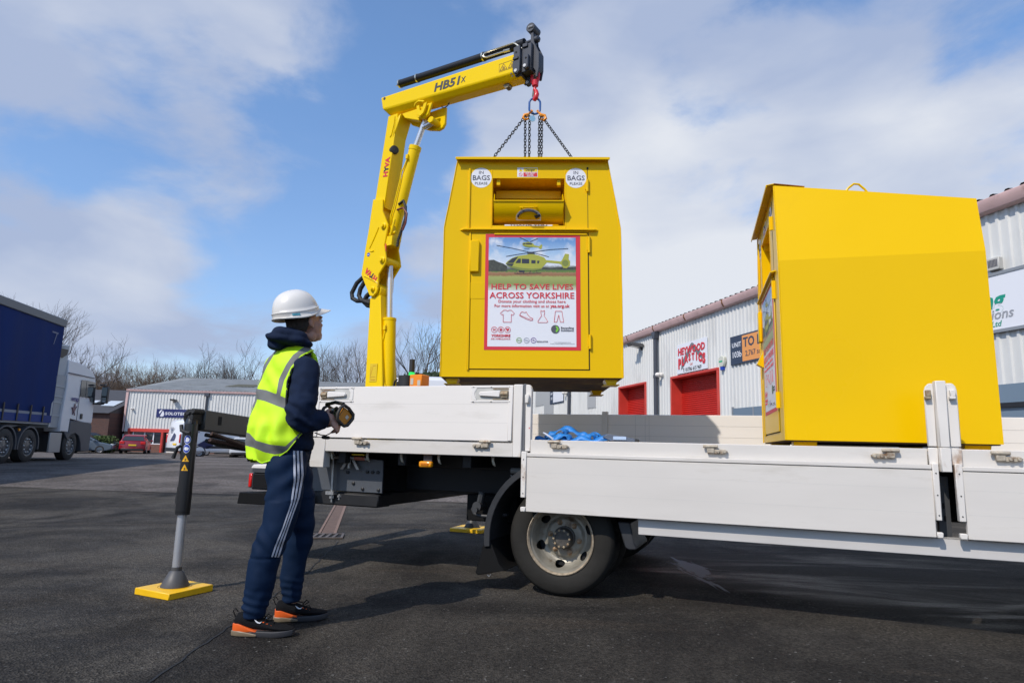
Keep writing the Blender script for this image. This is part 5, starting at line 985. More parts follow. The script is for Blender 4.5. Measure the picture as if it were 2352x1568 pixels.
b = MB(); b.tube([(LX, LY, 1.10), (LX, LY, .66)], .0445, 28); b.tube([(LX, LY, .66), (LX, LY, .515)], .046, 28); b.cyl((LX, LY, .50), (LX, LY, .52), .046, 28); b.lathe([(.001, .06), (.03, .05), (.042, .02), (.046, 0)], (LX, LY, 1.10), (0, 0, 1), 24); og2 = carry(b).build('jack_cylinder', mat('jack_black', (.016, .016, .017), .3, coat=.2), ck)
b = MB(); b.box(LX-.062, LX-.042, LY-.015, LY+.015, .86, 1.06); carry(b).build('valve_block', HoK, og2, bev=.003)
b = MB(); b.box(LX-.062, LX-.045, LY-.012, LY+.012, .56, .68); b.box(LX-.070, LX-.058, LY-.010, LY+.010, .57, .62); carry(b).build('transport_catch', HoK, og2, bev=.003)
b = MB(); b.tube([(LX-.05, LY-.03, .95), (LX-.075, LY-.03, .94), (LX-.085, LY-.035, .90), (LX-.098, LY-.035, .87)], [.010, .012, .011, .014], 10); carry(b).build('release_lever', HoK, og2)
b = MB(); b.tube([(LX-.045, LY-.045, 1.09), (LX-.03, LY-.052, 1.055), (LX+.02, LY-.056, 1.04), (LX+.045, LY-.05, 1.038)], .013, 10); carry(b).build('grab_handle', HoK, og2)
b = MB(); b.tube([(LX-.045, LY, 1.10), (LX-.055, LY-.01, 1.14), (LX-.04, LY-.02, 1.175), (LX-.01, LY-.02, 1.185), (LX+.01, LY-.01, 1.165)], .013, 10); b.tube([(LX-.03, LY, 1.10), (LX-.035, LY-.01, 1.135), (LX-.015, LY-.03, 1.165), (LX+.01, LY-.02, 1.17)], .012, 10)
b.box(LX-.012, LX+.04, LY-.035, LY+.09, 1.10, 1.19); b.cyl((LX+.0, LY-.045, 1.18), (LX+.0, LY+.05, 1.18), .020, 16); b.cyl((LX+.038, LY-.045, 1.185), (LX+.038, LY+.05, 1.185), .020, 16)
carry(b).build('jack_head_fittings', HoK, og2, bev=.004)
b = MB(); b.cyl((LX, LY, .15), (LX, LY, .52), .030, 28); carry(b).build('jack_rod', Chr, ck)
b = MB(); b.cyl((LX, LY, .125), (LX, LY, .165), .032, 24); b.lathe([(.022, .11), (.03, .095), (.045, .085), (.088, .0), (.088, -.006), (.001, -.006)], (LX, LY, .048), (0, 0, 1), 32); b.cyl((LX, LY, .13), (LX, LY, .11), .025, 16); carry(b).build('jack_foot', mat('foot_grey', (.07, .07, .072), .5), ck)
# stickers on the jack leg, wrapped round the tube
def wrap(poly, zc_, off, name, mt, dx=0, sc_=1.):
    b = MB(); rr = .0447+off; K = (TM.inverted().to_3x3() @ V((.42, -1, 0))).normalized(); a0 = atan2(K.y, K.x)-.35
    b.add([(LX+rr*cos(a0+(x*sc_+dx)/.0447), LY+rr*sin(a0+(x*sc_+dx)/.0447), zc_+z*sc_) for x, z in poly], [tuple(range(len(poly)))]) if len(poly) < 5 else None
    if len(poly) >= 5:
        c = (0, 0); n = len(poly); P = [c]+list(poly)
        b.add([(LX+rr*cos(a0+(x*sc_+dx)/.0447), LY+rr*sin(a0+(x*sc_+dx)/.0447), zc_+z*sc_) for x, z in P], [(0, i+1, (i+1) % n+1) for i in range(n)])
    carry(b).build(name, mt, og2, smooth=False)
circ = [(.020*cos(2*pi*i/24), .027*sin(2*pi*i/24)) for i in range(24)]
for zc_ in (.995, .935):
    wrap([(x*1.12, z*1.12) for x, z in circ], zc_, .0006, 'sticker_edge', PrW); wrap(circ, zc_, .0012, 'mandatory_sticker', PrB)
wrap([(-.012, -.012), (.0, -.018), (.012, -.012), (.014, .004), (.004, .016), (-.008, .012)], .995, .0018, 'sticker_figure', PrW); wrap([(-.016, -.004), (-.004, -.014), (.012, -.010), (.016, .004), (.004, .010), (-.012, .010)], .935, .0018, 'sticker_figure', PrW)
def triw(z_, s_): return [(-s_, -s_*.9), (-s_*.33, -s_*.9), (s_*.33, -s_*.9), (s_, -s_*.9), (s_*.5, 0), (0, s_*.9), (-s_*.5, 0)]
for zc_ in (.87, .81): wrap(triw(0, .027), zc_, .0006, 'warning_sticker_edge', PrK); wrap(triw(0, .0235), zc_, .0012, 'warning_sticker', mat('warn_yellow', (.88, .45, .01), .4)); wrap([(-.004, -.016), (.003, -.016), (.004, -.006), (.0, .0), (-.003, -.006)], zc_, .0018, 'sticker_figure', PrK)
# hoses from the leg to the base
HoB = mat('hose_brown', (.045, .022, .018), .6, bump=.9, bs=70)
for k in range(4):
    b = MB(); pts = []
    for i in range(15):
        t = i/14; pts.append((LX+.05-.0*t+.012*sin(t*7+k)+.04*(k % 2), LY+.08+t*1.35, (1.03-.03*(k//2))-.28*t*(1-.45*t)+.012*sin(t*9+k*2)))
    b.tube(pts, .014, 8); carry(b).build('outrigger_hose', HoB if k % 2 else HoK, ck)
# far side jack
b = MB(); b.cyl((-.79, 2.9, .16), (-.79, 2.9, .9), .055, 20); b.cyl((-.79, 2.9, .06), (-.79, 2.9, .3), .028, 16); carry(b).build('jack_cylinder', HoK, ck)
# pads
def pad(name, label, loc, rz, s_=.315, foot=False):
    t = thing(name, label, 'pad', loc, rz); b = MB(); h = .042; b.box(-s_/2, s_/2, -s_/2, s_/2, 0, h)
    b.build('pad_block', PadY, t, bev=.004); b = MB(); b.lathe([(.098, 0), (.104, .0), (.104, .0015), (.098, .0015)], (0, 0, h), (0, 0, 1), 40, close=True); b.build('foot_shade_ring', mat('pad_shadow', (.55, .30, .005), .5), t)  # flat darker ring: shade round the foot put into the colour
    b = MB(); b.tube([(-s_/2-.0, s_/2*.6, .02), (-s_/2-.02, s_/2*.7, .012), (-s_/2-.03, s_/2*.5, .006), (-s_/2-.005, s_/2*.4, .012)], .006, 6); b.build('rope_handle', mat('rope_green', (.08, .5, .08), .6), t); return t
wl = TM @ V((LX, LY, 0)); pad('outrigger_pad', 'square yellow plastic pad under the near outrigger foot', (wl.x, wl.y, 0), R(-26), .33)
pd2 = (-.42, 8.05); t = pad('outrigger_pad', 'square yellow plastic pad on the ground under the truck, beside the mud flap', (pd2[0], pd2[1], 0), R(-21), .40)
b = MB(); b.lathe([(.02, .13), (.035, .105), (.095, .0), (.095, -.005)], (0, 0, 0), (0, 0, 1), 28); b.cyl((0, 0, .11), (0, 0, .45), .03, 16); b.cyl((0, 0, .3), (0, 0, .95), .06, 16); q = CMi @ V((pd2[0], pd2[1], .045)); b.v = [(x+q.x, y+q.y, z+q.z) for x, y, z in b.v]; b.build('jack_foot', DkG, ck)

# ------------------------------------------------------------------ hook and chain sling (world: centred over the bank)
hx = 1.70
hk = thing('crane_hook', 'red swivel safety hook hanging from the crane head', 'hook', CB+M.Rotation(CR, 3, 'Z') @ V((hx, 0, 0)), CR)
RdH = mat('hook_red', (.60, .012, .02), .35, coat=.2)
b = MB(); b.tube([(-.032, 0, 4.40), (-.034, 0, 4.36)], .012, 10); b.tube([(-.030, 0, 4.44), (-.040, 0, 4.40), (-.036, 0, 4.35), (-.015, 0, 4.325)], .013, 10); b.tube([(.030, 0, 4.44), (.036, 0, 4.40), (.030, 0, 4.35), (.015, 0, 4.325)], .013, 10); b.cyl((0, 0, 4.30), (0, 0, 4.35), .030, 16, r2=.034); b.build('swivel_shackle', RdH, hk)
b = MB(); b.tube([(0, 0, 4.32), (.002, 0, 4.29), (-.006, 0, 4.27), (.012, 0, 4.245), (.022, -.005, 4.21), (.016, -.01, 4.175), (0, -.012, 4.158), (-.016, .0, 4.165)], [.015, .014, .015, .019, .023, .024, .020, .008], 14); b.build('hook', RdH, hk)
b = MB(); b.bar((-.012, 0, 4.275), (-.022, 0, 4.20), .02, .006); b.build('safety_latch', mat('latch_grey', (.12, .1, .09), .5), hk); b = MB(); b.cyl((-.04, 0, 4.43), (.04, 0, 4.43), .014, 12); b.build('hook_pin', Stl, hk)
sl = thing('chain_sling', 'black steel chain sling with blue master link and orange shortening hooks above the hanging bank', 'chain sling', CB+M.Rotation(CR, 3, 'Z') @ V((hx, 0, 0)))
def oval(w_, h_, c, n=32): return [V((c[0]+w_*cos(a)*(1 if abs(cos(a)) < .7 else 1), c[1], c[2]+(h_-w_)*(1 if sin(a) > 0 else -1)+w_*sin(a))) for a in [2*pi*(i+.5)/n for i in range(n)]]
b = MB(); b.tube(oval(.050, .078, (0, -.01, 4.095)), .0095, 10, closed=True); b.build('master_link', mat('link_blue', (.02, .10, .33), .35), sl)
ChM = mat('chain_black', (.022, .021, .02), .4, metal=.3); OrM = mat('sling_orange', (.85, .30, .01), .35)
def link_(b, c, d, tw, L=.033, w_=.0105, r_=.0042):
    d = V(d).normalized(); x, y = frame(d); s_ = x*cos(tw)+y*sin(tw); pts = []
    for i in range(12):
        a = 2*pi*(i+.5)/12; pts.append(V(c)+s_*w_*cos(a)+d*((L/2-w_)*(1 if sin(a) > 0 else -1)+w_*sin(a)))
    b.tube(pts, r_, 5, closed=True)
def chain(a, c, name='chain', sag=0, par=None):
    a = V(a); c = V(c); n = int((c-a).length/.0265); b = MB()
    P = lambda t: a.lerp(c, t)-V((0, 0, sag*4*t*(1-t)))
    for i in range(n): t = (i+.5)/n; link_(b, P(t), P(min(1, t+.01))-P(max(0, t-.01)), (i % 2)*pi/2+.5)
    return b.build(name, ChM, par or sl, ang=60)
bx = .157+.0-(CB.x+cos(CR)*hx); 
for f, pA, pB in ((-1, (-.085, -.02, 3.985), (-.60, -.08, 3.20)), (1, (.085, -.02, 3.965), (.60, -.08, 3.20))): chain(pA, pB)
for x, x2, y in ((-.085, -.070, -.03), (-.045, -.035, -.03), (.045, .052, -.03), (.068, .075, -.03)): chain((x, y, 3.985), (x2, y+.1, 3.33), 'chain_tail')
for f in (-1, 1):
    b = MB(); b.tube([(f*.022, -.01, 4.035), (f*.045, -.015, 4.025), (f*.06, -.018, 4.0), (f*.075, -.02, 3.985)], [.011, .010, .014, .012], 10)
    c0 = V((f*.075, -.025, 3.985)); b.tube([c0+V((f*(-.02), 0, .022)), c0+V((f*.018, 0, .012)), c0+V((f*.028, 0, -.018)), c0+V((f*.006, 0, -.036)), c0+V((f*-.02, 0, -.022))], [.011, .014, .014, .011, .008], 10); b.tube([(f*.03, -.02, 4.03), (f*.02, -.015, 4.045), (f*.028, -.01, 4.055), (f*.04, -.01, 4.045)], .006, 8); b.build('shortening_hook', OrM, sl)
b = MB(); b.lathe([(.030, -.003), (.030, .003), (.001, .003)], (-.02, -.04, 3.955), (.2, -1, 0), 8); b.build('load_tag', mat('tag_blue', (.25, .45, .62), .3), sl)
b = MB(); b.tube([(-.03+.025*cos(a), -.03, 4.0+.03*sin(a)) for a in [2*pi*i/12 for i in range(12)]], .003, 5, closed=True); b.build('tag_ring', ChM, sl)
# ------------------------------------------------------------------ clothing banks: local x across the front, y into the bank
W_, D_, HF, HR, CRZ, IN = .70, 1.20, 1.76, 1.555, 1.19, .095
SkyP = bpy.data.materials.new('poster_picture'); SkyP.use_nodes = True
def _pp():
    n = SkyP.node_tree.nodes; l = SkyP.node_tree.links; b = n['Principled BSDF']; b.inputs['Roughness'].default_value = .4
    t = n.new('ShaderNodeTexCoord'); s_ = n.new('ShaderNodeSeparateXYZ'); l.new(t.outputs['Object'], s_.inputs[0])
    r_ = n.new('ShaderNodeMapRange'); l.new(s_.outputs['Z'], r_.inputs[0]); r_.inputs[1].default_value = .68; r_.inputs[2].default_value = 1.105
    a = n.new('ShaderNodeTexNoise'); a.inputs['Scale'].default_value = 55; a.inputs['Detail'].default_value = 8; a.inputs['Roughness'].default_value = .7; l.new(t.outputs['Object'], a.inputs[0])
    ad = n.new('ShaderNodeMath'); ad.operation = 'MULTIPLY_ADD'; l.new(a.outputs[0], ad.inputs[0]); ad.inputs[1].default_value = .10; l.new(r_.outputs[0], ad.inputs[2])
    cr = n.new('ShaderNodeValToRGB'); l.new(ad.outputs[0], cr.inputs[0]); e = cr.color_ramp.elements
    cols = [(.0, (.78, .79, .82)), (.06, (.62, .64, .5)), (.16, (.26, .30, .08)), (.30, (.36, .40, .12)), (.335, (.30, .14, .06)), (.385, (.36, .20, .10)), (.40, (.12, .22, .04)), (.435, (.10, .16, .05)), (.45, (.10, .10, .09)), (.50, (.30, .32, .32)), (.53, (.72, .76, .80)), (.75, (.38, .55, .74)), (1., (.14, .30, .58))]
    e[0].position = 0; e[0].color = (*cols[0][1], 1); e[1].position = 1; e[1].color = (*cols[-1][1], 1)
    for p_, c in cols[1:-1]: q = e.new(p_); q.color = (*c, 1)
    # flecked crop texture and soft clouds
    a2 = n.new('ShaderNodeTexNoise'); a2.inputs['Scale'].default_value = 9; a2.inputs['Detail'].default_value = 5; l.new(t.outputs['Object'], a2.inputs[0])
    m1 = n.new('ShaderNodeMapRange'); l.new(a2.outputs[0], m1.inputs[0]); m1.inputs[1].default_value = .5; m1.inputs[2].default_value = .72
    m2 = n.new('ShaderNodeMapRange'); l.new(r_.outputs[0], m2.inputs[0]); m2.inputs[1].default_value = .5; m2.inputs[2].default_value = .6
    mm = n.new('ShaderNodeMath'); mm.operation = 'MULTIPLY'; l.new(m1.outputs[0], mm.inputs[0]); l.new(m2.outputs[0], mm.inputs[1])
    mx_ = n.new('ShaderNodeMixRGB'); l.new(mm.outputs[0], mx_.inputs[0]); l.new(cr.outputs[0], mx_.inputs[1]); mx_.inputs[2].default_value = (.75, .77, .8, 1)
    l.new(mx_.outputs[0], b.inputs['Base Color'])
_pp()
HeliY = mat('helicopter_yellow', (.38, .39, .05), .5); HeliD = mat('helicopter_shade', (.20, .24, .05), .5); GlP = mat('print_window', (.035, .04, .055), .4)
Hdg = mat('print_hedge', (.055, .06, .045), .5, var=.4, vs=60)
def X(a): return -.342+(a-130)/1003*.685
def Zp(c): return 1.107-(c-130)/1262*.872
def poly(b, pts, y): b.add([(X(a), y, Zp(c)) for a, c in pts], [tuple(range(len(pts)))])
def thick(b, pts, w_, y, closed=False):
    P = [V((X(a), y, Zp(c))) for a, c in pts]
    if closed: P.append(P[0])
    for p0, p1 in zip(P, P[1:]): b.bar(p0, p1, w_, .0008, upv=V((0, 1, 0)))
def bank(name, label, loc, rot, shut=False):
    t = thing(name, label, 'clothing bank', loc, rot=rot, group='yellow clothing banks')
    inr = IN*(HR-CRZ)/(HF-CRZ)
    ox0, ox1, oz0, oz1 = -.318, .258, 1.208, 1.605      # opening
    b = MB(); F = [(-W_, 0, 0), (W_, 0, 0), (W_, 0, CRZ), (W_-IN, 0, HF), (-W_+IN, 0, HF), (-W_, 0, CRZ)]
    xi = lambda z: W_ if z <= CRZ else W_-IN*(z-CRZ)/(HF-CRZ)
    vs = [(-W_, 0, 0), (W_, 0, 0), (W_, 0, CRZ), (-W_, 0, CRZ), (-xi(oz0), 0, oz0), (xi(oz0), 0, oz0), (-xi(oz1), 0, oz1), (xi(oz1), 0, oz1), (-xi(HF), 0, HF), (xi(HF), 0, HF), (ox0, 0, oz0), (ox1, 0, oz0), (ox0, 0, oz1), (ox1, 0, oz1)]
    b.add(vs, [(0, 1, 2, 3), (3, 2, 5, 11, 10, 4), (4, 10, 12, 6), (11, 5, 7, 13), (6, 12, 13, 7, 9, 8)])
    B2 = [(-W_, D_, 0), (W_, D_, 0), (W_, D_, CRZ), (W_-inr, D_, HR), (-W_+inr, D_, HR), (-W_, D_, CRZ)]
    b.add(F+B2, [(11, 10, 9, 8, 7, 6), (1, 7, 8, 2), (0, 5, 11, 6), (2, 8, 9, 3), (5, 4, 10, 11), (4, 3, 9, 10), (0, 6, 7, 1)])
    # chute recess
    dd = .34; b.add([(x, y, z) for y in (0.0005, dd) for x, z in ((ox0, oz0), (ox1, oz0), (ox1, oz1), (ox0, oz1))], [(0, 1, 5, 4), (1, 2, 6, 5), (2, 3, 7, 6), (3, 0, 4, 7), (4, 5, 6, 7)])
    body = b.build('body', Yel, t, smooth=False, bev=.0)
    b = MB(); b.box(-W_+.012, W_-.012, .012, D_-.012, -.008, -.001); b.build('underside', mat('rusty_underside', (.13, .075, .035), .8, var=.4, vs=5, dirt=(.40, .28, .04, .8), ds=4), t, smooth=False)
    # weld seams on edges
    b = MB(); rr = random.Random(3)
    for s_ in (-1, 1):
        pts = [(s_*(xi(z)-.001), -.001, z) for z in [CRZ*i/14 for i in range(15)]]+[(s_*(xi(CRZ+(HF-CRZ)*i/8)-.001), -.001, CRZ+(HF-CRZ)*i/8) for i in range(1, 9)]
        b.tube([(x+rr.uniform(-.001, .001), y, z) for x, y, z in pts], .0045, 6)
    b.build('edge_weld', Yel, t)
    # hood
    b = MB(); xh = W_-IN+.012
    b.add([(-xh, .0, HF+.012), (xh, .0, HF+.012), (xh, -.050, HF+.004), (-xh, -.050, HF+.004), (-xh+.0, 0, HF+.004), (xh, 0, HF+.004), (xh, -.048, HF-.002), (-xh, -.048, HF-.002)], [(0, 1, 2, 3), (7, 6, 5, 4), (3, 2, 6, 7), (0, 3, 7, 4), (1, 5, 6, 2), (0, 4, 5, 1)])
    b.box(-xh, xh, -.053, -.047, HF-.018, HF+.004); b.quad((-xh, 0, HF+.012), (xh, 0, HF+.012), (xh-.01, .2, HF-.022), (-xh+.01, .2, HF-.022)); b.build('hood', Yel, t, bev=.002)
    # horizontal ledge
    b = MB(); b.prism([(-.575, .0), (-.54, -.032), (.49, -.032), (.525, .0)], 'xy', 1.163, 1.174); b.build('rain_ledge', Yel, t, bev=.002)
    # framing bars and doors
    b = MB(); b.box(-.512, -.496, -.012, 0, 1.18, HF-.075); b.box(-.498, -.482, -.012, 0, .05, 1.150); b.build('frame_bar', Yel, t, bev=.003)
    b = MB(); b.box(-.478, .438, -.007, -.0005, .062, 1.146); dr = b.build('door', Yel, t, bev=.002)
    b = MB(); b.box(-.482, .446, -.0015, -.0002, .056, 1.152); b.build('door_gap', DkD, dr, smooth=False)
    b = MB(); b.box(-.30, .43, -.016, -.007, 1.128, 1.14); b.box(-.49, .44, -.018, -.0, 1.150, 1.156); b.build('door_top_strip', Yel, dr, bev=.002)
    b = MB(); b.box(-.488, -.415, -.035, -.007, .820, 1.075); b.build('lock_box', Yel, dr, bev=.006)
    b = MB(); b.box(-.480, -.368, -.0095, -.007, .61, .74); b.build('lock_plate', Yel, dr, bev=.002)
    b = MB(); b.box(ox0-.01, ox0-.004, -.003, 0, oz0-.02, HF-.08); b.box(ox1+.004, ox1+.010, -.003, 0, oz0-.02, HF-.08); b.build('chute_frame_seam', Yel, t, bev=.001)
    for z0, z1, x in ((1.49, 1.59, .440), (.985, 1.115, .448), (.22, .33, .448)):
        b = MB(); b.cyl((x, -.012, z0), (x, -.012, z1), .011, 10); b.box(x-.018, x-.004, -.010, -.004, z0+.02, z1-.02); b.box(x+.004, x+.012, -.008, -.0, z0, z1); b.build('hinge', Yel, dr)
    b = MB(); b.box(.440, .4435, -.002, -.0003, 1.19, 1.48); b.box(.440, .4435, -.002, -.0003, 1.6, HF-.07); b.box(.436, .450, -.0025, -.0003, HF-.08, HF-.06); b.build('panel_gap', DkD, t, smooth=False)
    # chute drawer
    sc_ = [(-.078, 1.384), (-.075, 1.372), (-.068, 1.340), (-.053, 1.305), (-.032, 1.275), (-.004, 1.252), (.035, 1.243), (.10, 1.255)]
    b = MB(); x0, x1 = ox0+.012, ox1-.012; k = len(sc_); b.add([(x0, y, z) for y, z in sc_]+[(x1, y, z) for y, z in sc_]+[(x0, y+.006, z+.003) for y, z in sc_]+[(x1, y+.006, z+.003) for y, z in sc_], [(i, i+1, i+1+k, i+k) for i in range(k-1)]+[(i+2*k, i+1+2*k, i+1+3*k, i+3*k) for i in range(k-1)])
    b.box(x0, x1, -.085, -.072, 1.380, 1.388)
    chk = [(-.08, 1.382), (.02, 1.48), (.10, 1.50), (.11, 1.26), (.035, 1.243), (-.004, 1.252), (-.032, 1.275), (-.053, 1.305), (-.068, 1.34)]
    if shut: b = MB(); b.add([(x0, .02, 1.225), (x1, .02, 1.225), (x1, .26, 1.59), (x0, .26, 1.59)], [(0, 1, 2, 3)])
    else: b.prism(chk, 'yz', x0, x0+.005); b.prism(chk, 'yz', x1-.005, x1) if not shut else None; ch = b.build('chute_drawer', Yel, t)
    if shut: c_lo = MB(); c_lo.add([(-.45, -.008, .74), (-.45, -.008, .60), (-.45, -.062, .63), (-.38, -.008, .74), (-.38, -.008, .60), (-.38, -.058, .63)], [(0, 1, 2), (3, 5, 4), (0, 3, 4, 1), (0, 2, 5, 3), (1, 4, 5, 2)]); c_lo.build('lock_flap', Yel, dr, smooth=False)
    b = MB(); b.bar((-.095, -.068, 1.335), (-.07, -.10, 1.320), .012, .006); b.bar((-.07, -.10, 1.320), (.01, -.10, 1.320), .02, .005); b.bar((.01, -.10, 1.320), (.035, -.068, 1.335), .012, .006); 
    if not shut: b.build('drawer_handle', Yel, ch)
    b = MB(); b.box(ox0+.02, ox1-.02, .17, .18, 1.50, 1.57); b.box(ox0+.01, ox1-.01, .235, .245, 1.44, 1.53); b.box(ox0+.04, ox1-.04, .14, .15, 1.26, 1.455); b.box(ox0+.02, ox1-.02, .13, .16, 1.452, 1.462); b.box(ox0+.03, ox0+.06, .02, .06, 1.555, 1.605); b.box(ox1-.06, ox1-.03, .02, .06, 1.555, 1.605); b.build('inner_baffle', Yel, t, bev=.002)
    b = MB(); 
    y0 = -.0765
    n = 22; c = (-.03, 1.295)
    def dpt(x, z):     # a point on the drawer skin
        for (ya, za), (yb, zb) in zip(sc_, sc_[1:]):
            if min(za, zb) <= z <= max(za, zb): f = (z-za)/(zb-za); return (x, ya+(yb-ya)*f-.007, z)
        return (x, sc_[5][0], z)
    pts = []
    for i in range(n+1): a = pi*i/n; pts.append((c[0]-.10*cos(a), 1.262+.062*sin(a)))
    g_ = [dpt(x, z) for x, z in pts]; bt = [dpt(x, 1.250) for x, z in pts]; b.add(g_+bt, [(i, i+1, i+1+n+1, i+n+1) for i in range(n)]); 
    if not shut: b.build('recycling_sticker', PrW, ch, smooth=False)
    b = MB(); pin = [(c[0]-.085*cos(a), 1.258+.052*sin(a)) for a in [pi*(.05+.75*i/14) for i in range(15)]]
    for p0, p1 in zip(pin, pin[1:]): a_ = V(dpt(*p0))+V((0, -.002, 0)); c_ = V(dpt(*p1))+V((0, -.002, 0)); b.bar(a_, c_, .0135, .0015, upv=V((0, 1, 0)))
    b.add([V(dpt(x, z))+V((0, -.003, 0)) for x, z in ((.012, 1.276), (.066, 1.272), (.058, 1.284))]+[V(dpt(.03, 1.256))+V((0, -.003, 0))], [(0, 3, 1, 2)]); 
    if not shut: b.build('recycling_arrow', PrK, ch, smooth=False)
    b = MB(); b.box(-.22, .16, -.0025, -.0005, 1.205, 1.2155); b.build('thank_you_label', PrW, t, smooth=False); b = MB()
    b.text('THANK YOU', .016, (-.03, -.0035, 1.206), bold=.02, width=.30, th=.0006); b.build('label_lettering', PrG, t, smooth=False)
    # stickers
    for sx_ in (-.412, .349):
        b = MB(); b.lathe([(.084, 0), (.084, .0012), (.001, .0012)], (sx_, 0, 1.608), (0, -1, 0), 48); st_ = b.build('round_sticker', PrW, t)
        b = MB(); b.text('IN', .038, (sx_, -.0022, 1.640), bold=.004, th=.0008, sx=1.1); b.text('BAGS', .058, (sx_, -.0022, 1.588), bold=.012, th=.0008, width=.138); b.text('PLEASE', .031, (sx_, -.0022, 1.550), bold=.004, th=.0008, width=.10); b.build('lettering', PrG, st_, smooth=False)
    dz0, dz1, dx0, dx1 = 1.615, 1.695, -.122, .043
    b = MB(); b.box(dx0, dx1, -.0012, 0, dz0, dz1); sg = b.build('danger_sticker', PrW, t, smooth=False)
    b = MB(); b.box(dx0+.050, dx1-.004, -.002, -.0013, dz0+.044, dz1-.004); b.add([(dx0+.012, -.002, dz0+.046), (dx0+.044, -.002, dz0+.046), (dx0+.028, -.002, dz1-.006)], [(0, 1, 2)]); b.build('danger_yellow', PrY, sg, smooth=False)
    b = MB(); b.box(dx0+.050, dx1-.004, -.002, -.0013, dz0+.004, dz0+.038); b.lathe([(.015, 0), (.015, .0006), (.0115, .0006), (.0115, 0)], (dx0+.028, -.0013, dz0+.021), (0, -1, 0), 24, close=True); b.bar((dx0+.018, -.002, dz0+.030), (dx0+.038, -.002, dz0+.012), .003, .0008, upv=V((0, 1, 0))); b.build('danger_red', PrR, sg, smooth=False)
    b = MB(); b.text('Danger', .026, ((dx0+dx1)/2+.022, -.0028, dz0+.052), bold=.012, th=.0008); b.box(dx0+.0265, dx0+.0295, -.0028, -.0021, dz0+.054, dz0+.066); b.build('danger_lettering', PrK, sg, smooth=False); b = MB(); b.text('DO NOT', .018, ((dx0+dx1)/2+.022, -.0028, dz0+.023), bold=.02, th=.0008); b.text('ENTER', .018, ((dx0+dx1)/2+.022, -.0028, dz0+.007), bold=.02, th=.0008); b.build('danger_lettering', PrW, sg, smooth=False)
    # poster
    b = MB(); b.box(-.368, .378, -.0085, -.0072, .208, 1.136); ps = b.build('poster', PrR, t, smooth=False)
    b = MB(); b.box(X(130), X(1133), -.0094, -.0086, Zp(1392), Zp(130)); b.build('poster_sheet', PrW, ps, smooth=False)
    b = MB(); b.quad((X(130), -.0100, .68), (X(1133), -.0100, .68), (X(1133), -.0100, 1.107), (X(130), -.0100, 1.107)); b.build('poster_picture', SkyP, ps, smooth=False)
    y1, y2, y3 = -.0106, -.0112, -.0118
    b = MB(); poly(b, [(130, 530), (130, 400), (190, 395), (240, 420), (300, 440), (345, 470), (345, 530)], y1); poly(b, [(740, 505), (760, 478), (850, 488), (960, 475), (1050, 480), (1133, 470), (1133, 505)], y1); b.build('hedge_print', Hdg, ps, smooth=False)
    b = MB(); poly(b, [(325, 440), (350, 410), (400, 375), (460, 350), (560, 335), (620, 322), (700, 340), (770, 365), (790, 395), (960, 412), (975, 395), (1010, 320), (1055, 325), (1050, 385), (1068, 410), (1065, 460), (1030, 490), (990, 488), (965, 450), (940, 438), (800, 425), (770, 460), (730, 505), (640, 520), (500, 515), (400, 490), (350, 465)], y2)
    poly(b, [(515, 205), (530, 190), (590, 183), (640, 200), (655, 222), (710, 235), (735, 212), (748, 215), (742, 260), (725, 270), (700, 248), (640, 245), (600, 250), (550, 240), (525, 228)], y2); b.build('helicopter_print', HeliY, ps, smooth=False)
    b = MB(); poly(b, [(335, 445), (400, 470), (520, 492), (640, 500), (735, 490), (720, 510), (640, 524), (500, 518), (400, 492), (345, 464)], y3); poly(b, [(530, 225), (640, 240), (600, 252), (550, 242)], y3); b.lathe([(.026, 0), (.026, .0004), (.001, .0004)], (X(1012), y2, Zp(430)), (0, -1, 0), 18); b.build('helicopter_shade', HeliD, ps, smooth=False)
    y4 = -.0124; b = MB()
    for q in ([(340, 432), (400, 380), (470, 358), (415, 432)], [(440, 432), (470, 384), (500, 380), (500, 432)], [(513, 382), (597, 386), (597, 436), (513, 436)], [(622, 398), (670, 400), (670, 436), (622, 436)], [(690, 404), (716, 406), (706, 438), (690, 436)], [(330, 440), (420, 440), (400, 470), (350, 458)], [(575, 300), (650, 300), (660, 325), (575, 325)], [(480, 520), (545, 520), (540, 540), (480, 540)], [(522, 205), (555, 195), (552, 212), (520, 215)], [(560, 195), (625, 198), (630, 213), (560, 212)]): poly(b, q, y4)
    for q in ([(220, 225), (400, 258), (585, 300)], [(330, 355), (480, 328), (580, 312)], [(640, 302), (840, 272), (1045, 260)], [(650, 312), (740, 335), (822, 358)], [(487, 130), (590, 180)], [(695, 142), (605, 180)]): thick(b, q, .0035, y4)
    for q in ([(425, 550), (470, 556), (735, 548)], [(465, 550), (450, 515)], [(530, 553), (540, 518)], [(600, 552), (615, 520)], [(690, 550), (680, 520)], [(540, 262), (600, 268)]): thick(b, q, .0026, y4)
    b.build('helicopter_detail', GlP, ps, smooth=False)
    b = MB(); b.text('HELP TO SAVE LIVES', .062, (0.0, y4, Zp(738)), bold=.012, th=.0006, width=X(1100)-X(168)); b.text('ACROSS YORKSHIRE', .068, (0.0, y4, Zp(842)), bold=.012, th=.0006, width=X(1115)-X(150)); b.text('Donate your clothing and shoes here', .033, (X(630), y4, Zp(893)), th=.0006, width=X(1012)-X(248), bold=.004)
    b.text('For more information visit us at', .033, (X(513), y4, Zp(945)), th=.0006, width=X(822)-X(203), bold=.004); b.text('yaa.org.uk', .036, (X(948), y4, Zp(945)), th=.0006, width=X(1058)-X(838), bold=.02)
    b.text('YORKSHIRE', .027, (X(281), y4, Zp(1283)), th=.0006, width=X(390)-X(172), bold=.03); b.text('AIR AMBULANCE', .019, (X(279), y4, Zp(1315)), th=.0006, width=X(388)-X(170));
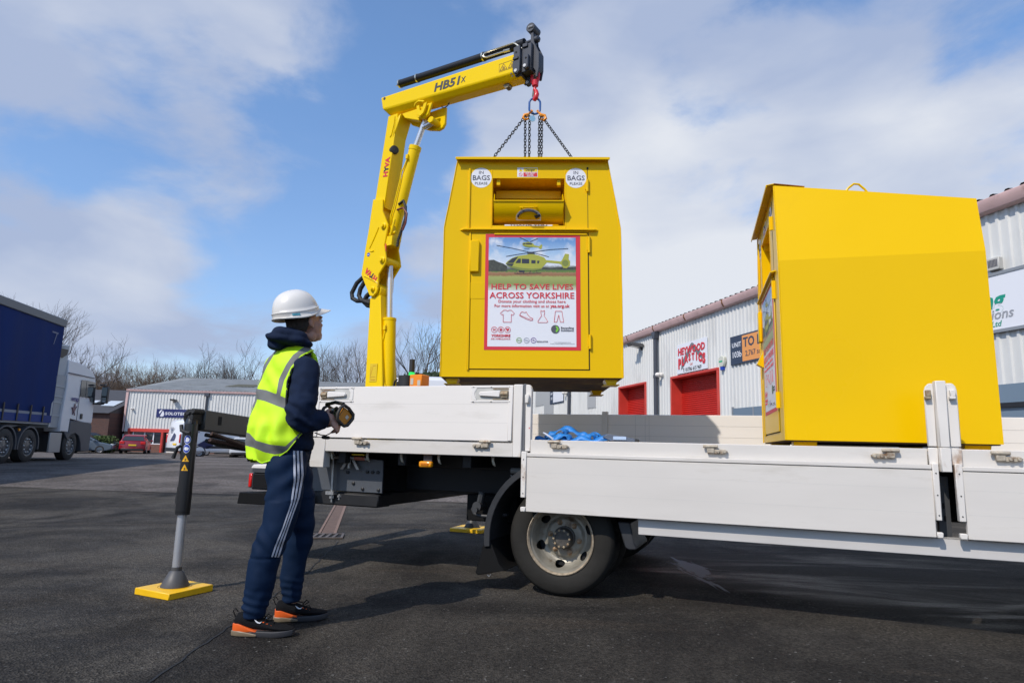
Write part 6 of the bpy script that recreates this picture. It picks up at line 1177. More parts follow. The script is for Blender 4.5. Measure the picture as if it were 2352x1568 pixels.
    for cx in (206, 281, 356):
        b.lathe([(.0235, 0), (.0235, .0005), (.0205, .0005), (.0205, 0)], (X(cx), y4, Zp(1202)), (0, -1, 0), 26, close=True)
    b.text('H', .026, (X(206), y4, Zp(1214)), bold=.03, th=.0006)
    for a in (0, 60, 120): b.bar((X(281)-.013*cos(R(a)), y4, Zp(1202)-.013*sin(R(a))), (X(281)+.013*cos(R(a)), y4, Zp(1202)+.013*sin(R(a))), .005, .0006, upv=V((0, 1, 0)))
    poly(b, [(356, 1222), (338, 1200), (338, 1190), (347, 1186), (356, 1193), (365, 1186), (374, 1190), (374, 1200)], y4); b.build('red_lettering', PrR, ps, smooth=False)
    b = MB(); w2 = .0028
    thick(b, [(310, 980), (335, 978), (353, 990), (375, 978), (397, 980), (432, 1015), (412, 1038), (397, 1025), (397, 1116), (305, 1116), (305, 1025), (290, 1034), (272, 1015)], w2, y4, True)
    thick(b, [(505, 1005), (520, 995), (545, 1008), (568, 998), (580, 1025), (610, 1060), (640, 1072), (640, 1092), (620, 1098), (570, 1080), (490, 1040)], w2, y4, True); thick(b, [(490, 1032), (560, 1062), (620, 1085), (642, 1080)], .0018, y4)
    thick(b, [(732, 978), (745, 990), (762, 988), (772, 978), (774, 1010), (768, 1040), (812, 1108), (796, 1118), (700, 1118), (698, 1104), (740, 1040), (732, 1010)], w2, y4, True)
    thick(b, [(896, 988), (970, 988), (990, 1112), (952, 1112), (935, 1030), (912, 1112), (882, 1112)], w2, y4, True); b.build('clothing_icons', PrR, ps, smooth=False)
    b = MB(); b.text('Recycling', .022, (X(958), y4, Zp(1188)), al='LEFT', bold=.02, th=.0006, width=X(1102)-X(958)); b.text('Solutions', .022, (X(958), y4, Zp(1216)), al='LEFT', bold=.02, th=.0006, width=X(1102)-X(958)); b.lathe([(.033, 0), (.033, .0005), (.001, .0005)], (X(896), y4+.0006, Zp(1193)), (0, -1, 0), 28)
    b.text('REGULATOR', .017, (X(688), y4, Zp(1343)), al='LEFT', bold=.015, th=.0006, width=X(812)-X(688))
    for zz, aa, bb in ((1342, 880, 1070), (1358, 838, 1114)): b.text('www.recyclingsolutions.org.uk', .0078, (X((aa+bb)/2), y4, Zp(zz+2)), th=.0005, width=X(bb)-X(aa))
    b.build('black_lettering', PrG, ps, smooth=False)
    b = MB(); pts = [(X(896)+.025*cos(a), Zp(1193)+.025*sin(a)) for a in [R(-80+14*i) for i in range(13)]]+[(X(896)+.006, Zp(1193)+.012), (X(896)+.012, Zp(1193)), (X(896)+.002, Zp(1193)-.010)]
    b.add([(x, y4-.0006, z) for x, z in pts], [tuple(range(len(pts)))]); b.build('green_mark', mat('print_green', (.20, .55, .04), .5), ps, smooth=False)
    for cx, mt, s_ in ((487, mat('print_green2', (.25, .42, .12), .5), 'BUS'), (571, mat('print_silver', (.42, .44, .5), .5), 'TRA'), (650, mat('print_purple', (.16, .05, .28), .5), 'FR')):
        b = MB(); b.lathe([(.0215, 0), (.0215, .0005), (.018, .0005), (.018, 0)], (X(cx), y4, Zp(1320)), (0, -1, 0), 24, close=True); b.text(s_, .016, (X(cx), y4, Zp(1328)), bold=.02, th=.0005); b.build('charity_mark', mt, ps, smooth=False)
    # feet: folded channels
    for fx in (-.615, .615):
        for fy in (.12, D_-.12):
            b = MB(); b.loft([[(fx-.055, fy-.07, 0), (fx+.055, fy-.07, 0), (fx+.055, fy+.07, 0), (fx-.055, fy+.07, 0)], [(fx-.035, fy-.07, -.045), (fx+.035, fy-.07, -.045), (fx+.035, fy+.07, -.045), (fx-.035, fy+.07, -.045)]]); b.box(fx-.062, fx+.062, fy-.075, fy+.075, -.052, -.045); b.build('foot', Yel, t, bev=.003)
    # lifting loops on the roof edges
    zr = lambda y: HF-(HF-HR)*y/D_
    for s_ in (-1, 1):
        b = MB(); xe = s_*(xi(zr(.53))-.012); b.tube([(xe, .45, zr(.45)-.01), (xe, .47, zr(.47)+.02), (xe, .505, zr(.5)+.052), (xe, .535, zr(.53)+.052), (xe, .57, zr(.57)+.02), (xe, .59, zr(.59)-.01)], .0075, 8); b.build('lifting_loop', Yel, t)
    return t
bank('clothing_bank', 'yellow clothing bank with helicopter poster hanging from the crane chains', (.157, 4.93, 1.532), (0, R(-1.0), R(-1)))
bn = bank('clothing_bank', 'yellow clothing bank standing on the truck deck, its plain side towards the viewer', (0, 0, 0), (0, 0, 0), True)
ang = atan2(-.963, .271)     # world direction of local y is (cos(by), -sin(by))
BY = R(15.73); th = -BY-pi/2; bn.rotation_euler = (0, 0, th)
# near front bottom corner (local (W_,0,0)) sits at this world point
q = V((1.775, 4.200, 1.094))-M.Rotation(th, 3, 'Z') @ V((W_, 0, 0)); bn.location = q
# ------------------------------------------------------------------ the worker
from mathutils.bvhtree import BVHTree
def P75(x, z, y): return V((x*y/3.75, y, 1+(z-1)*y/3.75))
def to75(q): return q.x*3.75/q.y, 1+(q.z-1)*3.75/q.y
def remesh(mb, vox, smooth=6, fac=.5):
    o = mb.build('tmp', [], None, smooth=False)
    a = o.modifiers.new('r', 'REMESH'); a.mode = 'VOXEL'; a.voxel_size = vox
    a = o.modifiers.new('s', 'SMOOTH'); a.iterations = smooth; a.factor = fac
    dg = bpy.context.evaluated_depsgraph_get(); dg.update(); me = bpy.data.meshes.new_from_object(o.evaluated_get(dg)); bpy.data.objects.remove(o); return me
def folds(me, fn):
    nr = [v.normal.copy() for v in me.vertices]
    for v, n in zip(me.vertices, nr): v.co += n*fn(v.co, n)
def place(me, name, mt, par, ang=None):
    me.name = name; me.materials.clear(); me.materials.append(mt)
    me.polygons.foreach_set('use_smooth', [True]*len(me.polygons)); o = bpy.data.objects.new(name, me); COL.objects.link(o); o.parent = par
    if par: me.transform(M.Translation(-par.location))
    return o
def interp(c, x):
    if x <= c[0][0]: return c[0][1]
    for (a, b_), (c_, d) in zip(c, c[1:]):
        if x <= c_: return b_+(d-b_)*(x-a)/(c_-a)
    return c[-1][1]
def hit(bvh, x75, z75, y0=3.75):
    d = (V((x75, 3.75, z75))-V((0, 0, 1))).normalized(); h = bvh.ray_cast(V((0, 0, 1)), d); return h[0], h[1]
pe = thing('person', 'worker in white hard hat and yellow vest looking up, remote control in hand', 'person', (-1.25, 3.75, 0))
PO = pe.location
Skin = mat('skin', (.40, .215, .15), .5, var=.06, vs=20); Skin.node_tree.nodes['Principled BSDF'].inputs['Subsurface Weight'].default_value = .12; Skin.node_tree.nodes['Principled BSDF'].inputs['Subsurface Scale'].default_value = .01
Nvy = mat('navy_fleece', (.011, .019, .043), .9, var=.15, vs=14, bump=.25, bs=180, spec=.12)
Trs = mat('navy_tracksuit', (.0035, .0145, .042), .75, var=.1, vs=8, bump=.05, bs=200, spec=.15)
f_ = V((sin(R(45)), cos(R(45)), 0)); r_ = V((cos(R(45)), -sin(R(45)), 0))
Hc = V((-1.224, 3.765, 1.695)); HM = M.Translation(Hc) @ M.Rotation(R(90-42), 4, 'Z') @ M.Rotation(R(-15), 4, 'Y')
hr = HM.to_3x3()
def he(b, c, rad, nu=20, nv=14): b.ell(HM @ V(c), rad, hr, nu, nv)
b = MB()
he(b, (-.012, 0, .035), (.098, .077, .092)); he(b, (.030, 0, -.030), (.066, .062, .085)); he(b, (.040, 0, -.085), (.050, .053, .036)); he(b, (.072, 0, -.100), (.018, .024, .018)); he(b, (.088, 0, .018), (.018, .048, .014))
he(b, (.099, 0, -.028), (.015, .012, .011)); he(b, (.094, 0, -.010), (.011, .009, .022)); he(b, (.076, 0, -.064), (.013, .024, .008)); he(b, (.075, 0, -.073), (.012, .021, .008)); he(b, (.058, .042, -.028), (.026, .018, .022)); he(b, (.058, -.042, -.028), (.026, .018, .022)); he(b, (.0, .038, -.085), (.035, .022, .03)); he(b, (.0, -.038, -.085), (.035, .022, .03))
for s_ in (-1, 1): he(b, (-.012, s_*.079, -.006), (.017, .009, .030)); he(b, (-.004, s_*.077, -.028), (.010, .008, .012))
nk = HM @ V((-.03, 0, -.05)); b.tube([nk, V((-1.262, 3.735, 1.60)), V((-1.275, 3.75, 1.53)), V((-1.28, 3.76, 1.45))], [.056, .052, .052, .06], 20)
# torso, arms, legs under the clothes
def ring(cx, cy, z, a, c, n=28, yaw=45): ff = V((sin(R(yaw)), cos(R(yaw)), 0)); rr_ = V((cos(R(yaw)), -sin(R(yaw)), 0)); return [V((cx, cy, z))+rr_*a*cos(2*pi*i/n)+ff*c*sin(2*pi*i/n) for i in range(n)]
b.loft([ring(-1.27, 3.75, .90, .13, .10), ring(-1.28, 3.76, 1.1, .13, .09), ring(-1.285, 3.77, 1.35, .14, .09), ring(-1.275, 3.77, 1.45, .10, .06), ring(-1.27, 3.76, 1.50, .055, .05)])
RA = [(P75(-1.215, 1.44, 3.70), .035), (P75(-1.197, 1.30, 3.62), .045), (P75(-1.208, 1.14, 3.58), .040), (P75(-1.13, 1.12, 3.62), .036), (P75(-1.062, 1.135, 3.68), .026)]
LA = [(V((-1.385, 3.88, 1.44)), .055), (V((-1.36, 3.97, 1.30)), .045), (V((-1.30, 4.0, 1.14)), .040), (V((-1.18, 3.95, 1.13)), .034), (V((-1.075, 3.88, 1.135)), .026)]
for L_ in (RA, LA): b.tube([q for q, _ in L_], [k for _, k in L_], 16)
NL = [(-1.24, 3.70, .93, .115), (-1.235, 3.67, .85, .110), (-1.226, 3.65, .75, .100), (-1.226, 3.63, .65, .094), (-1.238, 3.61, .55, .084), (-1.264, 3.60, .47, .082), (-1.285, 3.60, .38, .080), (-1.294, 3.59, .28, .077), (-1.306, 3.59, .19, .070), (-1.312, 3.585, .13, .062), (-1.314, 3.585, .085, .052)]
FL = [(-1.29, 3.82, .92, .105), (-1.235, 3.84, .8, .096), (-1.212, 3.86, .67, .090), (-1.196, 3.87, .55, .085), (-1.198, 3.88, .45, .078), (-1.212, 3.88, .35, .071), (-1.224, 3.88, .25, .065), (-1.220, 3.88, .17, .058), (-1.214, 3.88, .105, .050)]
for L_ in (NL, FL): b.tube([q[:3] for q in L_]+[(L_[-1][0]+.0, L_[-1][1], .05)], [q[3]*.62 for q in L_]+[.03], 14); b.tube([(L_[-1][0]-.03, L_[-1][1], .045), (L_[-1][0]+.13, L_[-1][1]+(.04 if L_ is FL else 0), .035)], [.03, .02], 10)
# hands: palm, four fingers and thumb each
def hand(w, pm, kn, tips, th):
    b.tube([w, w.lerp(pm, .5), pm], [.025, .026, .030], 14); b.ell(pm, (.030, .026, .038), nu=14, nv=10)
    for k, t in zip(kn, tips):
        b.tube([pm.lerp(k, .45), k, k.lerp(t[0], .9), t[1]], [.0125, .0115, .0100, .0082], 10)
    b.tube([pm.lerp(th[0], .3), th[0], th[1], th[2]], [.016, .0135, .0115, .009], 10)
rp = P75(-1.034, 1.128, 3.70)
hand(RA[-1][0], rp, [P75(-1.006, 1.125-.012*i, 3.705-.008*i) for i in range(4)], [(P75(-.990+.002*i, 1.103-.013*i, 3.70-.004*i), P75(-.990-.012*i+.006, 1.088-.010*i, 3.725)) for i in range(4)], [P75(-1.052, 1.155, 3.70), P75(-1.050, 1.180, 3.705), P75(-1.032, 1.188, 3.725)])
lp = V((-1.055, 3.855, 1.14))
hand(LA[-1][0], lp, [V((-1.02, 3.845-.01*i, 1.125-.012*i)) for i in range(4)], [(V((-.995, 3.84-.008*i, 1.10-.012*i)), V((-1.005, 3.82-.008*i, 1.085-.010*i))) for i in range(4)], [V((-1.068, 3.85, 1.17)), V((-1.062, 3.835, 1.19)), V((-1.045, 3.815, 1.195))])
me = remesh(b, .0052, 3, .45); body = place(me, 'body', Skin, pe)
# eyes
b = MB()
for s_ in (-1, 1): he(b, (.084, s_*.031, -.002), (.012, .012, .012), 12, 8)
b.v = [tuple(V(q)-PO) for q in b.v]; ey = b.build('eyes', mat('eye_white', (.6, .58, .55), .2), pe)
b = MB()
for s_ in (-1, 1): he(b, (.093, s_*.031, -.002), (.0045, .0055, .0055), 10, 6)
b.v = [tuple(V(q)-PO) for q in b.v]; b.build('iris', mat('iris_brown', (.04, .02, .01), .2), ey)
# hair: close cap at back and sides
b = MB(); n = 40; rings = []
for i, z in enumerate((-.058, -.045, -.028, 0, .03, .06, .09)):
    rg = []
    for j in range(n):
        a = pi*(-.5)+2*pi*j/n; x, y = -sin(a)*1., cos(a)
        k = 1.0 if z > -.03 else .96-.25*(-.03-z)/.045*.6
        lim = .012
        px = -.014+.1015*k*cos(2*pi*j/n); py = .0815*k*sin(2*pi*j/n)
        zz = z
        fx = px
        if fx > -.04: zz = min(.085, max(z, -.045+(fx+.04)*1.9))
        rg.append(HM @ V((px, py, zz)))
    rings.append(rg)
b.loft(rings, True); b.v = [tuple(V(q)-PO) for q in b.v]; b.build('hair', mat('hair_dark_brown', (.030, .020, .014), .75, var=.4, vs=90, bump=.8, bs=300), pe)
# ---- hoodie: torso, sleeves and the bunched hood
b = MB()
b.loft([ring(-1.262, 3.75, .955, .172, .128), ring(-1.265, 3.75, .99, .180, .132), ring(-1.28, 3.75, 1.1, .178, .125), ring(-1.29, 3.76, 1.25, .182, .125), ring(-1.285, 3.765, 1.40, .178, .118), ring(-1.28, 3.765, 1.47, .15, .105), ring(-1.272, 3.755, 1.52, .10, .085), ring(-1.268, 3.75, 1.56, .075, .07)])
b.tube([P75(-1.225, 1.455, 3.70), P75(-1.195, 1.43, 3.655), P75(-1.194, 1.31, 3.61), P75(-1.197, 1.21, 3.575), P75(-1.210, 1.14, 3.565), P75(-1.165, 1.115, 3.59), P75(-1.11, 1.122, 3.635), P75(-1.072, 1.132, 3.668), P75(-1.060, 1.134, 3.68)], [.06, .076, .080, .080, .072, .064, .055, .050, .040], 22)
b.ell(P75(-1.222, 1.125, 3.565), (.060, .055, .060))
b.tube([q for q, _ in LA[:4]]+[V((-1.09, 3.89, 1.135))], [.075, .072, .064, .054, .042], 18)
hv = [(-1.30, 3.66, 1.588, .105, .088, .050), (-1.345, 3.665, 1.572, .062, .06, .052), (-1.24, 3.655, 1.578, .075, .07, .044), (-1.345, 3.66, 1.540, .050, .048, .040), (-1.20, 3.69, 1.555, .052, .06, .042), (-1.355, 3.74, 1.575, .05, .06, .045), (-1.31, 3.66, 1.615, .075, .055, .026)]
for x, y, z, a, c, d in hv: b.ell((x, y, z), (a, c, d))
me = remesh(b, .0075, 5, .5)
bh = BVHTree.FromObject
def hf(q, n):
    k = .009*NZ.noise(q*9)+.0055*NZ.noise(q*21)+.003*sin(q.z*60+q.x*40+4*NZ.noise(q*8))
    # creases round the elbow and across the cuff
    d = (q-P75(-1.205, 1.15, 3.57)).length
    if d < .17 and q.y < 3.72: k += .009*(1-d/.17)*sin(q.z*95+q.x*60+2*NZ.noise(q*14))
    if q.z > 1.5: k += .006*sin(q.z*115+2.2*NZ.noise(q*7)+q.x*12)
    return k
folds(me, hf); ho = place(me, 'hoodie', Nvy, pe)
# ---- trousers
b = MB()
for L_ in (NL, FL): b.tube([q[:3] for q in L_], [q[3] for q in L_], 26)
b.ell((-1.262, 3.76, .92), (.122, .125, .10)); b.tube([(-1.262, 3.755, .90), (-1.262, 3.755, 1.0)], [.128, .122], 26)
me = remesh(b, .0075, 5, .5)
def tf(q, n):
    k = .007*NZ.noise(q*8)+.004*NZ.noise(q*19)
    near = q.y < 3.74
    if .06 < q.z < .26: k += .0060*sin(q.z*(105 if near else 120)+9*NZ.noise(q*5)+q.x*34)*(1-abs(q.z-.15)/.12)*(.6+.8*NZ.noise(q*7))
    kz = .47 if near else .52
    if abs(q.z-kz) < .14: k += .0045*(1-abs(q.z-kz)/.14)*sin((q.z+q.x*.9)*55+5*NZ.noise(q*5))
    if q.z > .68: k += .005*sin((q.z-q.x*.8)*48+2*NZ.noise(q*6))
    if near and abs(q.z-.39) < .006: k -= .0035
    return k
folds(me, tf); tr_ = place(me, 'trousers', Trs, pe)
bt = BVHTree.FromPolygons([v.co+PO for v in me.vertices], [tuple(p_.vertices) for p_ in me.polygons])
StM = mat('stripe_white', (.50, .52, .58), .6)
def x36(x, z): q = V((x, 3.6, z)); return to75(q)
LEFT = [(.38, -1.256), (.445, -1.24), (.542, -1.206), (.668, -1.173), (.794, -1.166), (.943, -1.181)]
RIGHT = [(.381, -1.213), (.446, -1.198), (.571, -1.165), (.704, -1.126), (.824, -1.114), (.944, -1.130)]
for k in range(3):
    b = MB(); rows = []
    for i in range(61):
        z = .392+(.95-.392)*i/60; xl, xr = interp(LEFT, z), interp(RIGHT, z); w_ = (xr-xl)
        a0 = xl+w_*(.38*k+.0); row = []
        for j in range(3):
            x = a0+w_*.22*j/2; X_, Z_ = x36(x, z); h, n = hit(bt, X_, Z_)
            row.append(None if h is None else h+n*.0022-PO)
        rows.append(row)
    for r0, r1 in zip(rows, rows[1:]):
        for j in range(2):
            q = (r0[j], r0[j+1], r1[j+1], r1[j])
            if all(x is not None for x in q) and max((q[0]-q[2]).length, (q[1]-q[3]).length) < .035: b.quad(*q)
    b.build('side_stripe', StM, tr_)
# ---- vest
VR = [(.84, -1.325, .130), (.90, -1.312, .152), (1.0, -1.305, .186), (1.08, -1.308, .193), (1.18, -1.308, .197), (1.28, -1.299, .190), (1.36, -1.292, .178), (1.42, -1.287, .170), (1.47, -1.283, .160), (1.505, -1.277, .14), (1.535, -1.27, .105), (1.555, -1.262, .07)]
b = MB(); b.loft([ring(cx, 3.76-(.012 if z < 1.05 else 0), z, h_/.847*(1.0), h_/.847*(.66 if z > 1.1 else .78), 40) for z, cx, h_ in VR])
me = remesh(b, .008, 4, .5)
def vf(q, n):
    k = .008*NZ.noise(q*6)+.005*NZ.noise(q*16)
    if q.z < 1.2: k += .0105*sin(q.x*46+q.z*14+4*NZ.noise(q*5))*min(1, (1.2-q.z)/.15)
    k += .005*sin((q.x*1.1+q.z)*34+3*NZ.noise(q*5))
    return k
folds(me, vf)
HEM = [(-1.52, .90), (-1.44, .885), (-1.402, .865), (-1.328, .888), (-1.26, .94), (-1.208, 1.013), (-1.168, 1.062), (-1.10, 1.09)]
ARM = [(1.16, -1.262), (1.20, -1.284), (1.237, -1.288), (1.34, -1.289), (1.415, -1.269), (1.492, -1.216), (1.523, -1.159), (1.54, -1.10)]
MT = [(-1.52, 1.30), (-1.485, 1.298), (-1.414, 1.289), (-1.346, 1.265), (-1.292, 1.244), (-1.2, 1.22)]; MBt = [(-1.52, 1.245), (-1.498, 1.243), (-1.416, 1.226), (-1.34, 1.199), (-1.289, 1.182), (-1.2, 1.16)]
LT = [(-1.52, 1.05), (-1.487, 1.039), (-1.447, 1.0), (-1.365, .98), (-1.277, .972), (-1.223, 1.027), (-1.15, 1.10)]; LBt = [(-1.52, .975), (-1.457, .96), (-1.39, .935), (-1.332, .925), (-1.283, .935), (-1.22, .985), (-1.15, 1.06)]
SO = [(1.25, -1.356), (1.265, -1.353), (1.354, -1.346), (1.444, -1.309), (1.498, -1.276), (1.544, -1.22), (1.57, -1.17)]; SI = [(1.24, -1.334), (1.258, -1.330), (1.347, -1.315), (1.43, -1.281), (1.499, -1.229), (1.535, -1.165), (1.56, -1.11)]
S2O = [(1.28, -1.494), (1.34, -1.476), (1.38, -1.462), (1.43, -1.442), (1.50, -1.405), (1.54, -1.37)]; S2I = [(1.28, -1.470), (1.34, -1.455), (1.38, -1.440), (1.43, -1.420), (1.50, -1.385), (1.54, -1.35)]
bm = bmesh.new(); bm.from_mesh(me); dele = []
def cam_side(co): return (V((co.x, co.y, 0))-V((-1.30, 3.76, 0))).dot(V((.33, -.94, 0))) > -.01
for v in bm.verts:
    X_, Z_ = to75(v.co); near = cam_side(v.co)
    hz = interp(HEM, X_) if near else .875+.13*min(1, max(0, (v.co.x+1.38)/.22))
    cut = Z_ < hz
    if near and 1.165 < Z_ < 1.55 and X_ > interp(ARM, Z_) and v.co.y < 3.76: cut = True
    if cut:
        dele.append(v)
ds = set(dele)
for v in bm.verts:      # snap the rim to the hem and armhole lines
    if v in ds: continue
    if any(e.other_vert(v) in ds for e in v.link_edges):
        X_, Z_ = to75(v.co)
        if cam_side(v.co):
            if Z_ < 1.10: v.co.z = 1+(interp(HEM, X_)-1)*v.co.y/3.75
            elif 1.17 < Z_ < 1.53: v.co.x = interp(ARM, Z_)*v.co.y/3.75
bmesh.ops.delete(bm, geom=dele, context='VERTS')
bmesh.ops.smooth_vert(bm, verts=[v for v in bm.verts if v.is_boundary], factor=.5, use_axis_x=True, use_axis_y=True, use_axis_z=True)
bm.to_mesh(me); bm.free()
at = me.attributes.new('band', 'FLOAT', 'POINT'); vals = []
for v in me.vertices:
    X_, Z_ = to75(v.co)
    if cam_side(v.co):
        d = [min(interp(MT, X_)-Z_, Z_-interp(MBt, X_)), min(interp(LT, X_)-Z_, Z_-interp(LBt, X_))]
        if Z_ > 1.235: d.append(min(X_-interp(SO, Z_), interp(SI, Z_)-X_)); d.append(min(X_-interp(S2O, Z_), interp(S2I, Z_)-X_))
    else: d = [.028-abs(v.co.z-1.22), .028-abs(v.co.z-1.02), .025-abs((v.co-V((-1.30, 3.76, 0))).dot(r_)-.09), .025-abs((v.co-V((-1.30, 3.76, 0))).dot(r_)+.09)]
    vals.append(max(d))
at.data.foreach_set('value', vals)
VM = bpy.data.materials.new('hi_vis_yellow'); VM.use_nodes = True; n = VM.node_tree.nodes; l = VM.node_tree.links; bs_ = n['Principled BSDF']
an = n.new('ShaderNodeAttribute'); an.attribute_name = 'band'; gt_ = n.new('ShaderNodeMath'); gt_.operation = 'GREATER_THAN'; gt_.inputs[1].default_value = 0; l.new(an.outputs['Fac'], gt_.inputs[0])
mx_ = n.new('ShaderNodeMixRGB'); l.new(gt_.outputs[0], mx_.inputs[0]); mx_.inputs[1].default_value = (.62, .98, .012, 1); mx_.inputs[2].default_value = (.17, .175, .165, 1)
tcn = n.new('ShaderNodeTexCoord'); nn_ = n.new('ShaderNodeTexNoise'); nn_.inputs['Scale'].default_value = 7; nn_.inputs['Detail'].default_value = 6; l.new(tcn.outputs['Object'], nn_.inputs[0]); mr_ = n.new('ShaderNodeMapRange'); l.new(nn_.outputs[0], mr_.inputs[0]); mr_.inputs[1].default_value = .3; mr_.inputs[2].default_value = .7; mr_.inputs[3].default_value = .86; mr_.inputs[4].default_value = 1.05
m2_ = n.new('ShaderNodeMixRGB'); m2_.blend_type = 'MULTIPLY'; m2_.inputs[0].default_value = 1; l.new(mx_.outputs[0], m2_.inputs[1]); l.new(mr_.outputs[0], m2_.inputs[2]); l.new(m2_.outputs[0], bs_.inputs['Base Color']); bs_.inputs['Roughness'].default_value = .7
bp_ = n.new('ShaderNodeBump'); bp_.inputs['Strength'].default_value = .25; bp_.inputs['Distance'].default_value = .004; n3 = n.new('ShaderNodeTexNoise'); n3.inputs['Scale'].default_value = 22; n3.inputs['Detail'].default_value = 5; l.new(tcn.outputs['Object'], n3.inputs[0]); l.new(n3.outputs[0], bp_.inputs['Height']); l.new(bp_.outputs[0], bs_.inputs['Normal'])
bv_ = BVHTree.FromPolygons([v.co.copy() for v in me.vertices], [tuple(p_.vertices) for p_ in me.polygons])
ve_ = place(me, 'hi_vis_vest', VM, pe); so_ = ve_.modifiers.new('s', 'SOLIDIFY'); so_.thickness = .003; so_.offset = -1
b = MB(); pts = []
for i in range(40):
    z = 1.175+(1.522-1.175)*i/39; h, nn2 = hit(bv_, interp(ARM, z)-.006, z)
    if h is not None: pts.append(h+nn2*.002-PO)
if len(pts) > 4: b.tube(pts, .0042, 6); b.build('armhole_piping', BlkP, ve_)
b = MB(); pts = []
for i in range(40):
    x = -1.43+(1.43-1.19)*i/39; h, nn2 = hit(bv_, x, interp(HEM, x)+.010)
    if h is not None: pts.append(h+nn2*.001-PO)
if len(pts) > 4: b.tube(pts, .003, 6); b.build('hem_binding', mat('hem_lime', (.45, .75, .01), .7), ve_)
# ---- hard hat
HH = M.Translation(V((-1.262, 3.735, 1.716))) @ M.Rotation(R(90-48), 4, 'Z') @ M.Rotation(R(-17), 4, 'Y')
HatW = mat('helmet_white', (.73, .70, .645), .3, var=.03, vs=10, dirt=(.35, .33, .30, .35), ds=9, dt=.6, coat=.2)
def hring(k, z, ex=0, n=64):
    rg = []
    for j in range(n):
        a = 2*pi*j/n; x = (.142 if cos(a) < 0 else .136)*k*cos(a); y = .116*k*sin(a)
        if abs(y) < .024 and z > .045: z2 = z+.004*min(1, (z-.045)/.05)
        else: z2 = z
        off = ((.018 if x < 0 else .042)*(x/.14)**2-.012)*max(0, 1-z/.1)
        rg.append((HH @ V((x+ex*max(0, cos(a))**3, y, z2+off)))-PO)
    return rg
b = MB(); prof = [(1.03, 0), (1.045, .002), (1.045, .006), (1.0, .010), (.985, .030), (1.005, .034), (1.005, .038), (.965, .042), (.95, .056), (.92, .074), (.87, .094), (.80, .112), (.70, .129), (.57, .143), (.41, .153), (.25, .159), (.11, .162), (.01, .163)]
b.loft([hring(k, z) for k, z in prof], False); b.loft([hring(k*.965, z) for k, z in [(1.03, 0), (.955, .06), (.875, .10), (.5, .145), (.01, .155)]], False); b.loft([hring(1.03, 0), hring(.99, .0)], False)
ht = b.build('hard_hat', HatW, pe, ang=50)
b = MB(); up_, lo_ = [], []
for j in range(21):
    a = R(-62+124*j/20); k = cos(a*1.45); e = .078*max(0, k)
    p0 = V((.136*cos(a)*1.0, .116*sin(a), 0)); off = .042*(p0.x/.14)**2-.012
    p1 = p0+V((e, 0, 0))+V((0, p0.y*.02, 0)); up_.append((HH @ (p0+V((0, 0, off+.010)))-PO, HH @ (p1+V((0, 0, off-.010)))-PO)); lo_.append((HH @ (p0+V((0, 0, off+.004)))-PO, HH @ (p1+V((0, 0, off-.014)))-PO))
vs = [q for pr in up_ for q in pr]+[q for pr in lo_ for q in pr]; n_ = 42
b.add(vs, [(2*i, 2*i+1, 2*i+3, 2*i+2) for i in range(20)]+[(n_+2*i, n_+2*i+2, n_+2*i+3, n_+2*i+1) for i in range(20)]+[(2*i+1, n_+2*i+1, n_+2*i+3, 2*i+3) for i in range(20)]); b.build('hat_peak', HatW, ht)
b = MB(); a0 = R(-112); w_ = R(9)
for (za, zb, aa, ab) in ((.013, .028, -1, 1),):
    q = []
    for aa_, zz in [(a0-w_+2*w_*i/6, .015) for i in range(7)]+[(a0+w_-2*w_*i/6, .026) for i in range(7)]: 
        x = .142*1.012*cos(aa_); y = .116*1.012*sin(aa_); q.append(HH @ V((x, y, zz+.018*(x/.14)**2-.009))-PO)
    b.add(q, [tuple(range(14))])
b.build('hat_sticker', mat('sticker_teal', (.10, .42, .52), .4), ht, smooth=False)
b = MB(); he(b, (-.108, 0, -.052), (.022, .05, .010)); b.v = [tuple(V(q)-PO) for q in b.v]; b.build('hat_harness', PrG, ht)
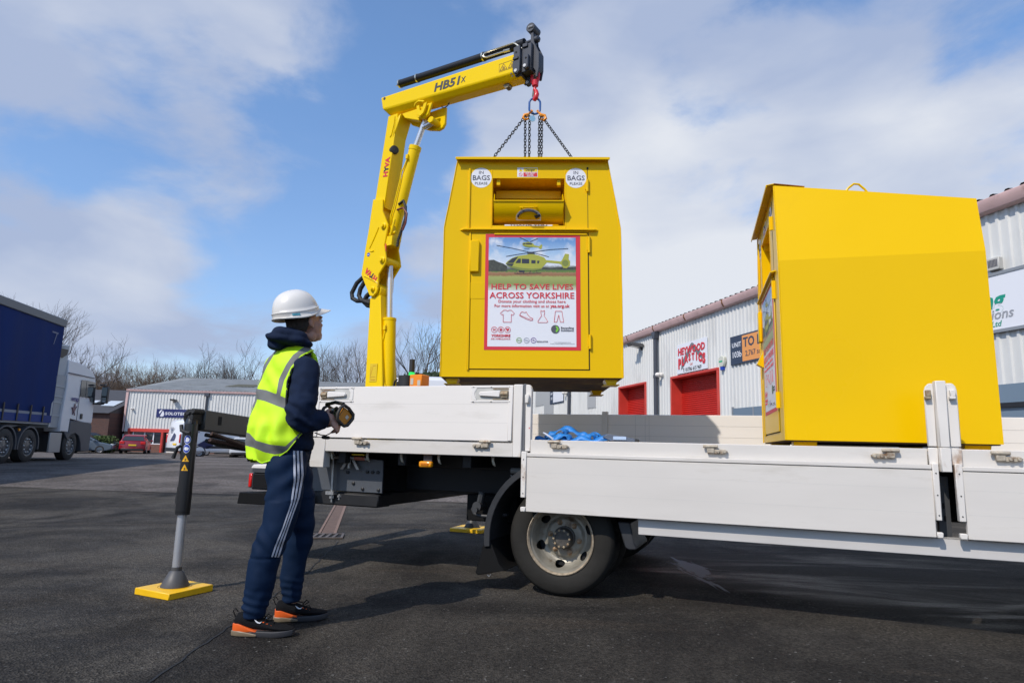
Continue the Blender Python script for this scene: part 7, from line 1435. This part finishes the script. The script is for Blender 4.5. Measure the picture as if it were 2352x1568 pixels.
# ---- shoes
ShK = mat('shoe_black_mesh', (.008, .008, .009), .8, spec=.15, bump=.6, bs=260); ShO = mat('shoe_orange', (.82, .13, .02), .4); SoG = mat('sole_grey', (.035, .035, .038), .6); SoH = mat('sole_heel_smoke', (.22, .17, .11), .35)
def shoe(hx_, hy_, rz, lift=0, L=.305, s_=1):
    Q = M.Translation(V((hx_, hy_, lift))-PO) @ M.Rotation(rz, 4, 'Z'); k = L/.30
    sec = [(0, .020, .050, .094), (.012, .030, .040, .112), (.045, .036, .034, .118), (.085, .038, .032, .108), (.125, .040, .031, .092), (.165, .044, .030, .076), (.205, .047, .030, .062), (.245, .046, .030, .054), (.275, .038, .031, .048), (.297, .018, .034, .042)]
    n = 20
    def rg(x, hw, z0, z1):
        o = []
        for j in range(n):
            a = 2*pi*j/n; y = hw*cos(a)*(1 if sin(a) < 0 else (1-.35*sin(a)**2)); z = (z0+z1)/2+(z1-z0)/2*(abs(sin(a))**.75)*(1 if sin(a) > 0 else -1); o.append(Q @ V((x*k, y, z)))
        return o
    b = MB(); b.loft([rg(*q) for q in sec]); up_ = b.build('shoe', ShK, pe)
    def sole(x0, x1, z0f, z1f, mt, nm, grow=1.06):
        b = MB(); rs = []
        xs_ = [x0+(x1-x0)*i/9 for i in range(10)]
        for x in xs_:
            hw = interp([(q[0], q[1]) for q in sec], x)*grow+.003; z0, z1 = z0f(x), z1f(x); rs.append([Q @ V((x*k, y, z)) for y, z in ((-hw, z1), (-hw*1.02, (z0+z1)/2), (-hw*.92, z0), (hw*.92, z0), (hw*1.02, (z0+z1)/2), (hw, z1))])
        b.loft(rs); b.build(nm, mt, up_, bev=.003, seg=2)
    sole(.0, .30, lambda x: .0+max(0, x-.22)*.10, lambda x: .020+.010*(x > .09)+max(0, x-.2)*.06, SoG, 'sole', 1.05)
    sole(-.010, .125, lambda x: .003, lambda x: .030-max(0, x-.04)*.16+.0, SoH, 'heel_unit', 1.14)
    sole(-.004, .120, lambda x: .026, lambda x: .064-max(0, x-.03)*.38, ShO, 'heel_bubble', 1.12)
    f = -1
    b = MB(); sw = [(.118, .078), (.128, .068), (.142, .064), (.150, .062), (.142, .058), (.160, .064), (.150, .050), (.132, .052), (.120, .064)]
    sw = [(.106, .090), (.115, .078), (.126, .0705), (.139, .070), (.148, .081), (.139, .0755), (.129, .0765), (.118, .083)]
    for f in (-1, 1):
        b.add([Q @ V((x*k, f*(interp([(q[0], q[1]) for q in sec], x)*1.02+.001), z)) for x, z in sw], [tuple(range(8))])
    b.build('tick_mark', PrW, up_, smooth=False)
    b = MB()
    for i in range(4):
        x = .150+.019*i; hw = interp([(q[0], q[1]) for q in sec], x); z = interp([(q[0], q[3]) for q in sec], x); b.cb((0, 0, 0), (.010, .014, .005)); b.v[-8:] = [tuple(Q @ (V(q)+V((x*k, -hw*.62, z-.010)))) for q in b.v[-8:]]
    b.build('eyelets', ShO, up_)
    b = MB(); b.tube([Q @ V((.15*k, -.01, .088)), Q @ V((.17*k, -.02, .112)), Q @ V((.185*k, -.015, .10)), Q @ V((.165*k, 0, .084))], .003, 5); b.tube([Q @ V((-.002, 0, .09)), Q @ V((-.016, 0, .12)), Q @ V((-.004, 0, .132)), Q @ V((.01, 0, .115))], .003, 5)
    b.tube([Q @ V((.10*k, -.02, .112)), Q @ V((.15*k, .0, .095)), Q @ V((.16*k, -.025, .080)), Q @ V((.19*k, .01, .074)), Q @ V((.2*k, -.02, .064))], .003, 5); b.build('laces', ShK, up_)
shoe(-1.404, 3.58, R(2), 0, .305); shoe(-1.288, 3.845, R(20), .002, .285)
# ---- radio remote control held in both hands
rc = thing('remote_control', 'orange and black crane remote control held in the hands of the worker', 'remote control', P75(-.998, 1.150, 3.775))
RM = (M.Rotation(R(-38), 4, 'Z') @ M.Rotation(R(52), 4, 'X') @ M.Rotation(R(0), 4, 'Y'))
def rcb(b): b.v = [tuple(RM @ V(q)) for q in b.v]; return b
rc.scale = (.88, .88, .88)
# local x across (towards the viewer at +x), y away from the worker's body, z up
b = MB(); b.loft([[(x, -.045, -.05), (x, .045, -.055), (x, .050, .0), (x, .045, .040), (x, -.050, .032), (x, -.052, -.02)] for x in (-.085, .085)]); rcb(b).build('controller_body', mat('controller_orange', (.50, .19, .012), .45), rc, bev=.008, seg=2)
RkB = mat('controller_rubber', (.03, .028, .025), .6)
for s_ in (-1, 1):
    b = MB(); x = s_*.088; b.tube([(x, -.054, -.02), (x, -.054, .030), (x, -.03, .052), (x, .02, .062), (x, .050, .050), (x, .058, .01), (x, .052, -.045), (x, .03, -.060), (x, -.03, -.056), (x, -.05, -.04)], .011, 12, closed=True); rcb(b).build('end_guard', RkB, rc)
b = MB(); b.tube([(-.09, .050, .062), (0, .062, .068), (.09, .050, .062)], .012, 10); b.tube([(-.09, -.06, .0), (0, -.068, .0), (.09, -.06, .0)], .010, 10); rcb(b).build('guard_bar', RkB, rc)
b = MB(); b.box(-.07, .07, -.040, .030, .034, .0375); rcb(b).build('control_panel', mat('panel_black', (.015, .015, .015), .45), rc)
for x, y in ((-.05, -.02), (-.017, -.02), (.017, -.02), (.05, -.02)):
    b = MB(); b.cyl((x, y, .036), (x, y, .060), .0045, 8); b.lathe([(.006, 0), (.012, .006), (.011, .016), (.001, .020)], (x, y, .058), (0, 0, 1), 12); rcb(b).build('joystick', BlkP, rc)
b = MB(); b.cyl((.02, .026, .036), (.02, .026, .052), .014, 16); rcb(b).build('knob', BlkP, rc); b = MB(); b.box(-.05, -.005, .018, .034, .0376, .0400); b.box(.086, .0875, -.005, .018, -.03, -.008); rcb(b).build('label', mat('label_grey', (.5, .48, .42), .5), rc)
st_ = thing('controller_strap', 'dark strap end with a round black buckle hanging under the remote control', 'strap', P75(-1.06, 1.05, 3.72))
b = MB(); b.tube([(-.055, 0, .004), (-.02, 0, -.008), (.01, 0, -.010), (.03, 0, .0), (.055, 0, .022), (.075, .03, .055)], .0035, 6); b.build('strap', mat('strap_brown', (.25, .13, .05), .7), st_)
b = MB(); b.lathe([(.001, -.006), (.022, -.006), (.026, 0), (.022, .006), (.001, .006)], (.01, 0, -.022), (0, .2, 1), 20); b.build('buckle', BlkP, st_)

# ------------------------------------------------------------------ blue ratchet strap bundle lying on the deck rail
rs = thing('ratchet_strap', 'crumpled blue ratchet strap with a steel ratchet lying on the deck edge', 'strap', TM @ V((0, 0, 0)), -YT)
BlS = mat('strap_blue', (.02, .20, .56), .45, var=.12, vs=30, bump=.3, bs=120)
def ribbon(b, pts, w_, n=8, seedz=0):
    P = []; k = len(pts)
    for i in range(k-1):
        for j in range(n):
            t = j/n; p0 = V(pts[max(0, i-1)]); p1 = V(pts[i]); p2 = V(pts[i+1]); p3 = V(pts[min(k-1, i+2)])
            P.append(.5*((2*p1)+(p2-p0)*t+(2*p0-5*p1+4*p2-p3)*t*t+(-p0+3*p1-3*p2+p3)*t**3))
    P.append(V(pts[-1])); vs = []
    for i, q in enumerate(P):
        d = (P[min(i+1, len(P)-1)]-P[max(i-1, 0)]).normalized(); a = .95+.5*sin(i*.45+seedz); sd_ = V((0, 1, 0))*cos(a)+V((0, 0, 1))*sin(a)*.7; sd_ = (sd_-d*sd_.dot(d)).normalized(); vs += [q-sd_*w_/2, q, q+sd_*w_/2]
    b.add(vs, [(3*i+j, 3*i+j+1, 3*i+3+j+1, 3*i+3+j) for i in range(len(P)-1) for j in range(2)])
b = MB(); z0 = 1.060
ribbon(b, [(-.33, .12, z0), (-.28, .10, z0+.018), (-.22, .10, z0+.004), (-.16, .10, z0+.002)], .055, seedz=0)
ribbon(b, [(-.20, .10, z0+.01), (-.235, .10, z0+.045), (-.19, .09, z0+.055), (-.12, .10, z0+.105), (-.05, .11, z0+.10), (.02, .10, z0+.062), (.08, .1, z0+.045), (.12, .12, z0+.055), (.17, .10, z0+.02)], .06, seedz=1)
ribbon(b, [(-.14, .06, z0+.035), (-.09, .06, z0+.09), (-.07, .07, z0+.05), (-.10, .06, z0+.01), (-.02, .05, z0+.012), (.08, .06, z0+.03), (.13, .05, z0+.065), (.16, .06, z0+.03), (.22, .07, z0+.052), (.27, .06, z0+.01)], .055, seedz=2)
ribbon(b, [(-.2, .04, z0+.008), (-.12, .04, z0+.03), (-.03, .03, z0+.004), (.06, .03, z0+.022), (.14, .03, z0+.006), (.24, .03, z0+.03), (.30, .04, z0+.006)], .05, seedz=4)
ribbon(b, [(-.16, .02, z0+.004), (-.10, .02, z0+.042), (-.05, .02, z0+.046), (-.03, .03, z0+.01)], .05, seedz=5)
b.v = [(x, y, z0+(z-z0)*.78) for x, y, z in b.v]; sb2 = b.build('strap_webbing', BlS, rs); so_ = sb2.modifiers.new('s', 'SOLIDIFY'); so_.thickness = .003
b = MB(); b.tube([(-.225, .0, z0+.05), (-.19, .0, z0+.03), (-.16, .0, z0+.012), (-.15, .0, z0+.0)], .005, 6); b.tube([(-.225, .03, z0+.05), (-.19, .03, z0+.03), (-.16, .03, z0+.012), (-.15, .03, z0+.0)], .005, 6); b.build('wire_hook', Chr, rs)
b = MB(); b.prism([(.20, z0+.03), (.24, z0+.05), (.40, z0+.025), (.45, z0+.012), (.43, z0-.002), (.26, z0)], 'xz', .01, .05); rt_ = b.build('ratchet_handle', mat('ratchet_zinc', (.16, .18, .22), .4, metal=.7), rs, bev=.004)
b = MB(); b.box(.28, .37, .004, .0095, z0+.012, z0+.034); b.build('ratchet_label', mat('label_pale_blue', (.4, .5, .65), .4), rt_); b = MB(); b.cyl((.44, .0, z0+.008), (.44, .055, z0+.008), .012, 10); b.build('ratchet_grip', BlkP, rt_)
